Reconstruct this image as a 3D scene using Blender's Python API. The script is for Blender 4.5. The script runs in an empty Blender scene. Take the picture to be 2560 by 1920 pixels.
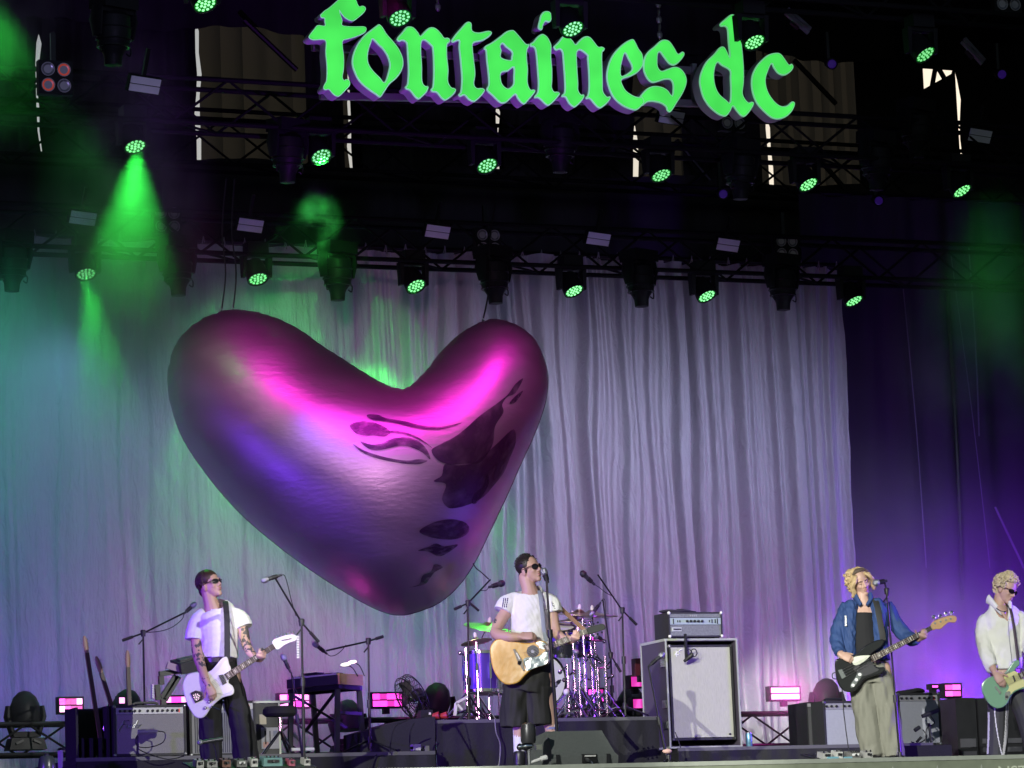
import bpy, bmesh, math, random
import numpy as np
from mathutils import Vector, Matrix, Euler, noise
from mathutils.geometry import delaunay_2d_cdt
R = math.radians
random.seed(7); rng = np.random.default_rng(7)
SC = bpy.context.scene
COL = SC.collection

# ------------------------------------------------------------------ camera
TH, PI_, RO, FPX = R(22.5), math.atan(1334 / 8533.3), 0.040, 8533.3
FWD = Vector((math.sin(TH) * math.cos(PI_), math.cos(TH) * math.cos(PI_), math.sin(PI_)))
RT0 = Vector((math.cos(TH), -math.sin(TH), 0))          # level right
NH = Vector((math.sin(TH), math.cos(TH), 0))            # level forward
UP0 = RT0.cross(FWD)
RT = RT0 * math.cos(RO) - UP0 * math.sin(RO)
UP = UP0 * math.cos(RO) + RT0 * math.sin(RO)
UZ = Vector((0, 0, 1))
def ray(u, v):
    return FWD + RT * ((u - 1280) / FPX) - UP * ((v - 960) / FPX)
CAM = -ray(1340, 1939) * 28.8
cd = bpy.data.cameras.new('camera'); co = bpy.data.objects.new('camera', cd); COL.objects.link(co)
cd.sensor_width = 36; cd.lens = FPX * 36 / 2560; cd.clip_start = 0.5; cd.clip_end = 2000
m = Matrix((RT, UP, -FWD)).transposed().to_4x4(); m.translation = CAM
co.matrix_world = m
SC.camera = co
# ------------------------------------------------------------------ world, sun, exposure
SC.view_settings.view_transform = 'Standard'
try: SC.view_settings.look = 'None'
except Exception: pass
SC.view_settings.exposure = 0; SC.view_settings.gamma = 1
SC.view_settings.use_curve_mapping = False
SC.cycles.use_denoising = True
SC.cycles.max_bounces = 6; SC.cycles.diffuse_bounces = 2; SC.cycles.glossy_bounces = 3
SC.cycles.transmission_bounces = 4; SC.cycles.volume_bounces = 0; SC.cycles.transparent_max_bounces = 8
SC.cycles.sample_clamp_indirect = 4
SC.cycles.volume_step_rate = 2.0; SC.cycles.volume_max_steps = 128
SUN_EL, SUN_AZ = R(16), R(40)       # low evening sun behind the stage roof
wd = bpy.data.worlds.new('World'); SC.world = wd; wd.use_nodes = True
wn = wd.node_tree; bg = wn.nodes['Background']
sky = wn.nodes.new('ShaderNodeTexSky'); sky.sky_type = 'NISHITA'; sky.sun_disc = False
sky.sun_elevation = SUN_EL; sky.sun_rotation = SUN_AZ
wn.links.new(sky.outputs['Color'], bg.inputs['Color']); bg.inputs['Strength'].default_value = 0.05
def lamp(name, kind, loc, aim, power, color, **k):
    l = bpy.data.lights.new(name, kind); l.energy = power; l.color = color
    for a, b in k.items(): setattr(l, a, b)
    o = bpy.data.objects.new(name, l); COL.objects.link(o); o.location = loc
    d = Vector(aim) - Vector(loc); o.rotation_euler = d.to_track_quat('-Z', 'Y').to_euler()
    return o
sd = Vector((math.sin(SUN_AZ) * math.cos(SUN_EL), math.cos(SUN_AZ) * math.cos(SUN_EL), math.sin(SUN_EL)))
lamp('sun', 'SUN', sd * 60, (0, 0, 0), 0.6, (1, .9, .75), angle=R(.6))
def spot(name, loc, aim, power, color, deg, blend=.3, size=.1):
    return lamp(name, 'SPOT', loc, aim, power, color, spot_size=R(deg), spot_blend=blend, shadow_soft_size=size)
WHT = (1.0, 1.0, .93)
VIOLET = (.20, .04, 1.0); MAGENTA = (1.0, .015, .62); GREEN = (.04, 1.0, .08)
# front-of-house follow spots on the performers
spot('follow_spot_singer', (-26, -26, 11), (0.2, 0, 1.0), 54000, WHT, 7.4, .25, .06)
spot('follow_spot_left', (8, -34, 12), (-2.6, .2, .9), 36000, WHT, 6.0, .25, .06)
spot('follow_spot_right', (-18, -30, 11), (3.4, .4, 1.0), 52000, WHT, 7.8, .3, .06)
# violet side floods low in the wings, unseen violet and magenta fills added to brighten the drum kit
spot('violet_side_left', (-10, -2, 1.0), (.5, 1.0, .9), 3000, VIOLET, 19, .5, .15)
spot('violet_side_left', (-10, -2, .9), (-3.6, 1.6, .8), 1700, VIOLET, 24, .6, .15)
spot('violet_side_right', (11, -1, 1.4), (.5, 1.6, .8), 2700, VIOLET, 19, .5, .15)
spot('violet_side_right', (11, -1, 1.0), (4.0, 1.4, .8), 1700, VIOLET, 24, .6, .15)
spot('violet_kit_fill', (-2.6, 1.0, 5.6), (.6, 3.4, 1.0), 700, (.30, .08, 1.0), 34, .6, .1)
spot('magenta_kit_fill', (3.4, 1.4, 5.6), (1.0, 3.4, 1.0), 360, (1.0, .08, .75), 30, .6, .1)
# magenta heads over the stage front, violet head low in the left wing, an unseen pink fill added for the centre sheen: all on the balloon
spot('magenta_head', (-2.2, -.9, 6.6), (-1.25, 3.7, 3.95), 1300, MAGENTA, 17, .8, .30)
spot('magenta_head', (-1.7, -.7, 7.4), (.05, 3.1, 3.35), 1500, MAGENTA, 18, .9, .40)
spot('magenta_head', (1.7, -1.9, 7.4), (.95, 2.8, 3.8), 1500, MAGENTA, 17, .8, .35)
spot('violet_head_low', (-6.4, 2.4, 1.0), (-.9, 3.8, 2.9), 320, VIOLET, 38, .8, .5)
spot('pink_front_fill', (-11, -22, 4.0), (-.1, 4.0, 3.1), 26000, (1.0, .46, .84), 7.2, 1.0, 2.2)
# washes on the curtain: unseen lamps added in front of it and under the lowest truss for even light, floor lamps on the rear truss
for x, y, z, w_, c_ in ((-4.8, 3.2, 4.2, 200, (.17, .38, .66)), (-3.0, 3.4, 4.2, 150, (.20, .42, .72)), (-1.3, 5.5, 4.6, 60, (.30, .44, .75)), (.4, 5.5, 4.6, 60, (.44, .52, .80)), (2.1, 5.3, 4.6, 66, (.56, .60, .92)),
                        (3.4, 3.6, 4.3, 180, (.60, .62, .93)), (5.0, 3.4, 4.3, 180, (.60, .62, .93)), (6.2, 3.6, 4.3, 150, (.58, .58, 1.0))):
    spot('curtain_wash', (x, y, z), (x - .8, 6.6, 2.6 if y < 5 else 2.0), w_, c_, 120, 1.0, .35)
for x, w_, c_ in ((-2.6, 60, (.22, .14, 1.0)), (-.8, 60, (.28, .14, 1.0)), (1.0, 45, (.36, .18, 1.0)), (2.8, 40, (.40, .22, 1.0)), (4.6, 40, (.40, .22, 1.0)), (6.2, 46, (.34, .22, 1.0))):
    spot('curtain_floor_wash', (x, 5.4, .55), (x - .3, 6.6, 2.6), w_, c_, 125, 1.0, .2)
spot('curtain_wash_green', (-4.4, 3.4, 4.7), (-2.6, 6.6, 4.0), 150, (.05, 1.0, .42), 80, 1.0, .3)
spot('curtain_wash_green', (-.6, 5.3, 5.0), (.0, 6.6, 4.1), 55, (.06, 1.0, .30), 120, 1.0, .2)
spot('violet_wing', (7.4, 5.5, .3), (7.8, 7.4, 1.7), 1600, (.26, .015, 1.0), 110, 1.0, .2)
spot('violet_wing', (9.6, 3.5, 5.0), (8.0, 7.4, 1.2), 1100, (.26, .015, 1.0), 50, 1.0, .3)
spot('violet_sign_uplight', (-1.5, -6.0, -.6), (-.4, 1.6, 6.6), 2200, (.42, .05, 1.0), 30, .7, .2)
spot('lavender_rig_fill', (-6, -26, 2.0), (-3.6, 2.0, 7.3), 3600, (.50, .42, 1.0), 11, .8, .6)  # unseen fill added to lift the upper rig with lavender ambient light
spot('lavender_rig_fill', (-3, -26, 2.0), (2.6, 2.0, 7.3), 3600, (.50, .42, 1.0), 11, .8, .6)


# ------------------------------------------------------------------ helpers
class Plane:
    def __init__(s, n, o):
        s.n = Vector(n).normalized(); s.o = Vector(o)
        s.x = UZ.cross(-s.n).normalized() * -1
        if s.x.dot(RT0) < 0: s.x = -s.x
        s.y = (UZ - s.n * UZ.dot(s.n)).normalized()
        s.k = (s.o - CAM).dot(s.n)
    def p(s, u, v, off=0.0):                 # off: metres towards the viewer along the plane normal
        r = ray(u, v); return CAM + r * ((s.k - off) / r.dot(s.n))
    def uv(s, u, v, off=0.0):
        q = s.p(u, v, off) - s.o; return (q.dot(s.x), q.dot(s.y))
    def frame(s, off=0.0):
        m = Matrix((s.x, s.y, -s.n)).transposed().to_4x4(); m.translation = s.o - s.n * off; return m
def PY(Y): return Plane((0, 1, 0), (0, Y, 0))
def PH(u, v, Y):                              # vertical plane square to the view through a pixel at depth Y
    return Plane(NH, PY(Y).p(u, v))
def atY(u, v, Y): return PY(Y).p(u, v)
def atZ(u, v, z):
    r = ray(u, v); return CAM + r * ((z - CAM.z) / r.z)
def pxm(p): return FPX / (Vector(p) - CAM).dot(FWD)

OFF = {}
def tag(o, label=None, cat=None, group=None, kind=None):
    if label: o['label'] = label
    if cat: o['category'] = cat
    if group: o['group'] = group
    if kind: o['kind'] = kind
    return o
def thing(name, label, cat, loc=(0, 0, 0), group=None):
    o = bpy.data.objects.new(name, None); COL.objects.link(o); o.location = loc
    o.empty_display_size = .1
    OFF[o] = Vector(loc); return tag(o, label, cat, group)
def link(name, me, mats, parent=None, kind=None, smooth=None, loc=None):
    o = bpy.data.objects.new(name, me); COL.objects.link(o)
    if not isinstance(mats, (list, tuple)): mats = [mats]
    if len(me.materials) == 0:
        for q in mats: me.materials.append(q)
    if parent:
        o.parent = parent; OFF[o] = OFF.get(parent, Vector())
    else: OFF[o] = Vector()
    if kind: o['kind'] = kind
    return o
def unit(v): return Vector(v).normalized()
def perp(d):
    d = unit(d); a = Vector((0, 0, 1)) if abs(d.z) < .9 else Vector((1, 0, 0))
    x = d.cross(a).normalized(); return x, d.cross(x).normalized()
class MB:
    def __init__(s): s.v = []; s.f = []; s.m = []; s.cm = 0
    def add(s, vs, fs):
        b = len(s.v); s.v += [tuple(x) for x in vs]
        s.f += [tuple(i + b for i in f) for f in fs]; s.m += [s.cm] * len(fs); return s
    def mat(s, i): s.cm = i; return s
    def box(s, c, size, rot=None, taper=1.0):
        c = Vector(c); hx, hy, hz = [q / 2 for q in size]
        vs = []
        for z in (-1, 1):
            t = taper if z > 0 else 1
            for x, y in ((-1, -1), (1, -1), (1, 1), (-1, 1)):
                p = Vector((x * hx * t, y * hy * t, z * hz))
                if rot is not None: p = rot @ p
                vs.append(c + p)
        return s.add(vs, [(3, 2, 1, 0), (4, 5, 6, 7), (0, 1, 5, 4), (1, 2, 6, 5), (2, 3, 7, 6), (3, 0, 4, 7)])
    def bbox(s, a, b):
        a = Vector(a); b = Vector(b); return s.box((a + b) / 2, [abs(q) for q in (b - a)])
    def bar(s, a, b, w, h=None, up=None):
        a = Vector(a); b = Vector(b); d = b - a; h = h or w
        z = d.normalized()
        if up is None: x, y = perp(z)
        else: y = unit(Vector(up) - z * Vector(up).dot(z)); x = y.cross(z)
        m = Matrix((x, y, z)).transposed()
        return s.box((a + b) / 2, (w, h, d.length), m)
    def loft(s, pts, rx, ry=None, xd=None, n=10, cap=True, dome=False):
        pts = [Vector(p) for p in pts]; N = len(pts)
        if not hasattr(rx, '__len__'): rx = [rx] * N
        if ry is None: ry = rx
        if not hasattr(ry, '__len__'): ry = [ry] * N
        rings = []; prevx = None
        T = []
        for i in range(N):
            t = (pts[min(i + 1, N - 1)] - pts[max(i - 1, 0)])
            T.append(t.normalized() if t.length > 1e-9 else Vector((0, 0, 1)))
        for i in range(N):
            t = T[i]
            if xd is not None: x = Vector(xd)
            elif prevx is not None: x = prevx
            else: x = perp(t)[0]
            x = x - t * x.dot(t)
            x = x.normalized() if x.length > 1e-6 else perp(t)[0]
            prevx = x; y = t.cross(x)
            rings.append((pts[i], x, y, rx[i], ry[i], t))
        if dome:
            def dm(r, sgn):
                p, x, y, a, b, t = r; k = min(a, b)
                return [(p + t * sgn * k * math.sin(q), x, y, a * math.cos(q), b * math.cos(q), t) for q in (R(80), R(55), R(28))]
            rings = dm(rings[0], -1) + rings + dm(rings[-1], 1)[::-1]
        vs = []; fs = []
        for p, x, y, a, b, t in rings:
            for k in range(n):
                q = 2 * math.pi * k / n; vs.append(p + x * a * math.cos(q) + y * b * math.sin(q))
        for i in range(len(rings) - 1):
            for k in range(n):
                k2 = (k + 1) % n; fs.append((i * n + k, i * n + k2, (i + 1) * n + k2, (i + 1) * n + k))
        if cap:
            fs.append(tuple(range(n))[::-1]); fs.append(tuple((len(rings) - 1) * n + k for k in range(n)))
        return s.add(vs, fs)
    def tube(s, pts, r, n=6): return s.loft(pts, r, n=n)
    def cable(s, pts, r, n=5, k=5):
        return s.loft(spline(pts, k), r, n=n)
    def lathe(s, o, d, prof, n=16, x=None):      # prof: (along axis, radius)
        o = Vector(o); d = unit(d)
        if x is None: x, y = perp(d)
        else: x = unit(x); y = d.cross(x)
        vs = []; fs = []
        for h, r in prof:
            for k in range(n):
                q = 2 * math.pi * k / n; vs.append(o + d * h + (x * math.cos(q) + y * math.sin(q)) * max(r, 1e-4))
        for i in range(len(prof) - 1):
            for k in range(n):
                k2 = (k + 1) % n; fs.append((i * n + k, i * n + k2, (i + 1) * n + k2, (i + 1) * n + k))
        fs.append(tuple(range(n))[::-1]); fs.append(tuple((len(prof) - 1) * n + k for k in range(n)))
        return s.add(vs, fs)
    def ball(s, c, rad, X=None, Y=None, Z=None, n=12, m=8):
        c = Vector(c)
        if not hasattr(rad, '__len__'): rad = (rad,) * 3
        X = Vector(X or (1, 0, 0)); Y = Vector(Y or (0, 1, 0)); Z = Vector(Z or (0, 0, 1))
        vs = [c + Z * rad[2]]; fs = []
        for i in range(1, m):
            a = math.pi * i / m
            for k in range(n):
                q = 2 * math.pi * k / n
                vs.append(c + X * rad[0] * math.sin(a) * math.cos(q) + Y * rad[1] * math.sin(a) * math.sin(q) + Z * rad[2] * math.cos(a))
        vs.append(c - Z * rad[2]); L = len(vs) - 1
        for k in range(n):
            k2 = (k + 1) % n
            fs.append((0, 1 + k, 1 + k2)); fs.append((L, L - n + k2, L - n + k))
            for i in range(m - 2):
                fs.append((1 + i * n + k, 1 + (i + 1) * n + k, 1 + (i + 1) * n + k2, 1 + i * n + k2))
        return s.add(vs, fs)
    def mesh(s, name, smooth=False, off=None):
        me = bpy.data.meshes.new(name)
        vs = s.v if off is None else [tuple(Vector(p) - off) for p in s.v]
        me.from_pydata(vs, [], s.f)
        if any(s.m): me.polygons.foreach_set('material_index', s.m)
        if smooth:
            me.polygons.foreach_set('use_smooth', [True] * len(me.polygons))
            if smooth != 'all': me.set_sharp_from_angle(angle=R(38))
        me.validate(); me.update(); return me
    def build(s, name, mats, parent=None, smooth=False, kind=None):
        off = OFF.get(parent) if parent else None
        return link(name, s.mesh(name, smooth, off), mats, parent, kind)
def spline(pts, k=5):
    P = [Vector(p) for p in pts]
    if len(P) < 3: return P
    out = []
    for i in range(len(P) - 1):
        a = P[max(i - 1, 0)]; b = P[i]; c = P[i + 1]; d = P[min(i + 2, len(P) - 1)]
        for j in range(k):
            t = j / k
            out.append(.5 * ((2 * b) + (c - a) * t + (2 * a - 5 * b + 4 * c - d) * t * t + (3 * b - a - 3 * c + d) * t ** 3))
    out.append(P[-1]); return out
def sm2(pts, k=4):                                 # closed Catmull-Rom in 2D
    n = len(pts); out = []
    for i in range(n):
        a, b, c, d = [np.array(pts[(i + j - 1) % n], float) for j in range(4)]
        for j in range(k):
            t = j / k
            out.append(tuple(.5 * (2 * b + (c - a) * t + (2 * a - 5 * b + 4 * c - d) * t * t + (3 * b - a - 3 * c + d) * t ** 3)))
    return out
def plate(loops, pl, thick, name, mats, parent=None, bevel=.004, off=0.0, smooth_k=3, px=True, split=None, res=1, ofs=None):
    """Closed outlines (pixels on plane pl, or metres when px=False) given thickness and rounded edges. Front face at off towards viewer."""
    cu = bpy.data.curves.new('c', 'CURVE'); cu.dimensions = '2D'; cu.fill_mode = 'BOTH'
    cu.extrude = max(thick / 2 - bevel, .0005); cu.bevel_depth = bevel; cu.bevel_resolution = res; cu.offset = -bevel if ofs is None else ofs
    for lp in loops:
        L = [pl.uv(u, v, off) for u, v in lp] if px else lp
        if smooth_k: L = sm2(L, smooth_k)
        sp = cu.splines.new('POLY'); sp.points.add(len(L) - 1); sp.use_cyclic_u = True
        for q, (x, y) in zip(sp.points, L): q.co = (x, y, 0, 1)
    ob = bpy.data.objects.new('c', cu); COL.objects.link(ob)
    dg = bpy.context.evaluated_depsgraph_get()
    me = bpy.data.meshes.new_from_object(ob.evaluated_get(dg)); bpy.data.objects.remove(ob); bpy.data.curves.remove(cu)
    M = pl.frame(off - thick / 2)
    if parent: M = Matrix.Translation(-OFF.get(parent, Vector())) @ M
    me.materials.clear()
    o = None
    if split:
        for p in me.polygons: p.material_index = split(p.normal)
    else:
        for p in me.polygons: p.material_index = 0
    me.transform(M); me.name = name
    for p in me.polygons: p.use_smooth = False
    return link(name, me, mats, parent)
def remesh(mb, name, mats, parent, vox=.006, smooth=3, disp=None):
    me = mb.mesh('tmp', off=OFF.get(parent) if parent else None)
    ob = bpy.data.objects.new('tmp', me); COL.objects.link(ob)
    md = ob.modifiers.new('r', 'REMESH'); md.mode = 'VOXEL'; md.voxel_size = vox; md.use_smooth_shade = True
    if smooth:
        sm = ob.modifiers.new('s', 'SMOOTH'); sm.iterations = smooth; sm.factor = .5
    dg = bpy.context.evaluated_depsgraph_get()
    m2 = bpy.data.meshes.new_from_object(ob.evaluated_get(dg)); bpy.data.objects.remove(ob); bpy.data.meshes.remove(me)
    m2.materials.clear(); m2.name = name
    if disp:
        n = len(m2.vertices); c = np.empty(n * 3, np.float32); m2.vertices.foreach_get('co', c); c = c.reshape(-1, 3)
        nr = np.empty(n * 3, np.float32); m2.vertices.foreach_get('normal', nr); nr = nr.reshape(-1, 3)
        c += nr * disp(c)[:, None]; m2.vertices.foreach_set('co', c.ravel()); m2.update()
    m2.polygons.foreach_set('use_smooth', [True] * len(m2.polygons))
    m2.polygons.foreach_set('material_index', [0] * len(m2.polygons))
    return link(name, m2, mats, parent)
def folds(amp, fr=(14, 14, 5), seed=0, oct_=2):
    def f(c):
        out = np.zeros(len(c), np.float32)
        r = np.random.default_rng(seed)
        for k in range(7):
            d = r.normal(size=3) * np.array(fr) * (1 + .35 * k); ph = r.uniform(0, 6.28)
            w = r.normal(size=3) * np.array(fr) * .5
            out += np.sin(c @ d + ph + 1.4 * np.sin(c @ w + ph * 2)) / (1 + .35 * k)
        return (out * amp / 3).astype(np.float32)
    return f
def copy_tree(o, loc, parent=None):
    c = o.copy(); COL.objects.link(c)
    if parent is None: c.location = loc
    else: c.parent = parent
    for ch in list(o.children): copy_tree(ch, None, c)
    return c
# ------------------------------------------------------------------ materials
MATS = {}
def mat(name, col, rough=.5, metal=0.0, emit=None, es=1.0, var=0.0, vs=8.0, bump=0.0, bs=60.0, stretch=None, spec=None, sheen=0, coat=0, aniso=0):
    if name in MATS: return MATS[name]
    m = bpy.data.materials.new(name); m.use_nodes = True; nt = m.node_tree; b = nt.nodes['Principled BSDF']
    b.inputs['Base Color'].default_value = (*col, 1); b.inputs['Roughness'].default_value = rough; b.inputs['Metallic'].default_value = metal
    if spec is not None: b.inputs['Specular IOR Level'].default_value = spec
    if sheen: b.inputs['Sheen Weight'].default_value = sheen
    if coat: b.inputs['Coat Weight'].default_value = coat; b.inputs['Coat Roughness'].default_value = .08
    if emit: b.inputs['Emission Color'].default_value = (*emit, 1); b.inputs['Emission Strength'].default_value = es
    tc = nt.nodes.new('ShaderNodeTexCoord'); mp = nt.nodes.new('ShaderNodeMapping')
    nt.links.new(tc.outputs['Object'], mp.inputs['Vector'])
    if stretch: mp.inputs['Scale'].default_value = stretch
    if var:
        nz = nt.nodes.new('ShaderNodeTexNoise'); nz.inputs['Scale'].default_value = vs; nz.inputs['Detail'].default_value = 4
        nt.links.new(mp.outputs['Vector'], nz.inputs['Vector'])
        mx = nt.nodes.new('ShaderNodeMix'); mx.data_type = 'RGBA'
        mx.inputs['A'].default_value = (*[max(0, c * (1 - var)) for c in col], 1); mx.inputs['B'].default_value = (*[min(1, c * (1 + var)) for c in col], 1)
        nt.links.new(nz.outputs['Fac'], mx.inputs['Factor']); nt.links.new(mx.outputs['Result'], b.inputs['Base Color'])
        rr = nt.nodes.new('ShaderNodeMapRange'); rr.inputs['To Min'].default_value = max(0, rough - .12); rr.inputs['To Max'].default_value = min(1, rough + .12)
        nt.links.new(nz.outputs['Fac'], rr.inputs['Value']); nt.links.new(rr.outputs['Result'], b.inputs['Roughness'])
    if bump:
        n2 = nt.nodes.new('ShaderNodeTexNoise'); n2.inputs['Scale'].default_value = bs; n2.inputs['Detail'].default_value = 3
        nt.links.new(mp.outputs['Vector'], n2.inputs['Vector'])
        bp = nt.nodes.new('ShaderNodeBump'); bp.inputs['Strength'].default_value = min(1, bump); bp.inputs['Distance'].default_value = .01 * max(1, bump)
        nt.links.new(n2.outputs['Fac'], bp.inputs['Height']); nt.links.new(bp.outputs['Normal'], b.inputs['Normal'])
    MATS[name] = m; return m
BLACK = mat('black_paint', (.012, .012, .014), .5, var=.3)
BLKM = mat('black_metal', (.02, .02, .022), .38, .6, var=.3)
CHROME = mat('chrome', (.75, .75, .78), .14, 1)
STEEL = mat('steel', (.45, .45, .47), .3, 1, var=.2)
WHITEP = mat('white_plastic', (.7, .7, .68), .4, var=.08)
BLKCLOTH = mat('black_cloth', (.016, .016, .018), .9, var=.4, vs=5, bump=.4, bs=40)
# ------------------------------------------------------------------ setting
YF = -1.6
M_FLOOR = mat('stage_vinyl', (.012, .012, .014), .35, var=.5, vs=3, bump=.15, bs=30)
M_GRASS = mat('ground', (.06, .07, .04), .95, var=.4, vs=2, bump=.4, bs=12)
MB().bbox((-400, -400, -2.95), (400, 400, -2.85)).build('ground', M_GRASS, kind='structure')
fl = MB().bbox((-13, YF, -.12), (16, 13, 0)).build('stage_floor', M_FLOOR, kind='structure')
ALU = mat('edge_aluminium', (.44, .47, .40), .45, .3, var=.15, vs=20)
FAS = mat('fascia_fabric', (.06, .068, .05), .85, var=.35, vs=4, bump=.5, bs=15)
le = MB().bbox((-13, YF - .02, -.022), (16, YF - .003, .012)).build('edge_trim', ALU, fl)
MB().bbox((-13, YF - .014, -.12), (16, YF - .003, -.025)).build('edge_rail', mat('rail_grey', (.25, .28, .2), .6, .3, var=.3, vs=9), fl)
sk = thing('stage_skirt', 'grey green fabric banner with white capitals hung below the stage lip', 'banner', (0, YF - .05, -2.85))
b = MB()
nx = 240
for i in range(nx):
    pass
xs = np.linspace(-13, 16, nx)
b.add([(x, YF - .03 - .012 * math.sin(x * 5.1) - .02 * (j == 0), z) for j, z in enumerate((-2.84, -.1)) for x in xs],
      [(i, i + 1, nx + i + 1, nx + i) for i in range(nx - 1)])
b.build('fabric', FAS, sk, smooth=True)
bk = MB()
for x in np.arange(-12.6, 16, .42): bk.box((x, YF - .03, -.09), (.018, .012, .05), taper=.3)
bk.build('clip', ALU, sk, kind='stuff')
fc = bpy.data.curves.new('t', 'FONT'); fc.body = 'NSTAR ASF'; fc.size = .16; fc.extrude = .002
fo = bpy.data.objects.new('t', fc); COL.objects.link(fo)
me = bpy.data.meshes.new_from_object(fo.evaluated_get(bpy.context.evaluated_depsgraph_get())); bpy.data.objects.remove(fo)
tp = atY(2492, 1914, YF - .06)
me.transform(Matrix.Translation(Vector((tp.x, YF - .066, tp.z - .115)) - OFF[sk]) @ Matrix.Rotation(R(90), 4, 'X'))
me.materials.clear(); link('lettering', me, mat('print_white', (.55, .6, .45), .7), sk)

# roof, side walls
M_DARK = mat('black_roof_skin', (.010, .010, .013), .8, var=.4, vs=.6)
MB().bbox((-13, -4, 9.6), (16, 10.1, 9.75)).build('roof', M_DARK, kind='structure')
MB().bbox((-13.2, -4, -2.85), (-13.0, 13, 9.6)).build('side_wall', M_DARK, kind='structure')
MB().bbox((16.0, -4, -2.85), (16.2, 13, 9.6)).build('side_wall', M_DARK, kind='structure')

# back wall of hung sheets with daylight between them
YB = 10.0
TAN = mat('tan_tarpaulin', (.020, .018, .015), .85, var=.3, vs=1.5, bump=.5, bs=10, stretch=(4, 4, .3))
nt = TAN.node_tree; tb_ = nt.nodes['Principled BSDF']; tl_ = nt.nodes.new('ShaderNodeBsdfTranslucent'); tl_.inputs['Color'].default_value = (.075, .070, .060, 1)
ms_ = nt.nodes.new('ShaderNodeMixShader'); ms_.inputs['Fac'].default_value = .5
nt.links.new(tb_.outputs['BSDF'], ms_.inputs[1]); nt.links.new(tl_.outputs['BSDF'], ms_.inputs[2]); nt.links.new(ms_.outputs['Shader'], nt.nodes['Material Output'].inputs['Surface'])
NAVY = mat('dark_tarpaulin', (.014, .014, .022), .9, var=.4, vs=2)
bw = MB().bbox((-13, YB + .6, -.1), (16, YB + .7, 4.6)).build('back_wall', M_DARK, kind='structure')
edges = [(-420, 0), (98, .016), (496, .026), (872, .017), (1239, .012), (1582, .014), (1916, .019), (2140, 0), (2396, .016), (2900, 0)]
PB = PY(YB)
xs = [PB.p(u, 250).x for u, g in edges]
tans = [0, 0, 1, 0, 0, 1, 1, 0, 0]
rnd = random.Random(3)
ZT = {98: 55, 496: 58, 872: 120, 1239: 265, 1582: 200, 1916: 285, 2396: 190}          # the sheets overlap above these heights
def v_at(x, z):
    d_ = Vector((x, YB, z)) - CAM; return 960 - d_.dot(UP) * FPX / d_.dot(FWD)
for i in range(len(edges) - 1):
    a = xs[i] + edges[i][1]; c = xs[i + 1] - edges[i + 1][1]
    if i == 7: continue
    w = MB(); N = 28; J = 26
    vs = []
    for j in range(J):
        for k in range(N):
            t = k / (N - 1); z = 3.2 + (9.6 - 3.2) * j / (J - 1)
            x = a + (c - a) * t
            if k in (0, N - 1): x += rnd.uniform(-.02, .022) + .014 * math.sin(z * 4.3 + i)
            x += (-.05 if k == 0 else .05 if k == N - 1 else 0) * (edges[i if k == 0 else i + 1][1] == 0 or v_at(x, z) < ZT.get(edges[i if k == 0 else i + 1][0], 0)); vs.append((x, YB + (.015 if i % 2 else 0) + .02 * math.sin(t * 40 + i) + .01 * math.sin(t * 91), z))
    w.add(vs, [(j * N + k, j * N + k + 1, (j + 1) * N + k + 1, (j + 1) * N + k) for j in range(J - 1) for k in range(N - 1)])
    w.build('wall_panel', TAN if tans[i] else NAVY, bw, smooth=True)
# the dark sheet with a torn corner where daylight shows
a = PB.uv(2141, 0)[0]; c = PB.uv(2388, 0)[0]
tri = [PB.uv(*q) for q in ((2307, 171), (2381, 176), (2379, 184), (2310, 222))]
plate([[(xs[7], 3.2), (xs[8] - .024, 3.2), (xs[8] - .024, 9.6), (xs[7], 9.6)], tri], PB, .01, 'wall_panel', NAVY, bw, bevel=.001, smooth_k=0, px=False)
# black legs hung in front of the sheets
def drape(name, label, x0, x1, z0, z1, Y, m, group=None, amp=.05, wl=.25, cat='drape'):
    t = thing(name, label, cat, ((x0 + x1) / 2, Y, z0), group)
    n = max(12, int((x1 - x0) / .03)); J = 6; w = MB(); vs = []
    for j in range(J):
        z = z0 + (z1 - z0) * j / (J - 1)
        for k in range(n):
            x = x0 + (x1 - x0) * k / (n - 1)
            vs.append((x, Y + amp * (math.sin(x * 6.28 / wl + .5 * math.sin(x * 3)) + .5 * math.sin(x * 6.28 / wl * .37)), z))
    w.add(vs, [(j * n + k, j * n + k + 1, (j + 1) * n + k + 1, (j + 1) * n + k) for j in range(J - 1) for k in range(n - 1)])
    w.build('fabric', m, t, smooth='all'); 
    MB().tube([(x0, Y, z1 + .02), (x1, Y, z1 + .02)], .025).build('rail', BLKM, t)
    return t
SERGE = mat('black_serge', (.020, .018, .024), .95, var=.3, vs=3, bump=.3, bs=50)
for u0, u1, lab in ((-300, 70, 'black stage drape at far left of the roof gap'), (110, 478, 'black stage drape behind the tilted panel and red blinder'),
                    (765, 858, 'narrow black drape behind the letter f'), (905, 1225, 'black stage drape behind the middle letters'),
                    (1255, 1566, 'black stage drape behind the letter e'), (1700, 1890, 'black drape behind the letters d and c')):
    drape('stage_drape', lab, PY(9.4).p(u0, 250).x, PY(9.4).p(u1, 250).x, 4.4, 9.5, 9.4, SERGE, 'black drapes at the back of the roof')
xr = atY(2152, 1400, 6.6).x
q0, q1 = atY(-500, 362, 9.2), atY(2140, 462, 9.2)
w = MB(); n_ = 500; vs = []
for z, a_ in ((5.2, .05), (None, .02)):
    for k in range(n_):
        s_ = k / (n_ - 1); x = q0.x + (15.5 - q0.x) * s_; vs.append((x, 9.2 + a_ * math.sin(x * 16 + math.sin(x * 5)), z if z else q0.z + (q1.z - q0.z) * (x - q0.x) / (q1.x - q0.x) + .04 * math.sin(x * 2.3)))
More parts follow.
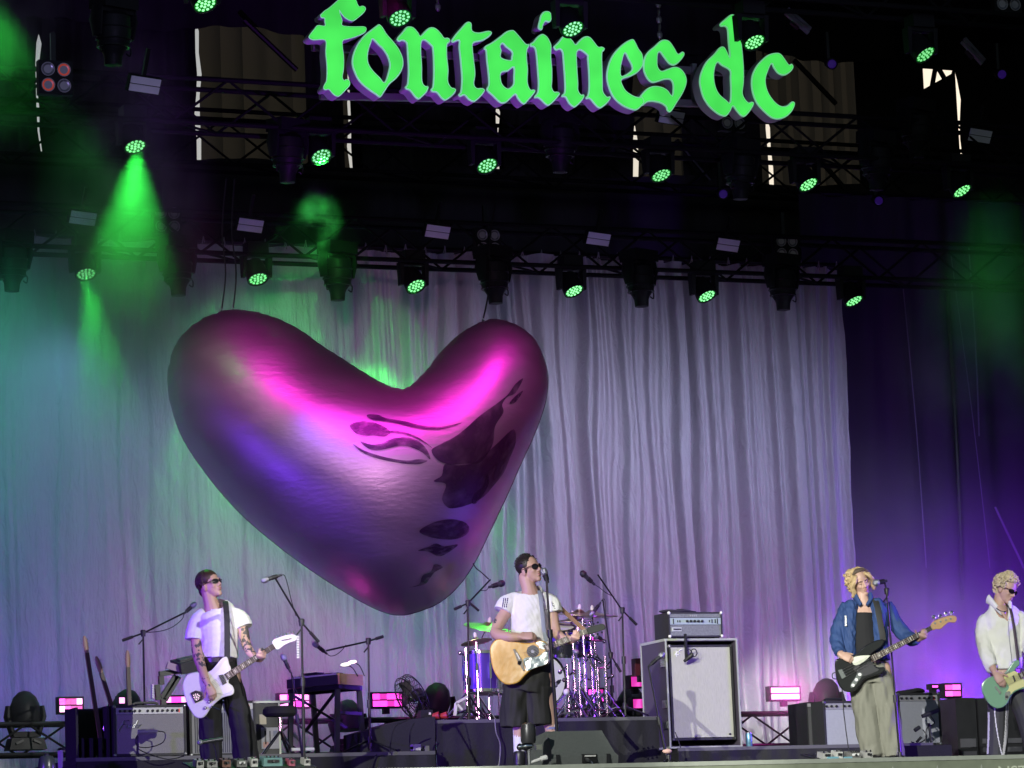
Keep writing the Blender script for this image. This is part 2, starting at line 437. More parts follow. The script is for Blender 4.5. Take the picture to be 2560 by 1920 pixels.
w.add(vs, [(i, i + 1, n_ + i + 1, n_ + i) for i in range(n_ - 1)])
q0, q1 = atY(-500, 25, 9.25), atY(2240, 155, 9.25)
w2 = MB(); vs = []
for z, a_ in ((9.58, .02), (None, .05)):
    for k in range(n_):
        s_ = k / (n_ - 1); x = q0.x + (q1.x - q0.x) * s_; vs.append((x, 9.25 + a_ * math.sin(x * 14 + math.sin(x * 4)), z if z else q0.z + (q1.z - q0.z) * s_ + .05 * math.sin(x * 2.9)))
w2.add(vs, [(i, i + 1, n_ + i + 1, n_ + i) for i in range(n_ - 1)])
tb_ = thing('masking_border', 'long black cloth border hanging from the roof above the tan sheets', 'drape', (0, 9.25, 9.5)); w2.build('fabric', SERGE, tb_, smooth='all')
tb_ = thing('masking_border', 'long black cloth border closing the back under the daylight gaps', 'drape', (0, 9.2, 5.2)); w.build('fabric', SERGE, tb_, smooth='all')
drape('wing_drape', 'wide black drape filling the wing beside the silver curtain', xr - .1, 15.9, 0.01, atY(2330, 500, 7.4).z, 7.4, SERGE, amp=.06, wl=.5)

# the crushed silver curtain
x0 = atY(-160, 900, 6.6).x; x1 = (atY(2098, 665, 6.6).x + xr) / 2
zt = atY(1300, 640, 6.6).z
NX, NZ = 1150, 56
X = np.linspace(x0, x1, NX)
def n1(x, f, s): 
    r = np.random.default_rng(s); o = np.zeros_like(x)
    for k in range(6): o += np.sin(x * f * (1 + .37 * k) * 6.283 + r.uniform(0, 6.28)) / (1 + .3 * k)
    return o / 2.2
t = (X - x0) / (x1 - x0)
amp = .016 + .095 * np.clip((X - .6) / 1.8, 0, 1)
vs = []
for j in range(NZ):
    z = .01 + (zt - .01) * j / (NZ - 1); q = z / zt
    xx = X + .05 * n1(X * 0 + z, .35, 5) * 0 + .035 * n1(X + z * .35, .45, 9) + (1 - q) * .04 * n1(X, .3, 11)
    ph = n1(xx, .7, 1) * .8 + n1(xx, 2.1, 2) * 1.0 + n1(xx, 5.5, 3) * .36
    prof = np.tanh(ph * 1.3)
    Yv = 6.6 + amp * prof + .009 * n1(xx + z * .5, 3.1, 4) * (1 - .4 * q) + .05 * n1(xx, .35, 6)
    wob = .010 * n1(np.full_like(X, z), .8, 8)
    vs += [(float(a), float(y), float(z if j < NZ - 1 else z + .01 * math.sin(a * 9))) for a, y in zip(X + wob * (t > .995), Yv)]
cur = thing('curtain', 'tall crushed silver grey curtain pleated across the back of the stage', 'curtain', ((x0 + x1) / 2, 6.6, 0))
w = MB(); w.add(vs, [(j * NX + k, j * NX + k + 1, (j + 1) * NX + k + 1, (j + 1) * NX + k) for j in range(NZ - 1) for k in range(NX - 1)])
M_CUR = mat('crushed_silver_velvet', (.36, .36, .39), .42, .0, var=.16, vs=2.2, stretch=(3, 1, .35), sheen=.3, spec=.4)
nt = M_CUR.node_tree; bs = nt.nodes['Principled BSDF']
tc = nt.nodes.new('ShaderNodeTexCoord'); mp = nt.nodes.new('ShaderNodeMapping'); mp.inputs['Scale'].default_value = (5, 1, 1.1)
nt.links.new(tc.outputs['Object'], mp.inputs['Vector'])
nz = nt.nodes.new('ShaderNodeTexNoise'); nz.inputs['Scale'].default_value = 3.2; nz.inputs['Detail'].default_value = 7; nz.inputs['Distortion'].default_value = 1.6
nt.links.new(mp.outputs['Vector'], nz.inputs['Vector'])
bp = nt.nodes.new('ShaderNodeBump'); bp.inputs['Strength'].default_value = .5; bp.inputs['Distance'].default_value = .04
nt.links.new(nz.outputs['Fac'], bp.inputs['Height']); nt.links.new(bp.outputs['Normal'], bs.inputs['Normal'])
w.build('fabric', M_CUR, cur, smooth='all')
MB().tube([(x0, 6.6, zt + .03), (x1, 6.6, zt + .03)], .03).build('curtain_rail', BLKM, cur)
ties = MB()
for i in range(46):
    x = x0 + (x1 - x0) * (i + .5) / 46
    ties.tube([(x, 6.55, zt - .02), (x + .01, 6.53, zt + .06), (x + .03, 6.56, zt + .01 + rnd.uniform(-.06, 0))], .008, 4)
ties.build('tie', mat('tie_tape', (.2, .2, .2), .8), cur, kind='stuff')

# trusses
TRM = mat('truss_black', (.006, .006, .007), .75, spec=.15)
BR = MB().tube([(0, 0, -.5), (0, 0, .5)], 1, 6).mesh('brace', True)
def truss(label, xa, xb, Y, z0, h, dp, step=.5, m=BLKM, group=None, name='truss', rr=.025):
    m = TRM if m is BLKM and name == 'truss' else m
    t = thing(name, label, 'truss', (xa, Y, z0), group)
    o = OFF[t]
    C = [(y, z) for y in (Y - dp / 2, Y + dp / 2) for z in (z0, z0 + h)]
    for y, z in C: MB().tube([(xa, y, z), (xb, y, z)], rr, 8).build('chord', m, t, smooth=True)
    def brace(a, b):
        a = Vector(a); b = Vector(b); d = b - a
        ob = bpy.data.objects.new('brace', BR); COL.objects.link(ob); ob.parent = t
        if not BR.materials: BR.materials.append(TRM)
        ob.matrix_local = Matrix.LocRotScale((a + b) / 2 - o, d.to_track_quat('Z', 'Y'), Vector((rr * .55, rr * .55, d.length)))
    n = int((xb - xa) / step)
    for i in range(n):
        p, q = xa + i * step, xa + (i + 1) * step
        f, e = (z0, z0 + h) if i % 2 == 0 else (z0 + h, z0)
        brace((p, Y - dp / 2, f), (q, Y - dp / 2, e)); brace((p, Y + dp / 2, e), (q, Y + dp / 2, f))
        if i % 2 == 0:
            brace((p, Y - dp / 2, z0), (q, Y + dp / 2, z0))
    return t
G_OT = 'black overhead trusses'
truss('lowest black truss, running along the curtain top', -11, 14, 5.75, 5.55, .42, .4, .55, group=G_OT)
truss('middle black truss, between the two lower rows of green heads', -11, 14, 3.0, 6.2, .42, .4, .55, group=G_OT)
truss('uppermost black truss, carrying the top row of green heads', -11, 14, .3, 6.98, .42, .4, .55, group=G_OT)
truss('black roof truss seen through the letters against tan sheets', -11, 14, 8.6, 7.15, .6, .4, .8, group=G_OT)
# struts crossing the gaps
for (a, b) in (((2338, 172), (2329, 222)), ((2346, 170), (2366, 205)), ((610, 50), (742, 175)), ((1985, 150), (2090, 260)), ((1690, 350), (1775, 450)), ((2050, 400), (2110, 470))):
    p, q = atY(*a, 9.0), atY(*b, 9.0)
    tag(MB().tube([p, q], .032, 8).build('roof_strut', BLKM, smooth=True), kind='structure')
LEFTR = truss('low black floor truss of the left wing, carrying a dome light', -9, -1.5, 5.0, .52, .29, .3, .45, rr=.02, name='floor_truss', group='low floor trusses behind the band')
truss('low black floor truss behind the bottles and the right amplifiers', -1.4, 9, 5.0, .47, .33, .3, .5, rr=.02, name='floor_truss', group='low floor trusses behind the band')
lg = MB()
TL = {-6.7: 'black trestle at the left edge, below the dome light', -5.2: 'black trestle under the truss behind the leaning guitars', -3.6: 'black trestle hidden behind the wide left amplifier', -2.0: 'black trestle behind the keyboard stand', .2: 'black trestle behind the drum riser', 2.4: 'black trestle just right of the drink can', 4.4: 'black trestle behind the bassist', 6.5: 'black trestle behind the last guitarist'}
for x in TL:
    t = thing('truss_stand', TL[x], 'stand', (x, 5, 0), 'trestles under the low floor trusses')
    for y in (4.83, 5.17): MB().tube([(x, y, 0), (x, y, .48)], .028, 8).build('leg', BLKM, t, smooth=True)
    MB().bar((x, 4.8, .02), (x, 5.2, .02), .05, .03).build('foot', BLKM, t)
# risers
def riser(label, xa, xb, ya, yb, h, name='riser'):
    t = thing(name, label, 'riser', ((xa + xb) / 2, (ya + yb) / 2, 0))
    MB().bbox((xa, ya, h - .05), (xb, yb, h)).build('deck', mat('riser_deck', (.03, .03, .032), .5, var=.3), t)
    MB().bbox((xa - .004, ya - .012, h - .028), (xb + .004, ya - .001, h + .004)).build('edge', mat('riser_edge', (.12, .12, .12), .6, .2), t)
    n = int((xb - xa) / .02); vs = []
    for z in (0.005, h - .03):
        for i in range(n):
            x = xa + (xb - xa) * i / (n - 1); vs.append((x, ya - .02 + .012 * math.sin(x * 11) * (1 if z < .1 else .3) + .006 * math.sin(x * 31), z))
    w = MB().add(vs, [(i, i + 1, n + i + 1, n + i) for i in range(n - 1)])
    w.build('skirt', BLKCLOTH, t, smooth='all')
    w = MB()
    for x in (xa, xb): w.bbox((x - .006, ya, .005), (x + .006, yb, h - .05))
    w.build('side_skirt', BLKCLOTH, t)
    return t
def xat(u, v, Y): return atY(u, v, Y).x
Z_L, Z_D, Z_R = .32, .62, .31
riser('low black riser under the left amplifiers and keyboard', xat(190, 1890, 1.9), xat(1086, 1882, 1.9), 1.9, 4.6, Z_L)
riser('tall black skirted riser under the drum kit', xat(1086, 1792, 2.3), xat(1672, 1788, 2.3), 2.3, 5.0 - .3, Z_D)
riser('low black riser under the speaker stack and right amplifiers', xat(1694, 1860, 2.0), xat(2330, 1857, 2.0), 2.0, 4.6, Z_R)
# black cloth wedge left of drum riser (ramped side)
P = PY(2.25)
t = thing('equipment_case', 'long low black cloth covered case with red cups on top', 'case', atY(1010, 1880, 2.6))
q = [atY(u, v, 2.25) for u, v in ((905, 1884), (1088, 1884), (1088, 1791), (1010, 1800), (905, 1830))]
w = MB(); n = len(q); w.add([tuple(p) for p in q] + [tuple(p + Vector((0, .5, 0))) for p in q], [tuple(range(n)), tuple(range(2 * n - 1, n - 1, -1))] + [((i + 1) % n, i, n + i, n + (i + 1) % n) for i in range(n)])
w.build('cover', BLKCLOTH, t)
# cables on the dark wing
WC = mat('pale_cable', (.11, .10, .13), .5)
for lab, a, b, r in (('thin pale cable falling close beside the curtain edge', (2258, 720), (2316, 1420), .006), ('jointed dark mast standing in the right wing', (2366, 690), (2408, 1500), .022),
                     ('thin cable slanting down past the mast', (2378, 640), (2475, 1420), .005), ('short pale hanging rope in the right wing', (2422, 620), (2448, 1090), .009)):
    p, q = atY(*a, 7.1), atY(*b, 7.1)
    tag(MB().cable([p, (p + q) / 2 + Vector((.02, 0, -.02)), q], r, 6).build('hanging_cable' if r < .02 else 'mast', WC if r < .02 else BLKM, smooth=True), lab, 'cable' if r < .02 else 'mast')
p, q = atY(2488, 1268, 6.2), atY(2560, 1420, 6.2)
tag(MB().tube([p, q], .012).build('guy_wire', WC, smooth=True), 'pale slanting guy wire at the right edge of the wing', 'wire')
# speaker cases at right edge behind guitarist
for k, (u0, u1, lab) in enumerate(((2395, 2445, 'dark equipment rack nearest the blue lit amplifier'), (2450, 2560, 'dark slotted equipment rack behind the last guitarist'))):
    t = thing('equipment_rack', lab, 'rack', (0, 0, 0), 'dark racks at the right edge')
    xa, xb = xat(u0, 1860, 4.2), xat(u1, 1860, 4.2); zt_ = atY(u0, 1745, 4.2).z
    o = Vector(((xa + xb) / 2, 4.2, 0)); t.location = o; OFF[t] = o
    MB().bbox((xa, 4.2, 0), (xb, 4.9, zt_)).build('cabinet', BLACK, t)
    PN = mat('rack_panel', (.06, .06, .07), .5, var=.3)
    z = zt_ - .42
    while z > .12:
        h = random.choice((.05, .05, .09, .12))
        nn = 1 if k == 0 else 2
        for j in range(nn):
            a = xa + (xb - xa) * (j + .12) / nn; b2 = xa + (xb - xa) * (j + .88) / nn
            MB().bbox((a, 4.185, z - h), (b2, 4.2, z)).build('rack_unit', PN, t)
        z -= h + .04
# ------------------------------------------------------------------ hanging sign
Y_S = 1.4
PS = PY(Y_S)
S1, S2, S3 = (760, 0, 480 / 2212), (1180, 0, 380 / 2101), (1480, 20, 540 / 2212)
def cv(c, pts): return [(c[0] + x * c[2], c[1] + y * c[2]) for x, y in pts]
L = []
L.append(('letter_f', [cv(S1, [(205,165),(240,130),(300,90),(380,20),(430,-20),(520,-35),(590,-5),(615,50),(640,80),(680,72),(708,95),(690,135),(630,190),(570,232),(520,225),(475,198),(440,158),(404,108),(416,170),(438,235),(440,295),(560,310),(690,310),(715,335),(690,375),(600,415),(520,440),(450,460),(440,520),(455,650),(455,780),(440,890),(465,930),(490,918),(520,930),(525,975),(480,1030),(420,1090),(385,1105),(340,1080),(290,1025),(245,1030),(230,1005),(250,960),(265,925),(270,780),(255,600),(250,460),(110,455),(65,430),(75,400),(130,330),(165,295),(245,300),(245,245),(240,205),(205,198),(196,172)])]))
L.append(('letter_o', [cv(S1, [(870,275),(910,310),(960,390),(1040,480),(1110,580),(1150,690),(1140,790),(1080,890),(990,970),(930,1060),(880,1120),(820,1085),(740,1030),(640,940),(580,830),(552,720),(570,610),(620,500),(700,400),(780,335),(840,290)]),
    cv(S1, [(795,455),(850,510),(910,570),(960,650),(985,740),(970,830),(930,940),(880,890),(800,810),(750,730),(740,650),(755,560),(780,490)])]))
L.append(('letter_n', [cv(S1, [(1070,455),(1085,420),(1130,370),(1180,310),(1225,300),(1270,315),(1320,370),(1345,405),(1390,360),(1440,318),(1490,310),(1540,335),(1590,390),(1620,430),(1660,430),(1690,455),(1680,490),(1655,520),(1655,650),(1670,800),(1665,930),(1700,1000),(1735,1010),(1758,1035),(1735,1080),(1680,1130),(1625,1158),(1580,1130),(1530,1070),(1480,1060),(1460,1030),(1480,1000),(1490,900),(1490,720),(1480,560),(1460,520),(1390,465),(1360,490),(1355,600),(1365,750),(1368,930),(1400,985),(1430,985),(1440,1010),(1420,1060),(1370,1110),(1325,1145),(1280,1120),(1220,1045),(1180,1030),(1165,1000),(1190,960),(1200,800),(1190,620),(1180,500),(1140,470),(1095,478)])]))
L.append(('letter_t', [cv(S1, [(1900,245),(1935,270),(1945,350),(2020,370),(2130,350),(2170,375),(2140,420),(2060,470),(1960,495),(1950,560),(1965,700),(1980,850),(1965,960),(1995,1010),(2060,1010),(2090,1040),(2060,1090),(2000,1150),(1955,1175),(1900,1150),(1850,1100),(1800,1115),(1780,1085),(1805,1050),(1815,900),(1800,700),(1785,550),(1785,470),(1720,490),(1700,465),(1740,400),(1810,320),(1860,265)])]))
L.append(('letter_a', [cv(S2, [(560,410),(600,430),(680,520),(750,600),(795,605),(790,650),(770,690),(765,800),(780,950),(775,1110),(790,1190),(820,1235),(860,1230),(882,1260),(850,1310),(790,1380),(730,1440),(680,1420),(630,1360),(600,1310),(540,1360),(480,1415),(410,1430),(350,1390),(280,1320),(215,1260),(205,1220),(230,1160),(220,1000),(200,830),(190,700),(165,675),(190,630),(280,580),(390,500),(480,430)]),
    cv(S2, [(425,605),(470,650),(550,720),(545,790),(530,825),(410,790),(415,700),(400,640)]), cv(S2, [(575,935),(575,1060),(570,1160),(510,1215),(450,1190),(410,1120),(410,1010),(500,985)])]))
L.append(('letter_i', [cv(S2, [(970,465),(1010,475),(1050,510),(1085,570),(1105,640),(1100,780),(1115,950),(1115,1120),(1110,1200),(1140,1260),(1190,1262),(1222,1290),(1200,1330),(1130,1410),(1060,1460),(1010,1440),(950,1380),(910,1355),(865,1355),(870,1320),(905,1270),(915,1150),(905,1000),(890,800),(875,690),(850,650),(810,640),(808,600),(850,570),(910,500)]),
    cv(S2, [(1050,148),(1090,170),(1108,220),(1100,280),(1065,310),(1020,300),(990,350),(980,400),(955,415),(920,395),(915,350),(935,270),(950,210),(990,160)])]))
L.append(('letter_n', [cv(S2, [(1130,650),(1145,625),(1200,570),(1250,505),(1290,493),(1340,505),(1400,560),(1435,605),(1480,560),(1540,510),(1600,495),(1650,520),(1700,580),(1750,640),(1800,640),(1840,665),(1830,700),(1810,720),(1805,800),(1810,950),(1815,1150),(1820,1260),(1870,1330),(1910,1325),(1922,1360),(1880,1420),(1810,1480),(1760,1497),(1700,1450),(1630,1370),(1585,1370),(1575,1340),(1600,1310),(1615,1200),(1610,1000),(1595,800),(1590,760),(1500,695),(1460,720),(1455,800),(1465,1000),(1475,1150),(1475,1240),(1510,1300),(1550,1300),(1558,1340),(1510,1410),(1440,1475),(1400,1480),(1340,1430),(1290,1345),(1245,1340),(1245,1310),(1280,1260),(1275,1050),(1260,850),(1250,730),(1220,685),(1160,695)])]))
L.append(('letter_e', [cv(S3, [(415,315),(445,340),(480,410),(520,470),(530,540),(520,600),(470,660),(400,700),(310,735),(325,800),(360,850),(430,895),(487,908),(520,905),(540,960),(515,1000),(460,1045),(400,1040),(310,1000),(230,930),(180,840),(150,720),(160,610),(200,500),(260,420),(340,350)]),
    cv(S3, [(340,465),(370,520),(405,590),(400,640),(310,693),(300,620),(315,540)])]))
L.append(('letter_s', [cv(S3, [(750,320),(800,340),(850,410),(885,465),(930,443),(952,465),(940,500),(890,560),(840,587),(790,570),(740,510),(700,455),(680,470),(675,540),(680,600),(715,640),(780,620),(840,600),(900,610),(950,660),(975,730),(965,800),(930,880),(880,960),(830,1040),(800,1068),(770,1050),(755,1010),(700,975),(630,960),(570,965),(525,998),(495,990),(480,930),(510,880),(570,820),(640,795),(720,805),(780,840),(820,890),(830,830),(825,770),(800,735),(740,735),(680,755),(620,765),(570,730),(535,660),(525,590),(540,500),(580,440),(640,390),(700,335)])]))
L.append(('letter_d', [cv(S3, [(1430,62),(1480,80),(1515,130),(1530,220),(1535,330),(1550,480),(1560,620),(1560,760),(1550,880),(1600,960),(1640,955),(1665,975),(1640,1030),(1590,1095),(1550,1115),(1510,1090),(1470,1040),(1445,1010),(1420,1060),(1380,1105),(1340,1108),(1280,1080),(1200,1010),(1140,920),(1110,820),(1100,740),(1120,650),(1170,550),(1250,470),(1300,410),(1340,390),(1370,410),(1395,460),(1410,485),(1395,350),(1385,220),(1360,190),(1320,190),(1312,160),(1360,115)]),
    cv(S3, [(1290,560),(1330,590),(1410,640),(1415,720),(1420,850),(1412,960),(1380,940),(1310,880),(1270,800),(1255,700),(1265,610)])]))
L.append(('letter_c', [cv(S3, [(1895,455),(1940,470),(1980,520),(2020,575),(2050,568),(2068,600),(2050,640),(2000,680),(1950,690),(1900,665),(1860,610),(1840,575),(1810,640),(1785,720),(1790,800),(1820,880),(1880,960),(1940,1000),(2000,995),(2050,955),(2080,965),(2080,1000),(2050,1060),(1990,1115),(1910,1140),(1840,1125),(1760,1060),(1690,980),(1650,890),(1632,790),(1640,690),(1680,600),(1740,530),(1810,475)])]))
M_LF = mat('letter_face', (.01, .06, .01), .6, spec=.1, emit=(.075, .86, .11), es=1.0)
nt = M_LF.node_tree; nz_ = nt.nodes.new('ShaderNodeTexNoise'); nz_.inputs['Scale'].default_value = 2.2; nz_.inputs['Detail'].default_value = 2
mr_ = nt.nodes.new('ShaderNodeMapRange'); mr_.inputs['From Min'].default_value = .3; mr_.inputs['From Max'].default_value = .7; mr_.inputs['To Min'].default_value = .80; mr_.inputs['To Max'].default_value = 1.12
tc_ = nt.nodes.new('ShaderNodeTexCoord'); nt.links.new(tc_.outputs['Object'], nz_.inputs['Vector']); nt.links.new(nz_.outputs['Fac'], mr_.inputs['Value']); nt.links.new(mr_.outputs['Result'], nt.nodes['Principled BSDF'].inputs['Emission Strength'])
M_LR = mat('letter_rim', (.55, .7, .6), .35, emit=(.16, .62, .26), es=.75)
M_LS = mat('letter_side', (.62, .6, .66), .6, var=.1)
sign = thing('hanging_sign', 'green glowing blackletter band name sign hanging above the stage', 'sign', atY(1380, 150, Y_S))
for i, (nm, lp) in enumerate(L):
    side = lambda n: 0 if n.z > .97 else (1 if n.z > .25 else 2)
    plate(lp, PS, .17, nm, [M_LF, M_LR, M_LS], sign, bevel=(.007 if nm == 'letter_f' else .012), ofs=(0 if nm == 'letter_f' else None), off=.004 * (i % 2), smooth_k=4, split=side, res=2)
GP = mat('grey_pipe', (.22, .23, .23), .5, .5)
for a, b in (((640 + 140, 118), (1950, 190)), ((800, 240), (1900, 262))):
    p, q = atY(*a, Y_S + .32), atY(*b, Y_S + .32); MB().bar(p, q, .06, .06).build('frame_pipe', GP, sign)
for u, v0, v1 in ((905, 120, 240), (1300, 150, 250), (1733, 160, 258)):
    MB().bar(atY(u, v0, Y_S + .30), atY(u + 4, v1, Y_S + .30), .05).build('frame_post', GP, sign)
CH = mat('chain_steel', (.3, .3, .3), .4, .9)
for u, v in ((1095, 25), (1650, 95)):
    p = atY(u, v, Y_S + .3); q = Vector((p.x, p.y, 8.6)); w = MB(); k = 0
    while p.z < 8.6 and k < 60:
        w.ball(p + Vector((0, 0, .03)), (.012 if k % 2 else .03, .03 if k % 2 else .012, .045), n=8, m=5); p = p + Vector((0, 0, .075)); k += 1
    w.build('chain', CH, sign)
# ------------------------------------------------------------------ green LED moving heads
M_LED = mat('led_lens', (.3, .8, .4), .2, emit=(.30, 1.0, .36), es=1.05)
nt = M_LED.node_tree; oi_ = nt.nodes.new('ShaderNodeObjectInfo'); mr_ = nt.nodes.new('ShaderNodeMapRange'); mr_.inputs['To Min'].default_value = .7; mr_.inputs['To Max'].default_value = 1.6
nt.links.new(oi_.outputs['Random'], mr_.inputs['Value']); nt.links.new(mr_.outputs['Result'], nt.nodes['Principled BSDF'].inputs['Emission Strength'])
M_LEDB = mat('led_plate', (.0, .06, .005), .4, emit=(.0, .16, .008), es=1.0)
M_HB = mat('lamp_body', (.010, .010, .012), .5, .0, var=.25, vs=6, bump=.1, spec=.15)
def led_head(loc, tilt, roll, label, group, proto=[]):
    t = thing('moving_head_light', label, 'stage light', loc, group)
    a = R(tilt); nrm = Vector((math.sin(R(roll)) * math.sin(a), -math.cos(a), -math.sin(a) * math.cos(R(roll)))).normalized()
    if not proto:
        proto.append(MB().bbox((-.11, -.09, -.12), (.11, .09, 0)).mesh('base')); 
        y = MB(); 
        for sx in (-1, 1): y.box((sx * .135, 0, -.24), (.035, .09, .24), taper=1.3)
        y.box((0, 0, -.135), (.3, .10, .035)); proto.append(y.mesh('yoke'))
        h = MB().lathe((0, 0, 0), (0, 0, -1), [(-.13, .05), (-.125, .085), (-.06, .105), (.05, .112), (.085, .112), (.088, .104), (.07, .098)], 24)
        proto.append(h.mesh('housing', True))
        proto.append(MB().lathe((0, 0, -.071), (0, 0, -1), [(0, .097), (.004, .097)], 24).mesh('lens_plate'))
        d = MB()
        for n, rr in ((1, 0), (6, .037), (12, .076)):
            for k in range(n):
                q = 2 * math.pi * k / n + rr * 3; d.lathe((rr * math.cos(q), rr * math.sin(q), -.074), (0, 0, -1), [(0, .0135), (.006, .0125), (.010, .007)], 8)
        proto.append(d.mesh('led', True))
    def put(nm, me, m, M, kind=None):
        if not me.materials: me.materials.append(m)
        o = bpy.data.objects.new(nm, me); COL.objects.link(o); o.parent = t; o.matrix_local = M
        if kind: o['kind'] = kind
        return o
    put('base', proto[0], M_HB, Matrix.Identity(4)); put('yoke', proto[1], M_HB, Matrix.Identity(4))
    Rm = nrm.to_track_quat('-Z', 'Y').to_matrix().to_4x4(); Rm.translation = (0, 0, -.31)
    put('head', proto[2], M_HB, Rm); put('lens_plate', proto[3], M_LEDB, Rm); put('led', proto[4], M_LED, Rm, 'stuff')
    return t, Vector(loc) + Vector((0, 0, -.31)) + nrm * .12, nrm
def at_face(u, v, Y, tilt, roll):
    f = atY(u, v, Y); a = R(tilt); nrm = Vector((math.sin(R(roll)) * math.sin(a), -math.cos(a), -math.sin(a) * math.cos(R(roll)))).normalized()
    return f - nrm * .075 + Vector((0, 0, .31))
GL = 'green moving head lights on the overhead trusses'
HEADS = {}
rows = [(.25, 60, [(513, 10, 'first green head of the top row, left of the sign'), (1000, 45, 'green head showing above the letters o and n'), (1432, 72, 'green head showing above the second letter n'), (1886, 105, 'green head close beside the letter d'), (2313, 136, 'last green head of the top row, above a daylight gap')]),
        (2.95, 62, [(338, 366, 'green head casting the bright smoky beam, left of the heart'), (803, 391, 'green head hanging below the letter f'), (1218, 414, 'green head hanging below the letters t and a'), (1653, 438, 'green head hanging below the letter s'), (2021, 461, 'green head hanging below the letter c, clear of the sign'), (2405, 477, 'last green head of the middle row, in the dark wing')]),
        (5.6, 62, [(215, 685, 'leftmost green head over the curtain, throwing a soft beam'), (645, 697, 'green head over the left lobe of the heart'), (1040, 715, 'green head over the cleft of the heart'), (1435, 727, 'green head just right of the right heart lobe'), (1767, 740, 'green head over the pleats, between two dark spotlights'), (2135, 752, 'last green head at the right edge of the curtain')])]
for Y, tl, hs in rows:
    for i, (u, v, lab) in enumerate(hs):
        rl = 4 + 12 * u / 2560
        tj = tl + random.uniform(-7, 7); rl += random.uniform(-5, 5)
        HEADS[(u, v)] = led_head(at_face(u, v, Y, tj, rl), tj, rl, lab, GL)
# ------------------------------------------------------------------ dark profile spotlights hanging over the curtain
proto2 = thing('profile_spotlight', 'x', 'stage light', (0, 0, 0))
MB().bbox((-.17, -.12, -.12), (.17, .12, 0)).build('base', M_HB, proto2)
w = MB()
for sx in (-1, 1): w.loft([(sx * .165, 0, -.1), (sx * .18, 0, -.22), (sx * .165, 0, -.36)], [.02, .028, .02], [.08, .09, .06], xd=(1, 0, 0))
w.box((0, 0, -.135), (.36, .14, .04)); w.build('yoke', M_HB, proto2, smooth=True)
w = MB().lathe((0, 0, -.12), (0, 0, -1), [(.02, .10), (.06, .14), (.2, .150), (.3, .135), (.37, .09), (.40, .078), (.475, .072), (.48, .05)], 22); w.build('head', M_HB, proto2, smooth=True)
w = MB()
for a in (.15, .25, .31): w.lathe((0, 0, -.12 - a), (0, 0, -1), [(0, .154 - (a > .28) * .012), (.008, .156 - (a > .28) * .012), (.014, .152 - (a > .28) * .012)], 22)
w.build('cooling_fin', BLKM, proto2, smooth=True)
for sx in (-1, 1):
    w = MB(); w.cable([(sx * .12, -.02, -.42), (sx * .155, -.03, -.44), (sx * .15, -.03, -.50), (sx * .115, -.02, -.48)], .007); w.build('clip', BLKM, proto2, smooth=True)
GPf = 'dark unlit spotlights hanging over the curtain'
spots = [(32, 640, 'unlit spotlight at the far left over the curtain, lost in haze'), (440, 655, 'unlit hazy spotlight above the upper left curve of the heart'), (843, 668, 'unlit spotlight over the dip between the heart lobes'), (1231, 680, 'unlit spotlight right above the right heart lobe'), (1596, 690, 'unlit spotlight over the middle of the bare pleats'), (1953, 700, 'unlit spotlight close to the right curtain edge')]
for i, (u, v, lab) in enumerate(spots):
    loc = atY(u, v - 62, 5.3)
    o = proto2 if i == 0 else copy_tree(proto2, loc)
    o.location = loc; tag(o, lab, 'stage light', GPf); o.rotation_euler = (R(random.uniform(-4, 4)), 0, R(22 + random.uniform(-8, 8)))
# hanging brackets joining lights to truss
w = None
# ------------------------------------------------------------------ blinders and tilted panels
M_BL = mat('blinder_lens', (.16, .15, .18), .25, .3, var=.3, vs=30); M_BLR = mat('blinder_red', (.25, .05, .04), .3, emit=(.30, .035, .02), es=.8)
M_RING = mat('blinder_ring', (.30, .28, .33), .35, .5)
def blinder(u, v, Y, label, red=(), rows2=2, sz=1.0):
    c = atY(u, v, Y); t = thing('blinder_light', label, 'stage light', c, 'unlit four lamp blinders')
    MB().bbox(c + Vector((-.145, .02, -.145)) * sz, c + Vector((.145, .10, .145)) * sz).build('housing', M_HB, t)
    MB().bar(c + Vector((0, .1, .1)), c + Vector((0, .1, .4)), .04).build('bracket', BLKM, t)
    k = 0
    for sz_ in (1, -1):
        for sx in (-1, 1):
            p = c + Vector((sx * .068, .02, sz_ * .068)) * sz
            l = MB().lathe(p, (0, -1, -.1), [(0, .05), (.012, .05), (.004, .02), (.006, .004)], 18).build('lamp', M_BLR if k in red else M_BL, t, smooth=True)
            MB().lathe(p, (0, -1, -.1), [(-.01, .058), (.016, .058), (.016, .052), (.008, .050)], 18).build('rim', M_RING, l, smooth=True)
            k += 1
blinder(141, 192, .25, 'four lamp blinder with two faint red lamps at the upper left', red=(1, 2))
blinder(420, 548, 5.55, 'four lamp blinder hazed over by the green beam')
blinder(1223, 603, 5.55, 'pale four lamp blinder above the right heart lobe')
blinder(1969, 618, 5.55, 'dim four lamp blinder above the right curtain pleats')
blinder(1834, 290, 2.9, 'four lamp blinder half hidden behind the letter d')
blinder(2522, -8, .2, 'four lamp blinder cut off by the top right corner')
M_PF = mat('panel_face', (.78, .76, .86), .35, var=.12, vs=6, bump=.1)
def panel(u, v, Y, label, rz=0, ry=0, w=.27):
    c = atY(u, v, Y); t = thing('flood_light', label, 'stage light', c, 'pale unlit strobe panels'); t.rotation_euler = (R(26), R(ry), R(8 + rz))
    OFF[t] = Vector()
    MB().bbox((-w / 2 - .008, .012, -.072), (w / 2 + .008, .07, .072)).build('housing', M_HB, t)
    for s in (-1, 1): MB().bbox((-w / 2, 0, s * .034 - .030), (w / 2, .012, s * .034 + .030)).build('panel', M_PF, t)
    MB().bar((0, .07, .02), (0, .09, .3), .03).build('bracket', BLKM, t); OFF[t] = c
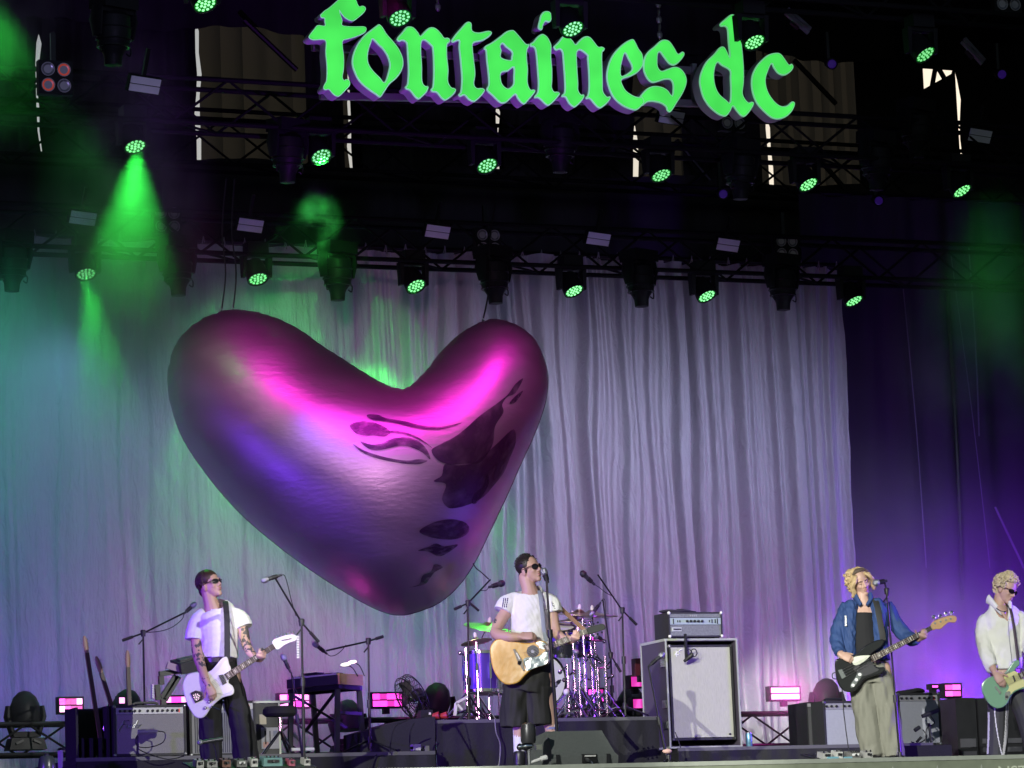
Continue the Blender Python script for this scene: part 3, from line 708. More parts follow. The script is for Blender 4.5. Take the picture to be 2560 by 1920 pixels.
for u, v, Y, lab in ((363, 213, .25, 'pale strobe panel right of the red blinder'), (208, 546, 5.5, 'hazy strobe panel at the lower left, above the first curtain head'), (627, 564, 5.5, 'strobe panel above the left lobe of the heart'), (1095, 580, 5.5, 'strobe panel above the heart cleft, left of a blinder'), (1497, 598, 5.5, 'strobe panel above the pleats right of the heart'), (1821, 613, 5.5, 'strobe panel left of the dim right blinder'), (1680, 294, 2.8, 'strobe panel just under the letter s'), (2451, 340, 2.8, 'strobe panel alone in the dark right wing')):
    panel(u, v, Y, lab, ry=3)
for u, v, lab, ry in ((1994, 53, 'slanted pale light bar right of the letter d', 38), (2432, 128, 'small tilted pale lamp at the upper right', 45)):
    c = atY(u, v, 1.6); t = thing('light_bar', lab, 'stage light', c); OFF[t] = Vector(); t.rotation_euler = (R(-20), R(ry), 0)
    for s in (-1, 1): MB().bbox((-.15, -.02, s * .03 - .018), (.15, .01, s * .03 + .018)).build('tube', mat('light_bar_grey', (.17, .16, .2), .4), t)
    MB().bbox((-.05, .0, -.05), (.05, .05, .05)).build('bracket', BLKM, t); OFF[t] = c
M_VD = mat('violet_lens', (.05, .03, .15), .3, emit=(.10, .02, .55), es=.10)
for u, v, Y, lab in ((2080, 160, 3, 'small violet lit lamp right of the letter c'), (2505, 186, 3, 'small violet lit lamp near the top right corner'), (1808, 485, 4.5, 'small dim violet lamp below the letter d'), (2197, 502, 4.5, 'small dim violet lamp over the right wing')):
    c = atY(u, v, Y); t = thing('small_spotlight', lab, 'stage light', c, 'small violet lamps in the roof')
    MB().lathe(c, (-.3, -1, -.35), [(-.16, .05), (-.02, .06), (0, .06)], 12).build('housing', M_HB, t, smooth=True)
    MB().lathe(c, (-.3, -1, -.35), [(0.002, .045), (.01, .035)], 12).build('lens', M_VD, t)
    MB().bar(c + Vector((0, .08, .03)), c + Vector((0, .08, .35)), .03).build('bracket', BLKM, t)
# a few dark lamps on the upper trusses
for u, v, Y, lab in ((285, 40, .25, 'dark unlit lamp at the top left of the roof'), (720, 350, 2.9, 'dark lamp hanging between two green heads'), (1400, 330, 2.9, 'dark lamp hanging under the middle truss'), (1850, 400, 2.9, 'dark lamp left of the tan sheets'), (2190, 380, 2.9, 'dark lamp hanging over the right wing'), (2290, 300, 2.9, 'dark lamp under the daylight gap')):
    o = copy_tree(proto2, atY(u, v - 50, Y)); tag(o, lab, 'stage light', 'dark lamps on the upper trusses')
# ------------------------------------------------------------------ heart balloon
sc_ = 1000 / 2023
PHt = PH(900, 1150, 4.0)
out = [(585,782),(660,790),(740,822),(800,865),(870,910),(940,955),(990,978),(1012,982),(1030,973),(1060,942),(1095,895),(1140,848),(1190,815),(1240,803),(1290,815),(1335,850),(1360,900),(1370,950),(1362,1010),(1338,1080),(1302,1160),(1262,1250),(1224,1330),(1190,1400),(1150,1460),(1100,1505),(1040,1530),(990,1537),(940,1522),(880,1490),(800,1440),(700,1368),(600,1282),(520,1190),(460,1100),(430,1020),(422,950),(433,890),(463,838),(518,798)]
O2 = [PHt.uv(u, v) for u, v in sm2(out, 7)]
A = np.array(O2); cen = A.mean(0)
mn = A.min(0) - .1; mx = A.max(0) + .1; G = .03
gx = np.arange(mn[0], mx[0], G); gy = np.arange(mn[1], mx[1], G)
XX, YY = np.meshgrid(gx, gy)
def inside(px, py):
    r = np.zeros(px.shape, bool); n = len(A); j = n - 1
    for i in range(n):
        xi, yi = A[i]; xj, yj = A[j]
        c = ((yi > py) != (yj > py)) & (px < (xj - xi) * (py - yi) / (yj - yi + 1e-12) + xi); r ^= c; j = i
    return r
ins = inside(XX, YY); h = np.zeros(XX.shape)
for it in range(2600):
    q = .25 * (np.roll(h, 1, 0) + np.roll(h, -1, 0) + np.roll(h, 1, 1) + np.roll(h, -1, 1) + G * G * 4)
    h = np.where(ins, q, 0)
def hs(x, y):
    i = np.clip((x - mn[0]) / G, 0, XX.shape[1] - 2); j = np.clip((y - mn[1]) / G, 0, XX.shape[0] - 2)
    i0 = i.astype(int); j0 = j.astype(int); a = i - i0; b = j - j0
    return h[j0, i0] * (1 - a) * (1 - b) + h[j0, i0 + 1] * a * (1 - b) + h[j0 + 1, i0] * (1 - a) * b + h[j0 + 1, i0 + 1] * a * b
pts = [tuple(p) for p in O2]; N0 = len(pts); edg = [(i, (i + 1) % N0) for i in range(N0)]
nrm2 = []
for i in range(N0):
    tg = A[(i + 1) % N0] - A[i - 1]; tg /= np.linalg.norm(tg); nrm2.append(np.array((-tg[1], tg[0])))
if not inside(np.array([A[0][0] + nrm2[0][0] * .03]), np.array([A[0][1] + nrm2[0][1] * .03]))[0]: nrm2 = [-q for q in nrm2]
dmin = []
for d in (.006, .02, .045, .08, .12):
    for i in range(0, N0, 1 if d < .05 else 2):
        p = A[i] + nrm2[i] * d
        dd = np.sqrt(((A - p) ** 2).sum(1)).min()
        if inside(p[:1], p[1:])[0] and dd > d * .9: pts.append(tuple(p))
for x in np.arange(mn[0], mx[0], .055):
    for y in np.arange(mn[1], mx[1], .055):
        xx = x + (.02 if int(round(y / .055)) % 2 else 0)
        if inside(np.array([xx]), np.array([y]))[0] and np.sqrt(((A - (xx, y)) ** 2).sum(1)).min() > .15: pts.append((xx, y))
r = delaunay_2d_cdt([Vector(p) for p in pts], edg, [list(range(N0))], 1, 1e-5)
V2 = np.array([(v.x, v.y) for v in r[0]]); F2 = [tuple(f) for f in r[2]]
def zof(V):
    d = np.sqrt(((A[None] - V[:, None]) ** 2).sum(2)).min(1)
    hh = np.maximum(hs(V[:, 0], V[:, 1]), 0)
    near = np.clip(d / .10, 0, 1)
    # close to the seam the grid is coarse: follow the slope measured a little further in
    return np.sqrt(hh) * near + np.sqrt(np.maximum(hh, d * .42)) * (1 - near)
dq = np.sqrt(((A[None] - V2[:, None]) ** 2).sum(2)).min(1)
Z = zof(V2) * 1.02; Z[dq < 1e-4] = 0
# puckers near the seam and soft dents
arc = np.argmin(((A[None] - V2[:, None]) ** 2).sum(2), 1)
Z += np.where(dq > 1e-4, .016 * np.sin(arc * 1.15 + 2 * np.sin(arc * .21)) * np.exp(-dq / .10), 0)
heart = thing('heart_balloon', 'giant silvery inflated heart with a dark printed pattern hanging over the stage', 'balloon', PHt.p(1000, 1536))
fr = PHt.frame()
def h3(x, y, z): return fr @ Vector((x, y, z))
M_H = mat('heart_foil', (.46, .43, .48), .46, .9, var=.10, vs=1.2, bump=.32, bs=9, stretch=(1, 1, 3.2))
w = MB(); n = len(V2)
w.add([h3(x, y, z) for (x, y), z in zip(V2, Z)], F2); w.build('front_skin', M_H, heart, smooth='all')
w = MB(); w.add([h3(x, y, -z * .95) for (x, y), z in zip(V2, Z)], [f[::-1] for f in F2]); w.build('back_skin', M_H, heart, smooth='all')
w = MB(); w.loft([h3(x, y, 0) for x, y in O2] + [h3(*O2[0], 0)], .007, n=5, cap=False); w.build('seam', mat('heart_seam', (.12, .11, .13), .5, .5), heart, smooth=True)
M_PR = mat('heart_print', (.05, .03, .07), .40, .5, var=.4, vs=5)
nt = M_PR.node_tree; tr_ = nt.nodes.new('ShaderNodeBsdfTransparent'); mx_ = nt.nodes.new('ShaderNodeMixShader'); nz_ = nt.nodes.new('ShaderNodeTexNoise'); nz_.inputs['Scale'].default_value = 3.5; nz_.inputs['Detail'].default_value = 5
mr_ = nt.nodes.new('ShaderNodeMapRange'); mr_.inputs['From Min'].default_value = .35; mr_.inputs['From Max'].default_value = .7; mr_.inputs['To Min'].default_value = .08; mr_.inputs['To Max'].default_value = .62
nt.links.new(nz_.outputs['Fac'], mr_.inputs['Value']); nt.links.new(mr_.outputs['Result'], mx_.inputs['Fac'])
nt.links.new(nt.nodes['Principled BSDF'].outputs['BSDF'], mx_.inputs[1]); nt.links.new(tr_.outputs['BSDF'], mx_.inputs[2]); nt.links.new(mx_.outputs['Shader'], nt.nodes['Material Output'].inputs['Surface'])
def printed(pts_, name='print_patch', c=(400, 740, sc_), k=4, holes=()):
    """thin ink film laid on the curved skin"""
    L2 = [PHt.uv(*q) for q in sm2(cv(c, pts_), k)]
    allp = [Vector(p) for p in L2]; ed = [(i, (i + 1) % len(L2)) for i in range(len(L2))]
    P2 = np.array(L2); a, b = P2.min(0), P2.max(0)
    def ins2(x, y):
        rr = False; j = len(P2) - 1
        for i in range(len(P2)):
            if (P2[i][1] > y) != (P2[j][1] > y) and x < (P2[j][0] - P2[i][0]) * (y - P2[i][1]) / (P2[j][1] - P2[i][1] + 1e-12) + P2[i][0]: rr = not rr
            j = i
        return rr
    for x in np.arange(a[0], b[0], .05):
        for y in np.arange(a[1], b[1], .05):
            if ins2(x, y): allp.append(Vector((x, y)))
    rr = delaunay_2d_cdt(allp, ed, [list(range(len(L2)))], 1, 1e-6)
    V = np.array([(v.x, v.y) for v in rr[0]]); z = zof(V) * 1.02 + .012
    mb = MB(); mb.add([h3(x, y, q) for (x, y), q in zip(V, z)], [tuple(f) for f in rr[2]]); return mb.build(name, M_PR, heart, smooth='all')
# dark swirl down the right side
printed([(1838,468),(1800,500),(1760,560),(1700,615),(1620,680),(1560,740),(1500,790),(1430,830),(1390,860),(1420,905),(1480,925),(1560,915),(1620,905),(1660,860),(1690,800),(1700,720),(1740,650),(1735,610),(1760,570),(1800,545)])
printed([(1838,528),(1800,560),(1770,600),(1800,590)])
printed([(1455,925),(1520,925),(1600,905),(1660,850),(1720,790),(1790,720),(1800,780),(1770,860),(1740,930),(1690,1000),(1640,1060),(1580,1100),(1520,1125),(1470,1130),(1440,1090),(1460,1020),(1400,1010),(1440,980)])
printed([(1660,950),(1640,1010),(1600,1050),(1585,1095),(1610,1090),(1650,1030),(1670,985)])
# loose petals and swooshes
printed([(992,740),(1040,720),(1100,722),(1160,745),(1190,775),(1160,795),(1110,790),(1060,792),(1015,775)])
printed([(1075,685),(1120,680),(1170,700),(1260,715),(1340,735),(1440,740),(1540,715),(1450,752),(1330,752),(1230,728),(1150,715),(1090,705)])
printed([(1045,822),(1100,838),(1150,830),(1200,806),(1270,798),(1330,818),(1370,860),(1384,905),(1345,872),(1290,846),(1230,842),(1170,858),(1120,866),(1080,855)])
printed([(1010,836),(1060,866),(1130,890),(1200,906),(1270,914),(1330,906),(1372,912),(1330,930),(1260,930),(1180,918),(1100,898),(1040,866)])
printed([(1150,770),(1220,765),(1300,785),(1360,820),(1395,850),(1340,815),(1280,788),(1220,778)])
printed([(1330,1245),(1380,1212),(1440,1190),(1510,1182),(1562,1196),(1568,1230),(1530,1262),(1470,1278),(1400,1276),(1350,1264)])
printed([(1320,1338),(1370,1318),(1410,1300),(1450,1310),(1515,1295),(1470,1335),(1420,1358),(1370,1340)])
printed([(1268,1505),(1320,1490),(1340,1450),(1380,1430),(1400,1395),(1440,1405),(1400,1430),(1375,1460),(1345,1490)])
# tie points and cables
for (u, v), (u2, v2), lab in (((553, 785), (540, 640), 'twisted black cable holding up the left heart lobe'), ((582, 783), (560, 612), 'thin looped cable beside the left heart lobe'), ((1206, 808), (1213, 640), 'short black cable holding up the right heart lobe')):
    p = PHt.p(u, v); q = Vector((atY(u2, v2, 5.0).x, 4.6, 6.1))
    w = MB(); w.cable([p, p.lerp(q, .3) + Vector((.03, 0, 0)), p.lerp(q, .6) + Vector((-.02, 0, .02)), q], .008); o = w.build('hanging_cable', mat('black_cable', (.015, .015, .015), .5), smooth=True)
    tag(o, lab, 'cable')
    w = MB(); c = p + Vector((0, 0, .02)); w.cable([c + Vector((.02 * math.cos(a), 0, .03 * math.sin(a))) for a in np.linspace(0, 6.28, 9)], .006); w.build('eyelet', STEEL, heart, smooth=True)
# ------------------------------------------------------------------ amplifiers
TOLEX = mat('black_tolex', (.022, .022, .024), .6, var=.3, vs=30, bump=.3, bs=120)
GRILLE_S = mat('silver_grille_cloth', (.34, .34, .35), .75, var=.12, vs=40, bump=.4, bs=160, stretch=(3, 1, .6))
GRILLE_W = mat('wheat_grille_cloth', (.40, .40, .34), .8, var=.22, vs=55, bump=.4, bs=150, stretch=(3, 1, .35))
PANEL_C = mat('control_panel_silver', (.34, .34, .36), .45, .3)
KNOB = MB().lathe((0, 0, 0), (0, -1, 0), [(0, .013), (.008, .012), (.02, .009)], 8).mesh('knob')
def knobs(t, xs, y, z, m=BLACK):
    if not KNOB.materials: KNOB.materials.append(m)
    for x in xs:
        o = bpy.data.objects.new('knob', KNOB); COL.objects.link(o); o.parent = t; o.location = Vector((x, y, z)) - OFF[t]
def cabinet_box(t, xa, xb, Y, dp, z0, z1, fr, m, rec=.012):
    """box with a real recessed front: four frame boards round the opening"""
    w = MB(); w.bbox((xa, Y + rec, z0), (xb, Y + dp, z1))
    w.bbox((xa, Y, z0), (xa + fr, Y + rec, z1)); w.bbox((xb - fr, Y, z0), (xb, Y + rec, z1))
    w.bbox((xa + fr, Y, z0), (xb - fr, Y + rec, z0 + fr)); w.bbox((xa + fr, Y, z1 - fr), (xb - fr, Y + rec, z1))
    return w.build('cabinet', m, t)
def combo(label, u0, u1, vt, vb, Y, zb, dp=.26, kn=10, grille=GRILLE_S, group=None, pan=.055):
    vm = (vt + vb) / 2
    xa, xb = xat(u0, vm, Y), xat(u1, vm, Y); z1 = atY((u0 + u1) / 2, vt, Y).z; z0 = zb + .012
    t = thing('combo_amplifier', label, 'amplifier', ((xa + xb) / 2, Y, zb), group)
    cabinet_box(t, xa, xb, Y, dp, z0, z1, .022, TOLEX, .014)
    MB().bbox((xa + .022, Y + .005, z0 + .022), (xb - .022, Y + .0135, z1 - .027 - pan)).build('grille_cloth', grille, t)
    p = MB().box(((xa + xb) / 2, Y + .007, z1 - .024 - pan / 2), (xb - xa - .05, .012, pan)); cp = p.build('control_panel', PANEL_C, t)
    n = kn; L0 = (xb - xa) * .09
    knobs(t, [xa + L0 + (xb - xa - 2 * L0) * (i + (i > n // 3) * .6) / n for i in range(n)], Y + .001, z1 - .024 - pan / 2)
    MB().bbox((xb - .07, Y - .002, z1 - .04 - pan / 2), (xb - .055, Y + .002, z1 - .01 - pan / 2)).build('switch', mat('red_lamp', (.5, .05, .04), .4, emit=(.6, .05, .05), es=.5), t)
    w = MB(); w.cable([((xa + xb) / 2 - .11, Y + dp / 2, z1), ((xa + xb) / 2 - .09, Y + dp / 2, z1 + .025), ((xa + xb) / 2 + .09, Y + dp / 2, z1 + .025), ((xa + xb) / 2 + .11, Y + dp / 2, z1)], .012); w.build('handle', BLACK, t, smooth=True)
    for x in (xa + .012, xb - .012):
        for z in (z0 + .012, z1 - .012): MB().ball((x, Y + .008, z), (.018, .014, .018), n=8, m=6).build('corner_cap', STEEL, t, smooth=True)
    for x in (xa + .06, xb - .06):
        for y in (Y + .04, Y + dp - .04): MB().lathe((x, y, zb), (0, 0, 1), [(0, .018), (.012, .02)], 8).build('foot', BLACK, t)
    return t, xa, xb, z0, z1
t, xa, xb, z0, z1 = combo('wide combo amplifier with a grey grille and script badge at the left', 284, 466, 1762, 1888, 1.95, Z_L, kn=12, grille=mat('drab_grille_cloth', (.25, .25, .22), .8, var=.1, vs=50, bump=.4, bs=150))
LA = (t, xa, xb, z0, z1)
def stroke_text(t, strokes, o, sc, Y, m, r=.0035, name='badge', slant=.25):
    w = MB()
    for s in strokes: w.tube([Vector((o[0] + (x + slant * y) * sc, Y, o[1] + y * sc)) for x, y in s], r, 5)
    return w.build(name, m, t)
FN = [[(0, 0), (.15, 1), (.75, 1.02)], [(.08, .55), (.5, .55)], [(.7, .25), (.95, .35), (.9, .5), (.75, .45), (.75, .15), (.95, .1)], [(1.1, .1), (1.12, .5)], [(1.12, .4), (1.3, .5), (1.38, .4), (1.38, .1)],
      [(1.8, .5), (1.6, .45), (1.58, .15), (1.8, .15)], [(1.85, 1), (1.8, .1)], [(2.0, .3), (2.25, .38), (2.15, .5), (2.02, .4), (2.05, .12), (2.25, .12)], [(2.4, .1), (2.42, .5)], [(2.42, .38), (2.6, .5)], [(.0, 0), (-.05, -.25), (.1, -.3)]]
stroke_text(t, FN, (xa + .05, z1 - .205), .07, 1.948, mat('badge_chrome', (.7, .7, .75), .25, .9), slant=.5)
combo('striped front combo amplifier behind the guitarist in the white t-shirt', 474, 640, 1752, 1885, 2.15, Z_L, kn=8, grille=mat('striped_grille_cloth', (.30, .30, .33), .8))
tS = [o for o in COL.objects if o.name.startswith('combo_amplifier')][-1]
xa, xb = xat(480, 1820, 2.15), xat(634, 1820, 2.15); z1 = atY(560, 1776, 2.15).z
GS = mat('grille_cord_dark', (.09, .09, .12), .8)
me = MB().bbox((-.004, 0, 0), (.004, .006, z1 - Z_L - .06)).mesh('grille_cord'); me.materials.append(GS)
for i in range(27):
    o = bpy.data.objects.new('grille_cord', me); COL.objects.link(o); o.parent = tS; o.location = Vector((xa + .03 + (xb - xa - .06) * i / 26, 2.15, Z_L + .04)) - OFF[tS]
combo('half hidden silver fronted combo amplifier behind the bassist in blue', 2060, 2150, 1752, 1853, 2.6, Z_R, kn=6, grille=mat('blue_grey_grille_cloth', (.32, .33, .38), .8, var=.1, vs=40, bump=.3, bs=150))
tb, xa, xb, z0, z1 = combo('tall silver fronted combo amplifier under a folded black cloth right of the bassist', 2246, 2352, 1732, 1852, 2.6, Z_R, kn=7, grille=mat('blue_grey_grille_cloth', (.32, .33, .38), .8))
w = MB(); c = Vector(((xa + xb) / 2 - .02, 2.72, z1 + .02)); w.loft([c + Vector((x, 0, .01 * math.sin(x * 20))) for x in np.linspace(-.14, .15, 9)], [.04, .08, .09, .085, .095, .09, .08, .07, .03], [.01, .02, .022, .03, .025, .022, .028, .02, .01], xd=(0, 1, 0), n=12)
tag(w.build('folded_cloth', BLKCLOTH, smooth='all'), 'black folded cloth lying on top of the tall right combo amplifier', 'cloth')
# narrow dark cabinet beside
xa, xb = xat(2018, 1800, 2.9), xat(2052, 1800, 2.9); zt_ = atY(2035, 1755, 2.9).z
t = thing('power_unit', 'narrow dark cabinet with a pale top edge left of the half hidden amplifier', 'cabinet', ((xa + xb) / 2, 2.9, Z_R))
MB().bbox((xa, 2.9, Z_R), (xb, 3.3, zt_)).build('cabinet', BLACK, t); MB().bbox((xa + .01, 2.885, Z_R + .03), (xb - .01, 2.9, zt_ - .05)).build('grille', mat('dark_grille', (.06, .06, .065), .7, bump=.4, bs=150), t)
MB().bbox((xa + .01, 2.88, zt_ - .045), (xb - .01, 2.9, zt_ - .015)).build('control_panel', PANEL_C, t)
# speaker stack
Ys = 2.05
xa, xb = xat(1668, 1730, Ys), xat(1848, 1730, Ys); zb = Z_R; zt_ = atY(1750, 1597, Ys).z
t = thing('speaker_cabinet', 'tall speaker cabinet with a wheat coloured grille in an open flight case', 'speaker', ((xa + xb) / 2, Ys, zb))
CASE = mat('purple_black_case', (.06, .05, .07), .5, var=.2, vs=6)
w = MB(); th = .022
w.bbox((xa, Ys, zb), (xa + th, Ys + .55, zt_)).bbox((xb - th, Ys, zb), (xb, Ys + .55, zt_)).bbox((xa + th, Ys, zb), (xb - th, Ys + .55, zb + th)).bbox((xa + th, Ys, zt_ - th), (xb - th, Ys + .55, zt_)).bbox((xa + th, Ys + .5, zb + th), (xb - th, Ys + .52, zt_ - th))
w.build('flight_case', CASE, t)
w = MB(); e = .016
for x in (xa - .003, xb - e + .003): w.bbox((x, Ys - .008, zb - .0), (x + e, Ys - .001, zt_ + .003))
w.bbox((xa - .003, Ys - .009, zb), (xb + .003, Ys - .002, zb + e)).bbox((xa - .003, Ys - .009, zt_ - e), (xb + .003, Ys - .002, zt_ + .003))
w.bbox((xa - .006, Ys, zt_ - .02), (xa - .001, Ys + .55, zt_ + .004)).bbox((xa - .006, Ys, zb), (xa - .001, Ys + .55, zb + .02)).bbox((xa - .006, Ys + .53, zb + .02), (xa - .001, Ys + .55, zt_ - .02))
w.build('case_edge', ALU, t)
ya = Ys + .035; ca, cb, c0, c1 = xa + .045, xb - .045, zb + .075, zt_ - .055
cab = MB().bbox((ca, ya, c0), (cb, ya + .42, c1)).build('cabinet', TOLEX, t)
MB().bbox((ca + .022, ya - .012, c0 + .025), (cb - .022, ya - .001, c1 - .022)).build('grille_cloth', GRILLE_W, cab)
for x in (ca, cb - .02):
    MB().bbox((x, ya - .016, c0), (x + .02, ya - .0005, c1)).build('trim', TOLEX, cab)
for z in (c0, c1 - .02):
    MB().bbox((ca + .02, ya - .015, z), (cb - .02, ya - .0008, z + .02)).build('trim', TOLEX, cab)
for x in (ca + .01, cb - .01):
    for z in (c0 + .01, c1 - .01): MB().ball((x, ya - .006, z), (.016, .012, .016), n=8, m=6).build('corner_cap', WHITEP if (x < ca + .1 and z > c0 + .1) else STEEL, cab, smooth=True)
for z in (zt_ - .22, zb + .22, zt_ - .6):
    MB().box((xb + .006, Ys + .03, z), (.014, .06, .06)).build('latch', STEEL, t); MB().box((xa - .01, Ys + .05, z), (.014, .08, .07)).build('latch', STEEL, t)
w = MB(); bx = ca + .06; bz = c1 - .09
for pts_ in ([(0, 0), (.03, .03), (.05, .01)], [(.015, -.02), (.015, .035)], [(.04, .03), (.06, .045), (.08, .05)], [(.0, .0), (.04, .0)]): w.tube([(bx + x, ya - .016, bz + z) for x, z in pts_], .006, 5)
w.build('badge', WHITEP, cab)
MB().ball((cb - .06, ya - .016, c0 + .05), (.014, .006, .01), n=8, m=5).build('badge', BLACK, cab)
# head on the stack
Yh = 2.10; xa2, xb2 = xat(1672, 1560, Yh), xat(1806, 1560, Yh); zh0 = zt_ + .004; zh1 = atY(1740, 1530, Yh).z
t = thing('amplifier_head', 'silver faced amplifier head with five knobs standing on the flight case', 'amplifier', ((xa2 + xb2) / 2, Yh, zh0))
for x in (xa2 + .05, xb2 - .05): MB().box((x, Yh + .1, zh0 + .008), (.05, .15, .016)).build('foot', BLACK, t)
zc0 = zh0 + .017
cabinet_box(t, xa2, xb2, Yh, .32, zc0, zh1, .014, TOLEX, .016)
zm = zc0 + (zh1 - zc0) * .50
MB().bbox((xa2 + .015, Yh + .006, zc0 + .015), (xb2 - .015, Yh + .015, zm - .004)).build('lower_panel', mat('speckled_grey_cloth', (.16, .17, .18), .7, var=.5, vs=60), t)
MB().bbox((xa2 + .015, Yh + .002, zm), (xb2 - .015, Yh + .015, zh1 - .055)).build('control_panel', mat('control_panel_blue', (.42, .50, .55), .35, .3, var=.06), t)
MB().bbox((xa2 + .015, Yh + .006, zh1 - .05), (xb2 - .015, Yh + .015, zh1 - .016)).build('upper_panel', mat('speckled_grey_cloth', (.16, .17, .18), .7), t)
zk = zm + (zh1 - .055 - zm) * .5; W2 = xb2 - xa2
knobs(t, [xa2 + W2 * q for q in (.34, .41, .48, .55, .62)], Yh, zk)
w = MB()
for q, h_ in ((.08, .05), (.16, .02), (.2, .02), (.75, .02), (.80, .035), (.86, .035), (.9, .05)): w.bbox((xa2 + W2 * q, Yh - .003, zk - h_ / 2), (xa2 + W2 * q + .009, Yh + .001, zk + h_ / 2))
w.build('switch', BLACK, t)
MB().bbox((xa2 + .03, Yh + .0, zc0 + .055), (xa2 + .13, Yh + .0055, zc0 + .092)).build('badge', mat('badge_silver', (.7, .72, .74), .3, .5), t)
MB().bbox((xa2 + .045, Yh - .003, zc0 + .068), (xa2 + .125, Yh - .0005, zc0 + .08)).build('badge_mark', BLACK, t)
w = MB()
for q in range(4): w.bbox((xa2 + W2 * .4 + q * .02, Yh + .001, zh1 - .042), (xa2 + W2 * .4 + q * .02 + .012, Yh + .0055, zh1 - .026))
w.build('logo', PANEL_C, t)
for x in (xa2 + .008, xb2 - .008):
    for z in (zc0 + .008, zh1 - .008): MB().ball((x, Yh + .006, z), .016, n=8, m=6).build('corner_cap', WHITEP, t, smooth=True)
w = MB(); c = Vector((xa2 + .16, Yh + .16, zh1 + .018))
w.loft([c + Vector((x, .02 * math.sin(x * 14), .004 * math.sin(x * 30))) for x in np.linspace(-.18, .2, 9)], [.03, .09, .11, .1, .12, .11, .1, .08, .03], [.006, .016, .022, .018, .024, .02, .02, .015, .006], xd=(0, 1, 0), n=12)
tag(w.build('folded_cloth', mat('dark_towel', (.03, .025, .045), .95), smooth='all'), 'dark folded cloth lying on top of the amplifier head', 'cloth')
# microphone hanging over the cabinet front
t = thing('clip_microphone', 'black microphone clipped over the top of the wheat grille', 'microphone', (xat(1714, 1640, Ys), Ys - .05, 1.2))
p = lambda u, v, o=.05: PY(Ys).p(u, v, o)
MB().bar(p(1713, 1585), p(1716, 1648), .028, .02).build('bracket', BLACK, t)
MB().lathe(p(1714, 1650), (.4, -.3, .35), [(-.02, .012), (.03, .02), (.07, .022), (.09, .015)], 12).build('body', BLACK, t, smooth=True)
w = MB()
for c0_ in ((1722, 1634), (1734, 1632)):
    c = p(*c0_); w.cable([c + Vector((.03 * math.cos(a), -.01, .035 * math.sin(a))) for a in np.linspace(0, 6.28, 12)], .005)
w.build('cable', BLACK, t, smooth=True)
# ------------------------------------------------------------------ wedge monitor
Yw = -1.1
t = thing('monitor_wedge', 'black wedge floor monitor facing the singer at the stage front', 'monitor', atY(1450, 1916, Yw))
xa, xb = xat(1376, 1880, Yw), xat(1543, 1880, Yw); zt_ = atY(1460, 1824, Yw).z
WM = mat('wedge_textured_paint', (.10, .11, .105), .55, var=.2, vs=40, bump=.35, bs=140)
dx = .10
prof = [(Yw, .0), (Yw - .02, .10), (Yw + .01, .13), (Yw + .16, zt_), (Yw + .36, zt_ - .03), (Yw + .52, .05), (Yw + .5, 0)]
w = MB(); n = len(prof)
def endx(z, s): return (xa - dx * .0 + dx * .6 * (z / zt_) if s < 0 else xb - dx * .45 * (z / zt_))
P0 = [(xa + .02 * (z > .12) + .02 * (z > .3), y, z) for y, z in prof]; P1 = [(xb - .02 * (z > .12) - .04 * (z > .3), y, z) for y, z in prof]
w.add(P0 + P1, [tuple(range(n))[::-1], tuple(range(n, 2 * n))] + [(i, (i + 1) % n, n + (i + 1) % n, n + i) for i in range(n)])
w.build('cabinet', WM, t)
MB().bbox((xa + .27, Yw - .026, .045), (xa + .40, Yw - .005, .115)).build('connector_plate', mat('wedge_recess', (.008, .008, .008), .5), t)
MB().bar((xa + .29, Yw - .03, .10), (xa + .385, Yw - .03, .10), .012).build('handle', mat('pale_grey', (.5, .5, .48), .5), t)
w = MB(); w.cable([(xa + .30, Yw - .03, .06), (xa + .33, Yw - .06, .05), (xa + .36, Yw - .07, .02), (xa + .5, Yw - .1, .01)], .008); w.lathe((xa + .30, Yw - .03, .075), (.3, -1, -.4), [(0, .011), (.05, .011)], 8); w.build('plug', STEEL, t)
for x in (xa + .055, xb - .09): MB().box((x, Yw - .022, .06), (.03, .012, .11)).build('bumper', BLACK, t)
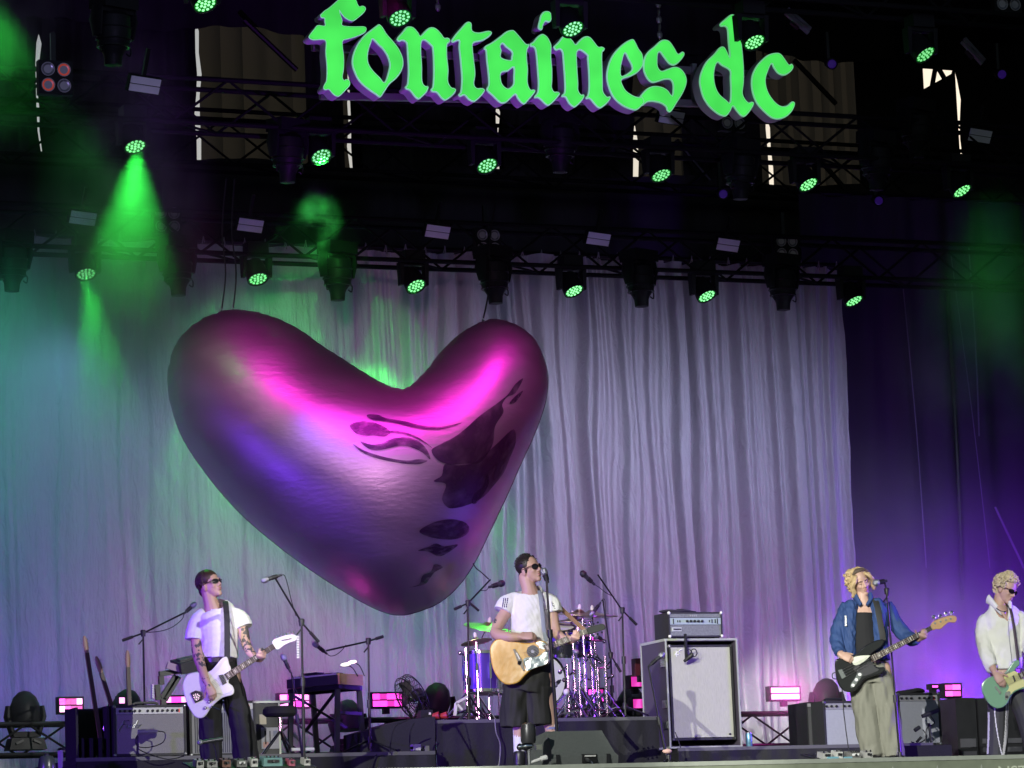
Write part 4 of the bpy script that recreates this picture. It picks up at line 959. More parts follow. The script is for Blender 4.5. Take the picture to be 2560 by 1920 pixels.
# ------------------------------------------------------------------ stands and microphones
def mic_stand(label, base, top, boom=None, tail=None, r=.011, mid=None, tripod=.30, cat='microphone stand', group=None, heavy=False, rot=0):
    base = Vector(base); top = Vector(top)
    t = thing('microphone_stand', label, cat, base, group)
    if mid is None: mid = .5
    m = base.lerp(top, mid)
    MB().tube([base + Vector((0, 0, .03)), m], r * 1.25, 8).build('lower_tube', BLKM, t, smooth=True)
    MB().tube([m, top], r * .85, 8).build('upper_tube', BLKM, t, smooth=True)
    MB().lathe(m - (top - base).normalized() * .04, top - base, [(0, r * 1.9), (.07, r * 1.9)], 10).build('clutch', BLACK, t, smooth=True)
    if heavy: MB().lathe(base, (0, 0, 1), [(0, .125), (.012, .125), (.022, .03), (.05, .02)], 24).build('base', BLKM, t, smooth=True)
    else:
        MB().lathe(base + Vector((0, 0, .10)), (0, 0, 1), [(0, .022), (.06, .022)], 10).build('hub', BLACK, t, smooth=True)
        for k in range(3):
            a = R(rot + 120 * k); w = MB().tube([base + Vector((0, 0, .13)), base + Vector((math.cos(a) * tripod, math.sin(a) * tripod, .012))], r * .8, 6)
            lgo = w.build('leg', BLKM, t, smooth=True)
            MB().ball(base + Vector((math.cos(a) * tripod, math.sin(a) * tripod, .015)), .016, n=8, m=5).build('rubber_foot', BLACK, lgo)
    if boom is not None:
        boom = Vector(boom); tl = Vector(tail) if tail is not None else top - (boom - top).normalized() * .25
        MB().tube([tl, top, boom], r * .75, 8).build('boom', BLKM, t, smooth=True)
        MB().tube([tl, tl.lerp(top, .5)], r * 1.3, 8).build('counterweight', BLACK, t, smooth=True)
        d = (top - base).normalized()
        MB().lathe(top - d * .03, d, [(0, .02), (.05, .026), (.06, .02)], 10).build('swivel', BLACK, t, smooth=True)
        w = MB(); c = top - d * .05; w.bar(c, c + Vector((-.045, 0, -.05)), .012); w.build('wing_handle', BLACK, t)
    return t
M_MIC = mat('mic_grille', (.35, .36, .40), .4, .8, bump=.5, bs=300); M_MICB = mat('mic_body', (.05, .05, .06), .4, .3)
def mic(label, head, tail, big=False, group=None, foam=False, cab=None):
    h = Vector(head); q = Vector(tail); d = (h - q).normalized(); L_ = (h - q).length
    t = thing('microphone', label, 'microphone', q, group); k = 1.25 if big else 1
    MB().lathe(q, d, [(0, .010 * k), (L_ * .3, .012 * k), (L_ * .72, .018 * k), (L_ * .78, .018 * k)], 12).build('body', M_MICB, t, smooth=True)
    MB().lathe(q + d * L_ * .76, d, [(0, .019 * k), (.01, .026 * k), (.02, .026 * k), (.045, .023 * k), (.058, .012 * k), (.062, .002)], 14).build('head_grille', BLACK if foam else M_MIC, t, smooth=True)
    MB().lathe(q + d * L_ * .25, d, [(0, .0175 * k), (.05, .019 * k)], 12).build('clip', BLACK, t, smooth=True)
    if cab:
        w = MB(); w.cable([q] + [Vector(c) for c in cab], .004); w.build('cable', BLACK, t, smooth=True)
    return t
# left guitarist's boom stand
Yg = -.55
P = PY(Yg).p
base = Vector((xat(760, 1900, Yg), Yg, 0)); top = P(754, 1556)
mic_stand('tall black boom microphone stand with a beaded strip, right of the left guitarist', base, top, P(687, 1443), P(797, 1605), mid=.62, rot=20)
w = MB()
for i in range(9): w.box(P(744.5, 1592 + i * 6.4), (.02, .012, .014))
tag(w.build('plectrum_holder', WHITEP), 'pale plectrum strip clamped to the tall left microphone stand', 'plectrum holder')
mic('microphone tilted back on the tall left boom stand', P(659, 1451), P(704, 1437), cab=[P(712, 1440), P(720, 1465), P(728, 1500), P(740, 1540)])
# keyboard boom stand behind
Yk = 1.6; P = PY(Yk).p
mic_stand('black boom stand reaching left from above the keyboard', Vector((xat(925, 1880, 2.2), 2.2, Z_L)), PY(2.2).p(921, 1603), PY(2.2).p(815, 1627), PY(2.2).p(958, 1591), mid=.45, rot=70)
P = PY(2.2).p
mic('silver tipped microphone hanging from the keyboard boom stand', P(787, 1610), P(818, 1635), cab=[P(826, 1640), P(840, 1637), P(855, 1625), P(865, 1612)])
# small mic left of keyboard
mic_stand('short slanting stand behind the tall left microphone stand', Vector((xat(760, 1790, 1.2), 1.2, 0.0)), PY(1.2).p(728, 1680), None, r=.008, mid=.6, tripod=.2)
mic('small dark microphone between the white guitar and the keyboard', PY(1.2).p(707, 1640), PY(1.2).p(727, 1682), cab=[PY(1.2).p(735, 1700), PY(1.2).p(736, 1720), PY(1.2).p(750, 1740)])
# far left boom stand
Yl = 2.9; P = PY(Yl).p
mic_stand('black boom stand rising behind the wide left amplifier', Vector((P(362, 1800).x, Yl, Z_L)), P(358, 1583), P(463, 1531), P(306, 1601), mid=.4, rot=10)
mic('small microphone at the end of the far left boom', P(484, 1512), P(460, 1534), cab=[P(455, 1548), P(430, 1568), P(400, 1578), P(366, 1581)])
# singer's straight stand
Yv = -.35; P = PY(Yv).p
mic_stand('slim straight microphone stand in front of the singer', Vector((xat(1398, 1905, Yv), Yv, 0)), P(1366, 1448), None, mid=.72, heavy=True, r=.0125)
mic('silver headed vocal microphone at the mouth of the singer', P(1360, 1430), P(1370, 1458), big=True)
# drum overheads
Yo = 2.75; P = PY(Yo).p
mic_stand('boom stand with an overhead microphone left of the singer', Vector((P(1172, 1790).x, Yo, Z_D)), P(1170, 1508), P(1226, 1449), P(1136, 1523), mid=.35, rot=40)
mic('fat black overhead microphone left of the singer, aimed right', P(1256, 1458), P(1222, 1468), big=True, foam=True, cab=[P(1215, 1476), P(1202, 1476)])
MB_ = MB(); MB_.tube([P(1168, 1502), P(1197, 1527)], .012); tag(MB_.build('stand_clamp', BLACK), 'short black clamp bar on the left overhead stand', 'clamp')
w = MB(); w.cable([P(1222, 1448), P(1205, 1432), P(1190, 1420), P(1183, 1408)], .006); tag(w.build('loose_cable', BLACK), 'loose cable curling off the left overhead boom', 'cable')
Yo = 2.7; P = PY(Yo).p
mic_stand('tall boom stand with an overhead microphone right of the singer', Vector((P(1563, 1788).x, Yo, Z_D)), P(1556, 1526), P(1494, 1436), P(1592, 1562), mid=.55, rot=65)
mic('fat black overhead microphone right of the singer, aimed left', P(1455, 1432), P(1487, 1462), big=True, foam=True, cab=[P(1497, 1468), P(1515, 1482), P(1535, 1492)])
Yo = 3.0; P = PY(Yo).p
mic_stand('short boom stand among the cymbals right of the drum kit', Vector((P(1532, 1786).x, Yo, Z_D)), P(1527, 1638), P(1507, 1500), P(1552, 1680), mid=.5, rot=15)
mic('slim silver microphone pointing down at the cymbals', P(1478, 1537), P(1502, 1506), cab=[P(1506, 1499), P(1512, 1500), P(1514, 1530), P(1516, 1570), P(1524, 1630)])
# cabinet mic stand on the floor in front
Yc = .2; P = PY(Yc).p
mic_stand('long slanting microphone stand reaching up in front of the speaker cabinet', Vector((P(1672, 1905).x, Yc, 0)), P(1622, 1668), None, mid=.5, rot=-20, tripod=.34)
mic('black microphone on the slanting stand left of the cabinet', P(1658, 1634), P(1620, 1668))
MB_ = MB(); MB_.ball(P(1668, 1878), (.045, .03, .022), n=12, m=8); tag(MB_.build('sponge_ring', mat('pale_pink', (.6, .38, .33), .7), smooth=True), 'pale pink clutch ring at the foot of the slanting stand', 'clutch ring')
# bassist's stand
Yb = .55; P = PY(Yb).p
mic_stand('straight microphone stand in front of the bassist in blue', Vector((P(2250, 1880).x, Yb, 0)), P(2217, 1478), P(2212, 1458), P(2219, 1490), mid=.4, rot=50, tripod=.36)
mic('dark microphone beside the face of the bassist', P(2190, 1457), P(2217, 1452), big=True)
# T bar stand low left
Yt = -.75; P = PY(Yt).p
t = thing('switch_microphone', 'low T shaped black footswitch microphone at the left guitarist feet', 'microphone', P(540, 1910))
MB().tube([P(502, 1856), P(556, 1847)], .017, 10).build('bar', M_MICB, t, smooth=True); w = MB(); w.cable([P(530, 1852), P(537, 1868), P(543, 1900), P(545, 1930)], .008); w.build('gooseneck', BLACK, t, smooth=True); MB().ball(P(500, 1856), .024, n=10, m=8).build('end_cap', M_MIC, t, smooth=True)
MB().lathe(P(545, 1930), (0, 0, 1), [(-.03, .07), (.01, .06)], 16).build('base', BLACK, t)
# small stage camera in front of wedge
Yx = -1.25; P = PY(Yx).p
t = thing('stage_camera', 'small black cylinder camera on a chrome joint beside the wedge', 'camera', P(1320, 1935))
MB().lathe(P(1321, 1858), (0.02, 0, 1), [(0, .055), (.02, .062), (.11, .062), (.15, .055), (.165, .02)], 18).build('head', mat('camera_body', (.05, .05, .055), .35, .3), t, smooth=True)
w = MB(); w.ball(P(1318, 1866), (.06, .05, .035), n=10, m=8); w.box(P(1345, 1868), (.05, .05, .04)); w.ball(P(1300, 1868), (.03, .03, .03), n=8, m=6); w.build('joint', CHROME, t, smooth=True)
MB().tube([P(1321, 1872), P(1323, 1912)], .018, 8).build('post', STEEL, t, smooth=True)
w = MB(); w.tube([P(1323, 1908), P(1352, 1897)], .012, 8); w.lathe(P(1352, 1897), (1, 0, .2), [(0, .02), (.05, .022), (.06, .01)], 10); w.build('locking_lever', WHITEP, t, smooth=True)
MB().lathe(P(1318, 1918), (0, 0, 1), [(-.03, .17), (.0, .16), (.012, .05)], 20).build('base', BLACK, t, smooth=True)
# low mics before the right amps
for Yq, a, bse, lab in ((2.3, (2306, 1783), (2325, 1860), 'short black microphone stand in front of the tall right amplifier'), (2.35, (2287, 1818), (2288, 1855), 'tiny black clip microphone low on the tall right amplifier')):
    P = PY(Yq).p; t = thing('short_stand', lab, 'microphone stand', P(*bse))
    MB().tube([P(bse[0] + 4, bse[1]), P(a[0] + 16, a[1] + 25)], .014, 8).build('tube', BLACK, t, smooth=True)
    MB().tube([P(a[0], a[1] + 8), P(a[0] + 40, a[1] - 8) if Yq == 2.3 else P(a[0] + 12, a[1])], .02, 8).build('microphone', M_MICB, t, smooth=True)
    w = MB(); w.cable([P(a[0] + 20, a[1] + 6), P(a[0] + 30, a[1] + 25), P(a[0] + 10, a[1] + 40), P(bse[0] - 10, bse[1])], .006); w.build('cable', BLACK, t, smooth=True)
xa, xb = xat(2262, 1880, 1.6), xat(2380, 1880, 1.6)
t = thing('riser_box', 'plain black box standing below the tall right amplifier', 'box', ((xa + xb) / 2, 1.6, 0)); w = MB().bbox((xa, 1.6, 0), (xb, 1.97, .27)); w.build('body', BLKCLOTH, t)
# left amp microphone
P = PY(1.75).p
t = thing('clip_microphone', 'silver bodied microphone on a stub stand before the wide left amplifier', 'microphone', P(345, 1885))
MB().lathe(P(345, 1830), (1, -.1, .02), [(0, .022), (.09, .022), (.11, .017), (.17, .010)], 12).build('body', mat('mic_silver', (.5, .5, .46), .35, .5), t, smooth=True)
MB().tube([P(344, 1885), P(344, 1840)], .011, 8).build('stub', BLACK, t, smooth=True)
w = MB(); w.cable([P(392, 1828), P(412, 1832), P(408, 1855), P(375, 1868), P(345, 1866), P(338, 1850), P(345, 1836)], .005); w.cable([P(344, 1872), P(372, 1885), P(420, 1898), P(460, 1890)], .005); w.build('cable', BLACK, t, smooth=True)
# ------------------------------------------------------------------ pedals
PC = [(.34, .34, .32), (.3, .29, .26), (.22, .11, .08), (.16, .16, .15), (.45, .45, .42), (.06, .12, .10), (.10, .20, .19), (.28, .07, .11)]
def pedalboard(label, u0, u1, vb, Y, items, h):
    P = PY(Y).p; a, b_ = P(u0, vb), P(u1, vb)
    t = thing('pedalboard', label, 'pedalboard', ((a.x + b_.x) / 2, Y, 0))
    MB().bbox((a.x, Y - .02, 0.0), (b_.x, Y + .34, .05)).build('foot_frame', BLACK, t)
    rt = Euler((R(12), 0, 0)).to_matrix(); MB().box(((a.x + b_.x) / 2, Y + .16, h - .03), (b_.x - a.x, .36, .012), rt).build('board', BLACK, t)
    for i, (u, w_, hh, ci, lab) in enumerate(items):
        c = P(u, vb); p = thing('effect_pedal', lab, 'pedal', (c.x, Y + .06, h - .04))
        MB().box((c.x, Y + .06, h - .04 + hh / 2), (w_, .11, hh), rt, taper=.95).build('body', mat('pedal_paint_%d' % ci, PC[ci], .4, var=.1, vs=20), p)
        for k in range(2 if w_ < .1 else 4): 
            x = c.x - w_ * .3 + w_ * .6 * k / (1 if w_ < .1 else 3)
            MB().lathe((x, Y + .02, h - .045 + hh), (0, -.2, 1), [(0, .008), (.016, .007)], 8).build('knob', BLACK, p)
        MB().lathe((c.x, Y + .03, h - .05 + hh * .5), (0, -1, .1), [(0, .010), (.05, .008)], 8).build('jack', BLACK, p)
        MB().box((c.x, Y - .002, h - .04 + hh * .45), (w_ * .6, .004, hh * .35), rt).build('nameplate', BLACK if ci not in (3, 5) else WHITEP, p)
pedalboard('black pedalboard at the feet of the left guitarist', 486, 790, 1925, -.95,
    [(502, .06, .055, 4, 'white scuffed pedal at the left end of the left board'), (532, .085, .05, 0, 'pale wide pedal second from the left end'), (568, .07, .055, 2, 'brownish red pedal on the left board'), (606, .085, .05, 3, 'grey pedal with a looped cable on the left board'), (638, .055, .06, 4, 'small white pedal in the middle of the left board'), (684, .16, .065, 6, 'wide teal pedal with four knobs on the left board'), (732, .05, .045, 7, 'small dark pink pedal on the left board'), (770, .05, .05, 0, 'lone pale pedal at the right end of the left board')], .13)
pedalboard('black pedalboard at the feet of the bassist', 2046, 2190, 1903, -.35,
    [(2070, .09, .05, 0, 'pale pedal at the left end of the bassist board'), (2101, .065, .06, 4, 'white pedal with a dark mark on the bassist board'), (2140, .11, .05, 3, 'dark grey long pedal on the bassist board'), (2175, .07, .05, 0, 'pale small pedal near the bassist shoes')], .12)
MB_ = MB(); P = PY(-.36).p; MB_.box(P(2082, 1897), (.10, .03, .035)).box(P(2120, 1897), (.07, .03, .035)); tag(MB_.build('tuner_display', mat('teal_display', (.12, .25, .3), .3, emit=(.1, .25, .3), es=.25)), 'two teal displays low on the bassist pedalboard', 'display')
w = MB(); P = PY(-.5).p; w.cable([P(2130, 1905), P(2170, 1898), P(2210, 1902), P(2250, 1896), P(2290, 1902), P(2350, 1904)], .008); w.cable([P(2150, 1908), P(2200, 1894), P(2240, 1904), P(2300, 1906)], .007); tag(w.build('floor_cable', BLACK, smooth=True), 'tangle of black cables round the bassist shoes', 'cable')
# bottle, can
Yo = 1.98; P = PY(Yo).p
c = P(1867, 1858); c.z = Z_R; c.y = 2.15
t = thing('water_bottle', 'clear plastic water bottle standing right of the speaker cabinet', 'bottle', c)
gl = mat('clear_plastic', (.75, .75, .95), .08, 0); gl.node_tree.nodes['Principled BSDF'].inputs['Transmission Weight'].default_value = .75; gl.node_tree.nodes['Principled BSDF'].inputs['IOR'].default_value = 1.2
MB().lathe(c, (0, 0, 1), [(0.004, .033), (.02, .036), (.10, .034), (.11, .036), (.15, .035), (.175, .022), (.19, .013), (.205, .013)], 18).build('bottle', gl, t, smooth=True)
MB().lathe(c, (0, 0, 1), [(.07, .0365), (.115, .0365)], 18).build('label', mat('bottle_label', (.45, .42, .7), .5), t, smooth=True)
MB().lathe(c, (0, 0, 1), [(.205, .015), (.225, .014)], 14).build('cap', mat('cap_white', (.7, .7, .75), .4), t, smooth=True)
c = P(1893, 1858); c.z = Z_R; c.y = 2.15
t = thing('drink_can', 'light blue drink can standing beside the water bottle', 'can', c)
MB().lathe(c, (0, 0, 1), [(0, .025), (.008, .031), (.125, .031), (.135, .026), (.136, .024)], 18).build('can', mat('can_blue', (.16, .34, .45), .3, .5, var=.35, vs=18), t, smooth=True)
MB().lathe(c, (0, 0, 1), [(.134, .027), (.14, .027)], 18).build('rim', STEEL, t, smooth=True)
# power boxes on the low riser
for u, v, w_, lab, ci in ((1044, 1868, .07, 'white junction box on the low riser left of the drums', 4), (1069, 1872, .04, 'small grey box beside the white junction box', 3)):
    c = atY(u, v, 1.94); t = thing('junction_box', lab, 'box', c); MB().box(c + Vector((0, .05, 0)), (w_, .08, .055)).build('body', mat('pedal_paint_%d' % ci, PC[ci], .4), t)
    MB().lathe(c + Vector((-w_ * .5, .03, -.005)), (-1, -.2, 0), [(0, .014), (.03, .010)], 8).build('plug', BLACK, t)
# red cups
for u, lab in ((1090, 'left red cup lying on the cloth covered case'), (1110, 'right red cup lying on the cloth covered case')):
    c = atY(u, 1789, 2.55); t = thing('red_cup', lab, 'cup', c); MB().lathe(c, (.7, -.5, .1), [(-.03, .024), (.03, .034), (.032, .031), (-.02, .02)], 14).build('cup', mat('red_plastic', (.35, .03, .03), .4), t, smooth=True)
c = atY(1062, 1785, 2.6); t = thing('tool_box', 'small dark box with a white mark on the cloth covered case', 'box', c); MB().box(c, (.12, .1, .07)).build('body', BLACK, t); MB().box(c + Vector((.03, -.052, 0)), (.02, .004, .02)).build('mark', WHITEP, t)
# cables hanging over risers
w = MB()
for pts_ in ([(975, 1885), (978, 1850), (990, 1815), (1020, 1800)], [(1024, 1875), (1026, 1830), (1036, 1808)], [(930, 1920), (935, 1900), (942, 1886)]): 
    w.cable([atY(u, v, 1.86) for u, v in pts_], .006)
tag(w.build('riser_cable', BLACK, smooth=True), 'black cables hanging over the edge of the low left riser', 'cable')
w = MB(); w.cable([atY(u, v, 2.2) for u, v in ((1237, 1797), (1240, 1830), (1250, 1860), (1249, 1900), (1245, 1918))], .006); tag(w.build('riser_cable', mat('grey_cable', (.12, .12, .11), .5), smooth=True), 'grey cable hanging down the front of the drum riser', 'cable')
w = MB(); w.cable([atY(u, v, 2.0) for u, v in ((1688, 1830), (1698, 1858), (1704, 1880), (1706, 1910))], .005); tag(w.build('riser_cable', BLACK, smooth=True), 'black cable hanging below the speaker cabinet', 'cable')
# ------------------------------------------------------------------ floor lamps: strobes and dome heads
M_MG = mat('magenta_lamp', (.9, .2, .7), .3, emit=(1.0, .05, .62), es=2.4)
M_MGH = mat('magenta_lamp_hot', (1, .8, .9), .3, emit=(1.0, .36, .80), es=2.4)
M_MGD = mat('magenta_lamp_dim', (.8, .15, .5), .3, emit=(.75, .03, .42), es=1.0)
GM = 'lit magenta strobe lamps behind the band'
def strobe(label, u0, u1, v0, v1, Y, m, cells=4, rows_=2, rz=0):
    a, b = atY(u0, v1, Y), atY(u1, v0, Y); c = (a + b) / 2; c.y = Y
    t = thing('strobe_light', label, 'strobe light', c, GM); W_ = b.x - a.x; H_ = b.z - a.z
    MB().bbox((a.x - .012, Y + .012, a.z - .012), (b.x + .012, Y + .10, b.z + .012)).build('housing', M_HB, t)
    w = MB()
    for s in (-1, 1): w.box((c.x + s * (W_ / 2 + .006), Y + .004, c.z), (.010, .03, H_ + .02))
    for k in range(rows_ + 1): w.box((c.x, Y + .004, a.z + H_ * k / rows_), (W_ + .02, .03, .010))
    w.build('frame', M_HB, t)
    for r_ in range(rows_):
        for k in range(cells):
            x0_ = a.x + W_ * k / cells + .002; x1_ = a.x + W_ * (k + 1) / cells - .002
            z0_ = a.z + H_ * r_ / rows_ + .007; z1_ = a.z + H_ * (r_ + 1) / rows_ - .007
            mm = m if not isinstance(m, (list, tuple)) else m[(k + r_) % len(m)]
            MB().bbox((x0_, Y, z0_), (x1_, Y + .011, z1_)).build('lamp', mm, t)
    MB().box((c.x, Y + .05, a.z - .035), (.06, .06, .06)).build('bracket', M_HB, t)
    return c
SL = []
SL.append(strobe('magenta strobe beside the leaning guitars at the far left', 149, 206, 1744, 1782, 4.7, [M_MGH, M_MG, M_MGD, M_MGD]))
SL.append(strobe('thin magenta strobe above the wide left amplifier', 416, 466, 1740, 1758, 4.7, [M_MGH, M_MG, M_MG], rows_=1))
SL.append(strobe('tiny magenta lamp by the left amplifier top', 298, 312, 1742, 1760, 4.75, M_MGH, cells=1, rows_=1))
SL.append(strobe('white hot strobe left of the keyboard stand', 700, 772, 1734, 1769, 4.7, [M_MGH, M_MGH, M_MG]))
SL.append(strobe('magenta strobe between the keyboard and the desk fan', 932, 1004, 1732, 1768, 4.7, [M_MG, M_MG, M_MGD]))
SL.append(strobe('white hot strobe on the truss right of the speaker stack', 1928, 1998, 1717, 1750, 4.7, M_MGH, cells=5))
SL.append(strobe('magenta strobe just left of the last guitarist', 2363, 2401, 1710, 1742, 4.9, [M_MG, M_MGD], cells=2))
SL.append(strobe('tiny magenta lamp above the black cloth on the right amplifier', 2330, 2345, 1712, 1720, 4.9, M_MG, cells=1, rows_=1))
SL.append(strobe('square pink lamp low behind the drum hardware', 1472, 1508, 1722, 1755, 4.6, [M_MGD, M_MG], cells=2))
SL.append(strobe('upper pink lamp left of the speaker stack', 1578, 1604, 1690, 1718, 4.4, M_MGD, cells=1, rows_=1))
SL.append(strobe('lower pink lamp left of the speaker stack', 1583, 1606, 1746, 1772, 4.4, M_MGD, cells=1, rows_=1))
t = thing('small_monitor', 'small dark red lit box left of the speaker stack', 'box', atY(1600, 1690, 4.2)); MB().box(atY(1600, 1668, 4.2), (.14, .1, .17)).build('body', mat('dark_red_paint', (.09, .01, .02), .5), t); MB().box(atY(1600, 1690, 4.2), (.05, .05, .12)).build('post', BLACK, t)
def dome(label, u, v, Y, sc=1.0, top=0, tilt=0):
    c = atY(u, v, Y); t = thing('floor_moving_head', label, 'stage light', c - Vector((0, 0, .2)), 'dark dome shaped moving heads on the floor')
    d = Vector((math.sin(R(tilt)), .1, math.cos(R(tilt))))
    MB().lathe(c - d * .08 * sc, d, [(-.08 * sc, .13 * sc), (0, .145 * sc), (.08 * sc, .14 * sc), (.16 * sc, .11 * sc), (.21 * sc, .06 * sc), (.225 * sc, .01)], 20).build('head', M_HB, t, smooth=True)
    w = MB()
    for s in (-1, 1): w.loft([c + Vector((s * .165 * sc, 0, .0)), c + Vector((s * .175 * sc, 0, -.1 * sc)), c + Vector((s * .12 * sc, 0, -.28 * sc))], [.02, .03, .03], [.05, .07, .06], xd=(1, 0, 0))
    w.box(c + Vector((0, 0, -.27 * sc)), (.26 * sc, .14, .05)); w.build('yoke', M_HB, t, smooth=True)
    MB().box(c + Vector((0, 0, -.36 * sc)), (.36 * sc, .24, .11 * sc), taper=.85).build('base', M_HB, t)
    w = MB()
    for s in (-1, 1): w.bar(c + Vector((s * .12 * sc, -.125, -.36 * sc)), c + Vector((s * .05 * sc, -.125, -.33 * sc)), .02)
    w.build('handle', BLACK, t)
dome('dark dome light at the left edge of the low truss', 62, 1765, 4.95)
dome('dark dome light half hidden behind the wide left amplifier', 318, 1760, 4.95, tilt=14)
dome('dark dome light seen through the keyboard stand', 870, 1785, 4.95)
dome('purple lit dome light between the fan and the drum kit', 1092, 1742, 4.9, tilt=18)
dome('dark dome light behind the drum microphones, left of the speaker stack', 1578, 1752, 4.9, tilt=18)
dome('dark dome light behind the bassist at the right', 2066, 1730, 4.9, tilt=12)
# ------------------------------------------------------------------ keyboards
P = PY(1.0).p
WOODY = mat('yellow_wood', (.66, .46, .13), .5, var=.2, vs=14, stretch=(1, 1, 8)); KBD = mat('keyboard_black', (.03, .03, .034), .4); KEYW = mat('key_white', (.7, .7, .66), .3)
kz0, kz1 = PY(2.2).p(860, 1709).z, PY(2.2).p(890, 1683).z
def P22(u, v, y=2.2): return PY(y).p(u, v)
A0 = Vector((P22(766, 1712).x, 2.75, 0)); B0 = Vector((P22(849, 1700).x, 2.2, 0)); C0 = Vector((P22(928, 1700).x, 2.42, 0))
t = thing('keyboard', 'electric keyboard with a yellow wooden end panel on a black stand', 'keyboard', (B0.x, B0.y, kz0))
du = (C0 - B0); dv = (A0 - B0)
def kq(s, r_, z): return B0 + du * s + dv * r_ + Vector((0, 0, z))
def hexa(w, s0, s1, r0, r1, z0_, z1_, z1b=None):
    z1b = z1_ if z1b is None else z1b
    vs = [kq(s0, r0, z0_), kq(s1, r0, z0_), kq(s1, r1, z0_), kq(s0, r1, z0_), kq(s0, r0, z1_), kq(s1, r0, z1_), kq(s1, r1, z1b), kq(s0, r1, z1b)]
    return w.add(vs, [(3, 2, 1, 0), (4, 5, 6, 7), (0, 1, 5, 4), (1, 2, 6, 5), (2, 3, 7, 6), (3, 0, 4, 7)])
hexa(MB(), 0, 1, .03, 1, kz0, kz1 - .01).build('case', KBD, t)
hexa(MB(), -.005, 1.005, 0, .028, kz0 - .004, kz1 + .002).build('end_panel', WOODY, t)
for k in range(24):
    hexa(MB(), -.02, .35, .06 + .9 * k / 24, .06 + .9 * (k + .85) / 24, kz1 - .009, kz1 + .004).build('white_key', KEYW, t)
for k in range(24):
    if k % 7 in (0, 1, 3, 4, 5): hexa(MB(), .1, .35, .06 + .9 * (k + .65) / 24, .06 + .9 * (k + 1.2) / 24, kz1 + .0045, kz1 + .013).build('black_key', BLACK, t)
hexa(MB(), .5, .95, .35, .95, kz1 - .009, kz1 + .03).build('control_panel', KBD, t)
w = MB(); hexa(w, .0, 1, .25, 1.02, kz1 + .032, kz1 + .045); t2 = thing('score_board', 'thin dark board lying across the keyboard', 'board', kq(.5, .7, kz1 + .03)); hexa(MB(), .3, .6, .55, .85, kz1 + .031, kz1 + .042).build('board', BLACK, t2)
t = thing('keyboard_stand', 'black trestle stand with spread legs under the keyboard', 'stand', (B0.x, B0.y + .2, Z_L))
zt_ = kz0 - .006
def sp(s, r_, z): return kq(s, r_, z)
for s in (0.05, .95): MB().bar(sp(s, .02, zt_ - .02), sp(s, .98, zt_ - .02), .035, .04).build('rail', BLKM, t)
for r_ in (.05, .95): MB().bar(sp(.07, r_, zt_ - .02), sp(.93, r_, zt_ - .02), .035, .038).build('rail', BLKM, t)
GREYL = mat('grey_leg', (.06, .06, .065), .45, .3)
for s in (.04, .96):
    for r_ in (.06, .94):
        s2 = s + (.12 if s > .5 else -.12); MB().bar(sp(s, r_, zt_ - .04), sp(s2, r_, Z_L + .002), .045, .04).build('leg', GREYL, t)
MB().bar(sp(.0, .05, Z_L + .38), sp(1.0, .05, Z_L + .38), .03).build('cross_bar', GREYL, t)
for r_ in (.1, .9): MB().bar(sp(.05, r_, zt_ - .06), sp(.5, 1 - r_, Z_L + .25), .022).build('brace', BLKM, t)
# keyboard lamp
lp = P22(872, 1660, 2.35)
t = thing('desk_lamp', 'two glowing gooseneck lamp heads above the keyboard', 'lamp', kq(.9, .1, kz1))
M_WL = mat('warm_lamp', (1, .95, .8), .3, emit=(1, .93, .72), es=1.6)
for (u, v, w_) in ((864, 1661, .05), (881, 1655, .042)):
    c = P22(u, v, 2.4); w = MB().ball(c, (w_, .03, .016), X=(1, 0, .12), Z=(-.12, 0, 1), n=12, m=8); l = w.build('lamp_head', M_WL, t, smooth=True)
    w = MB(); w.cable([c + Vector((.02, 0, -.008)), P22(u + 18, v + 10, 2.4), P22(u + 30, 1690, 2.35)], .005); w.build('gooseneck', BLKM, t, smooth=True)
# upper synth behind the left guitarist
t = thing('synthesizer', 'dark synthesizer on an angled stand behind the left guitarist', 'synthesizer', atY(470, 1700, 2.9))
P = PY(2.9).p
w = MB(); w.bar(P(440, 1668) , P(505, 1655), .10, .30, up=(0, 1, .2)); w.build('body', KBD, t)
MB().bar(P(446, 1655), P(505, 1642), .05, .12, up=(0, 1, .2)).build('control_panel', mat('dark_panel', (.05, .05, .05), .3, var=.6, vs=60), t)
MB().bar(P(440, 1664) + Vector((0, -.06, 0)), P(436, 1680) + Vector((0, -.06, 0)), .03, .2).build('end_cheek', mat('magenta_grey', (.3, .2, .3), .5), t)
t = thing('synthesizer_stand', 'angled black stand arms carrying the dark synthesizer', 'stand', (P(420, 1800).x, 2.9, Z_L))
for a, b in (((398, 1685), (470, 1675)), ((402, 1690), (404, 1712)), ((404, 1745), (440, 1690)), ((412, 1750), (446, 1692)), ((392, 1712), (396, 1750)), ((408, 1745), (412, 1885))): MB().bar(P(*a), P(*b), .045).build('arm', BLKM, t)
for k in range(6): MB().lathe(P(384, 1714 + k * 6), (-1, -.2, 0), [(0, .014), (.02, .012)], 8).build('knob', WHITEP, t)
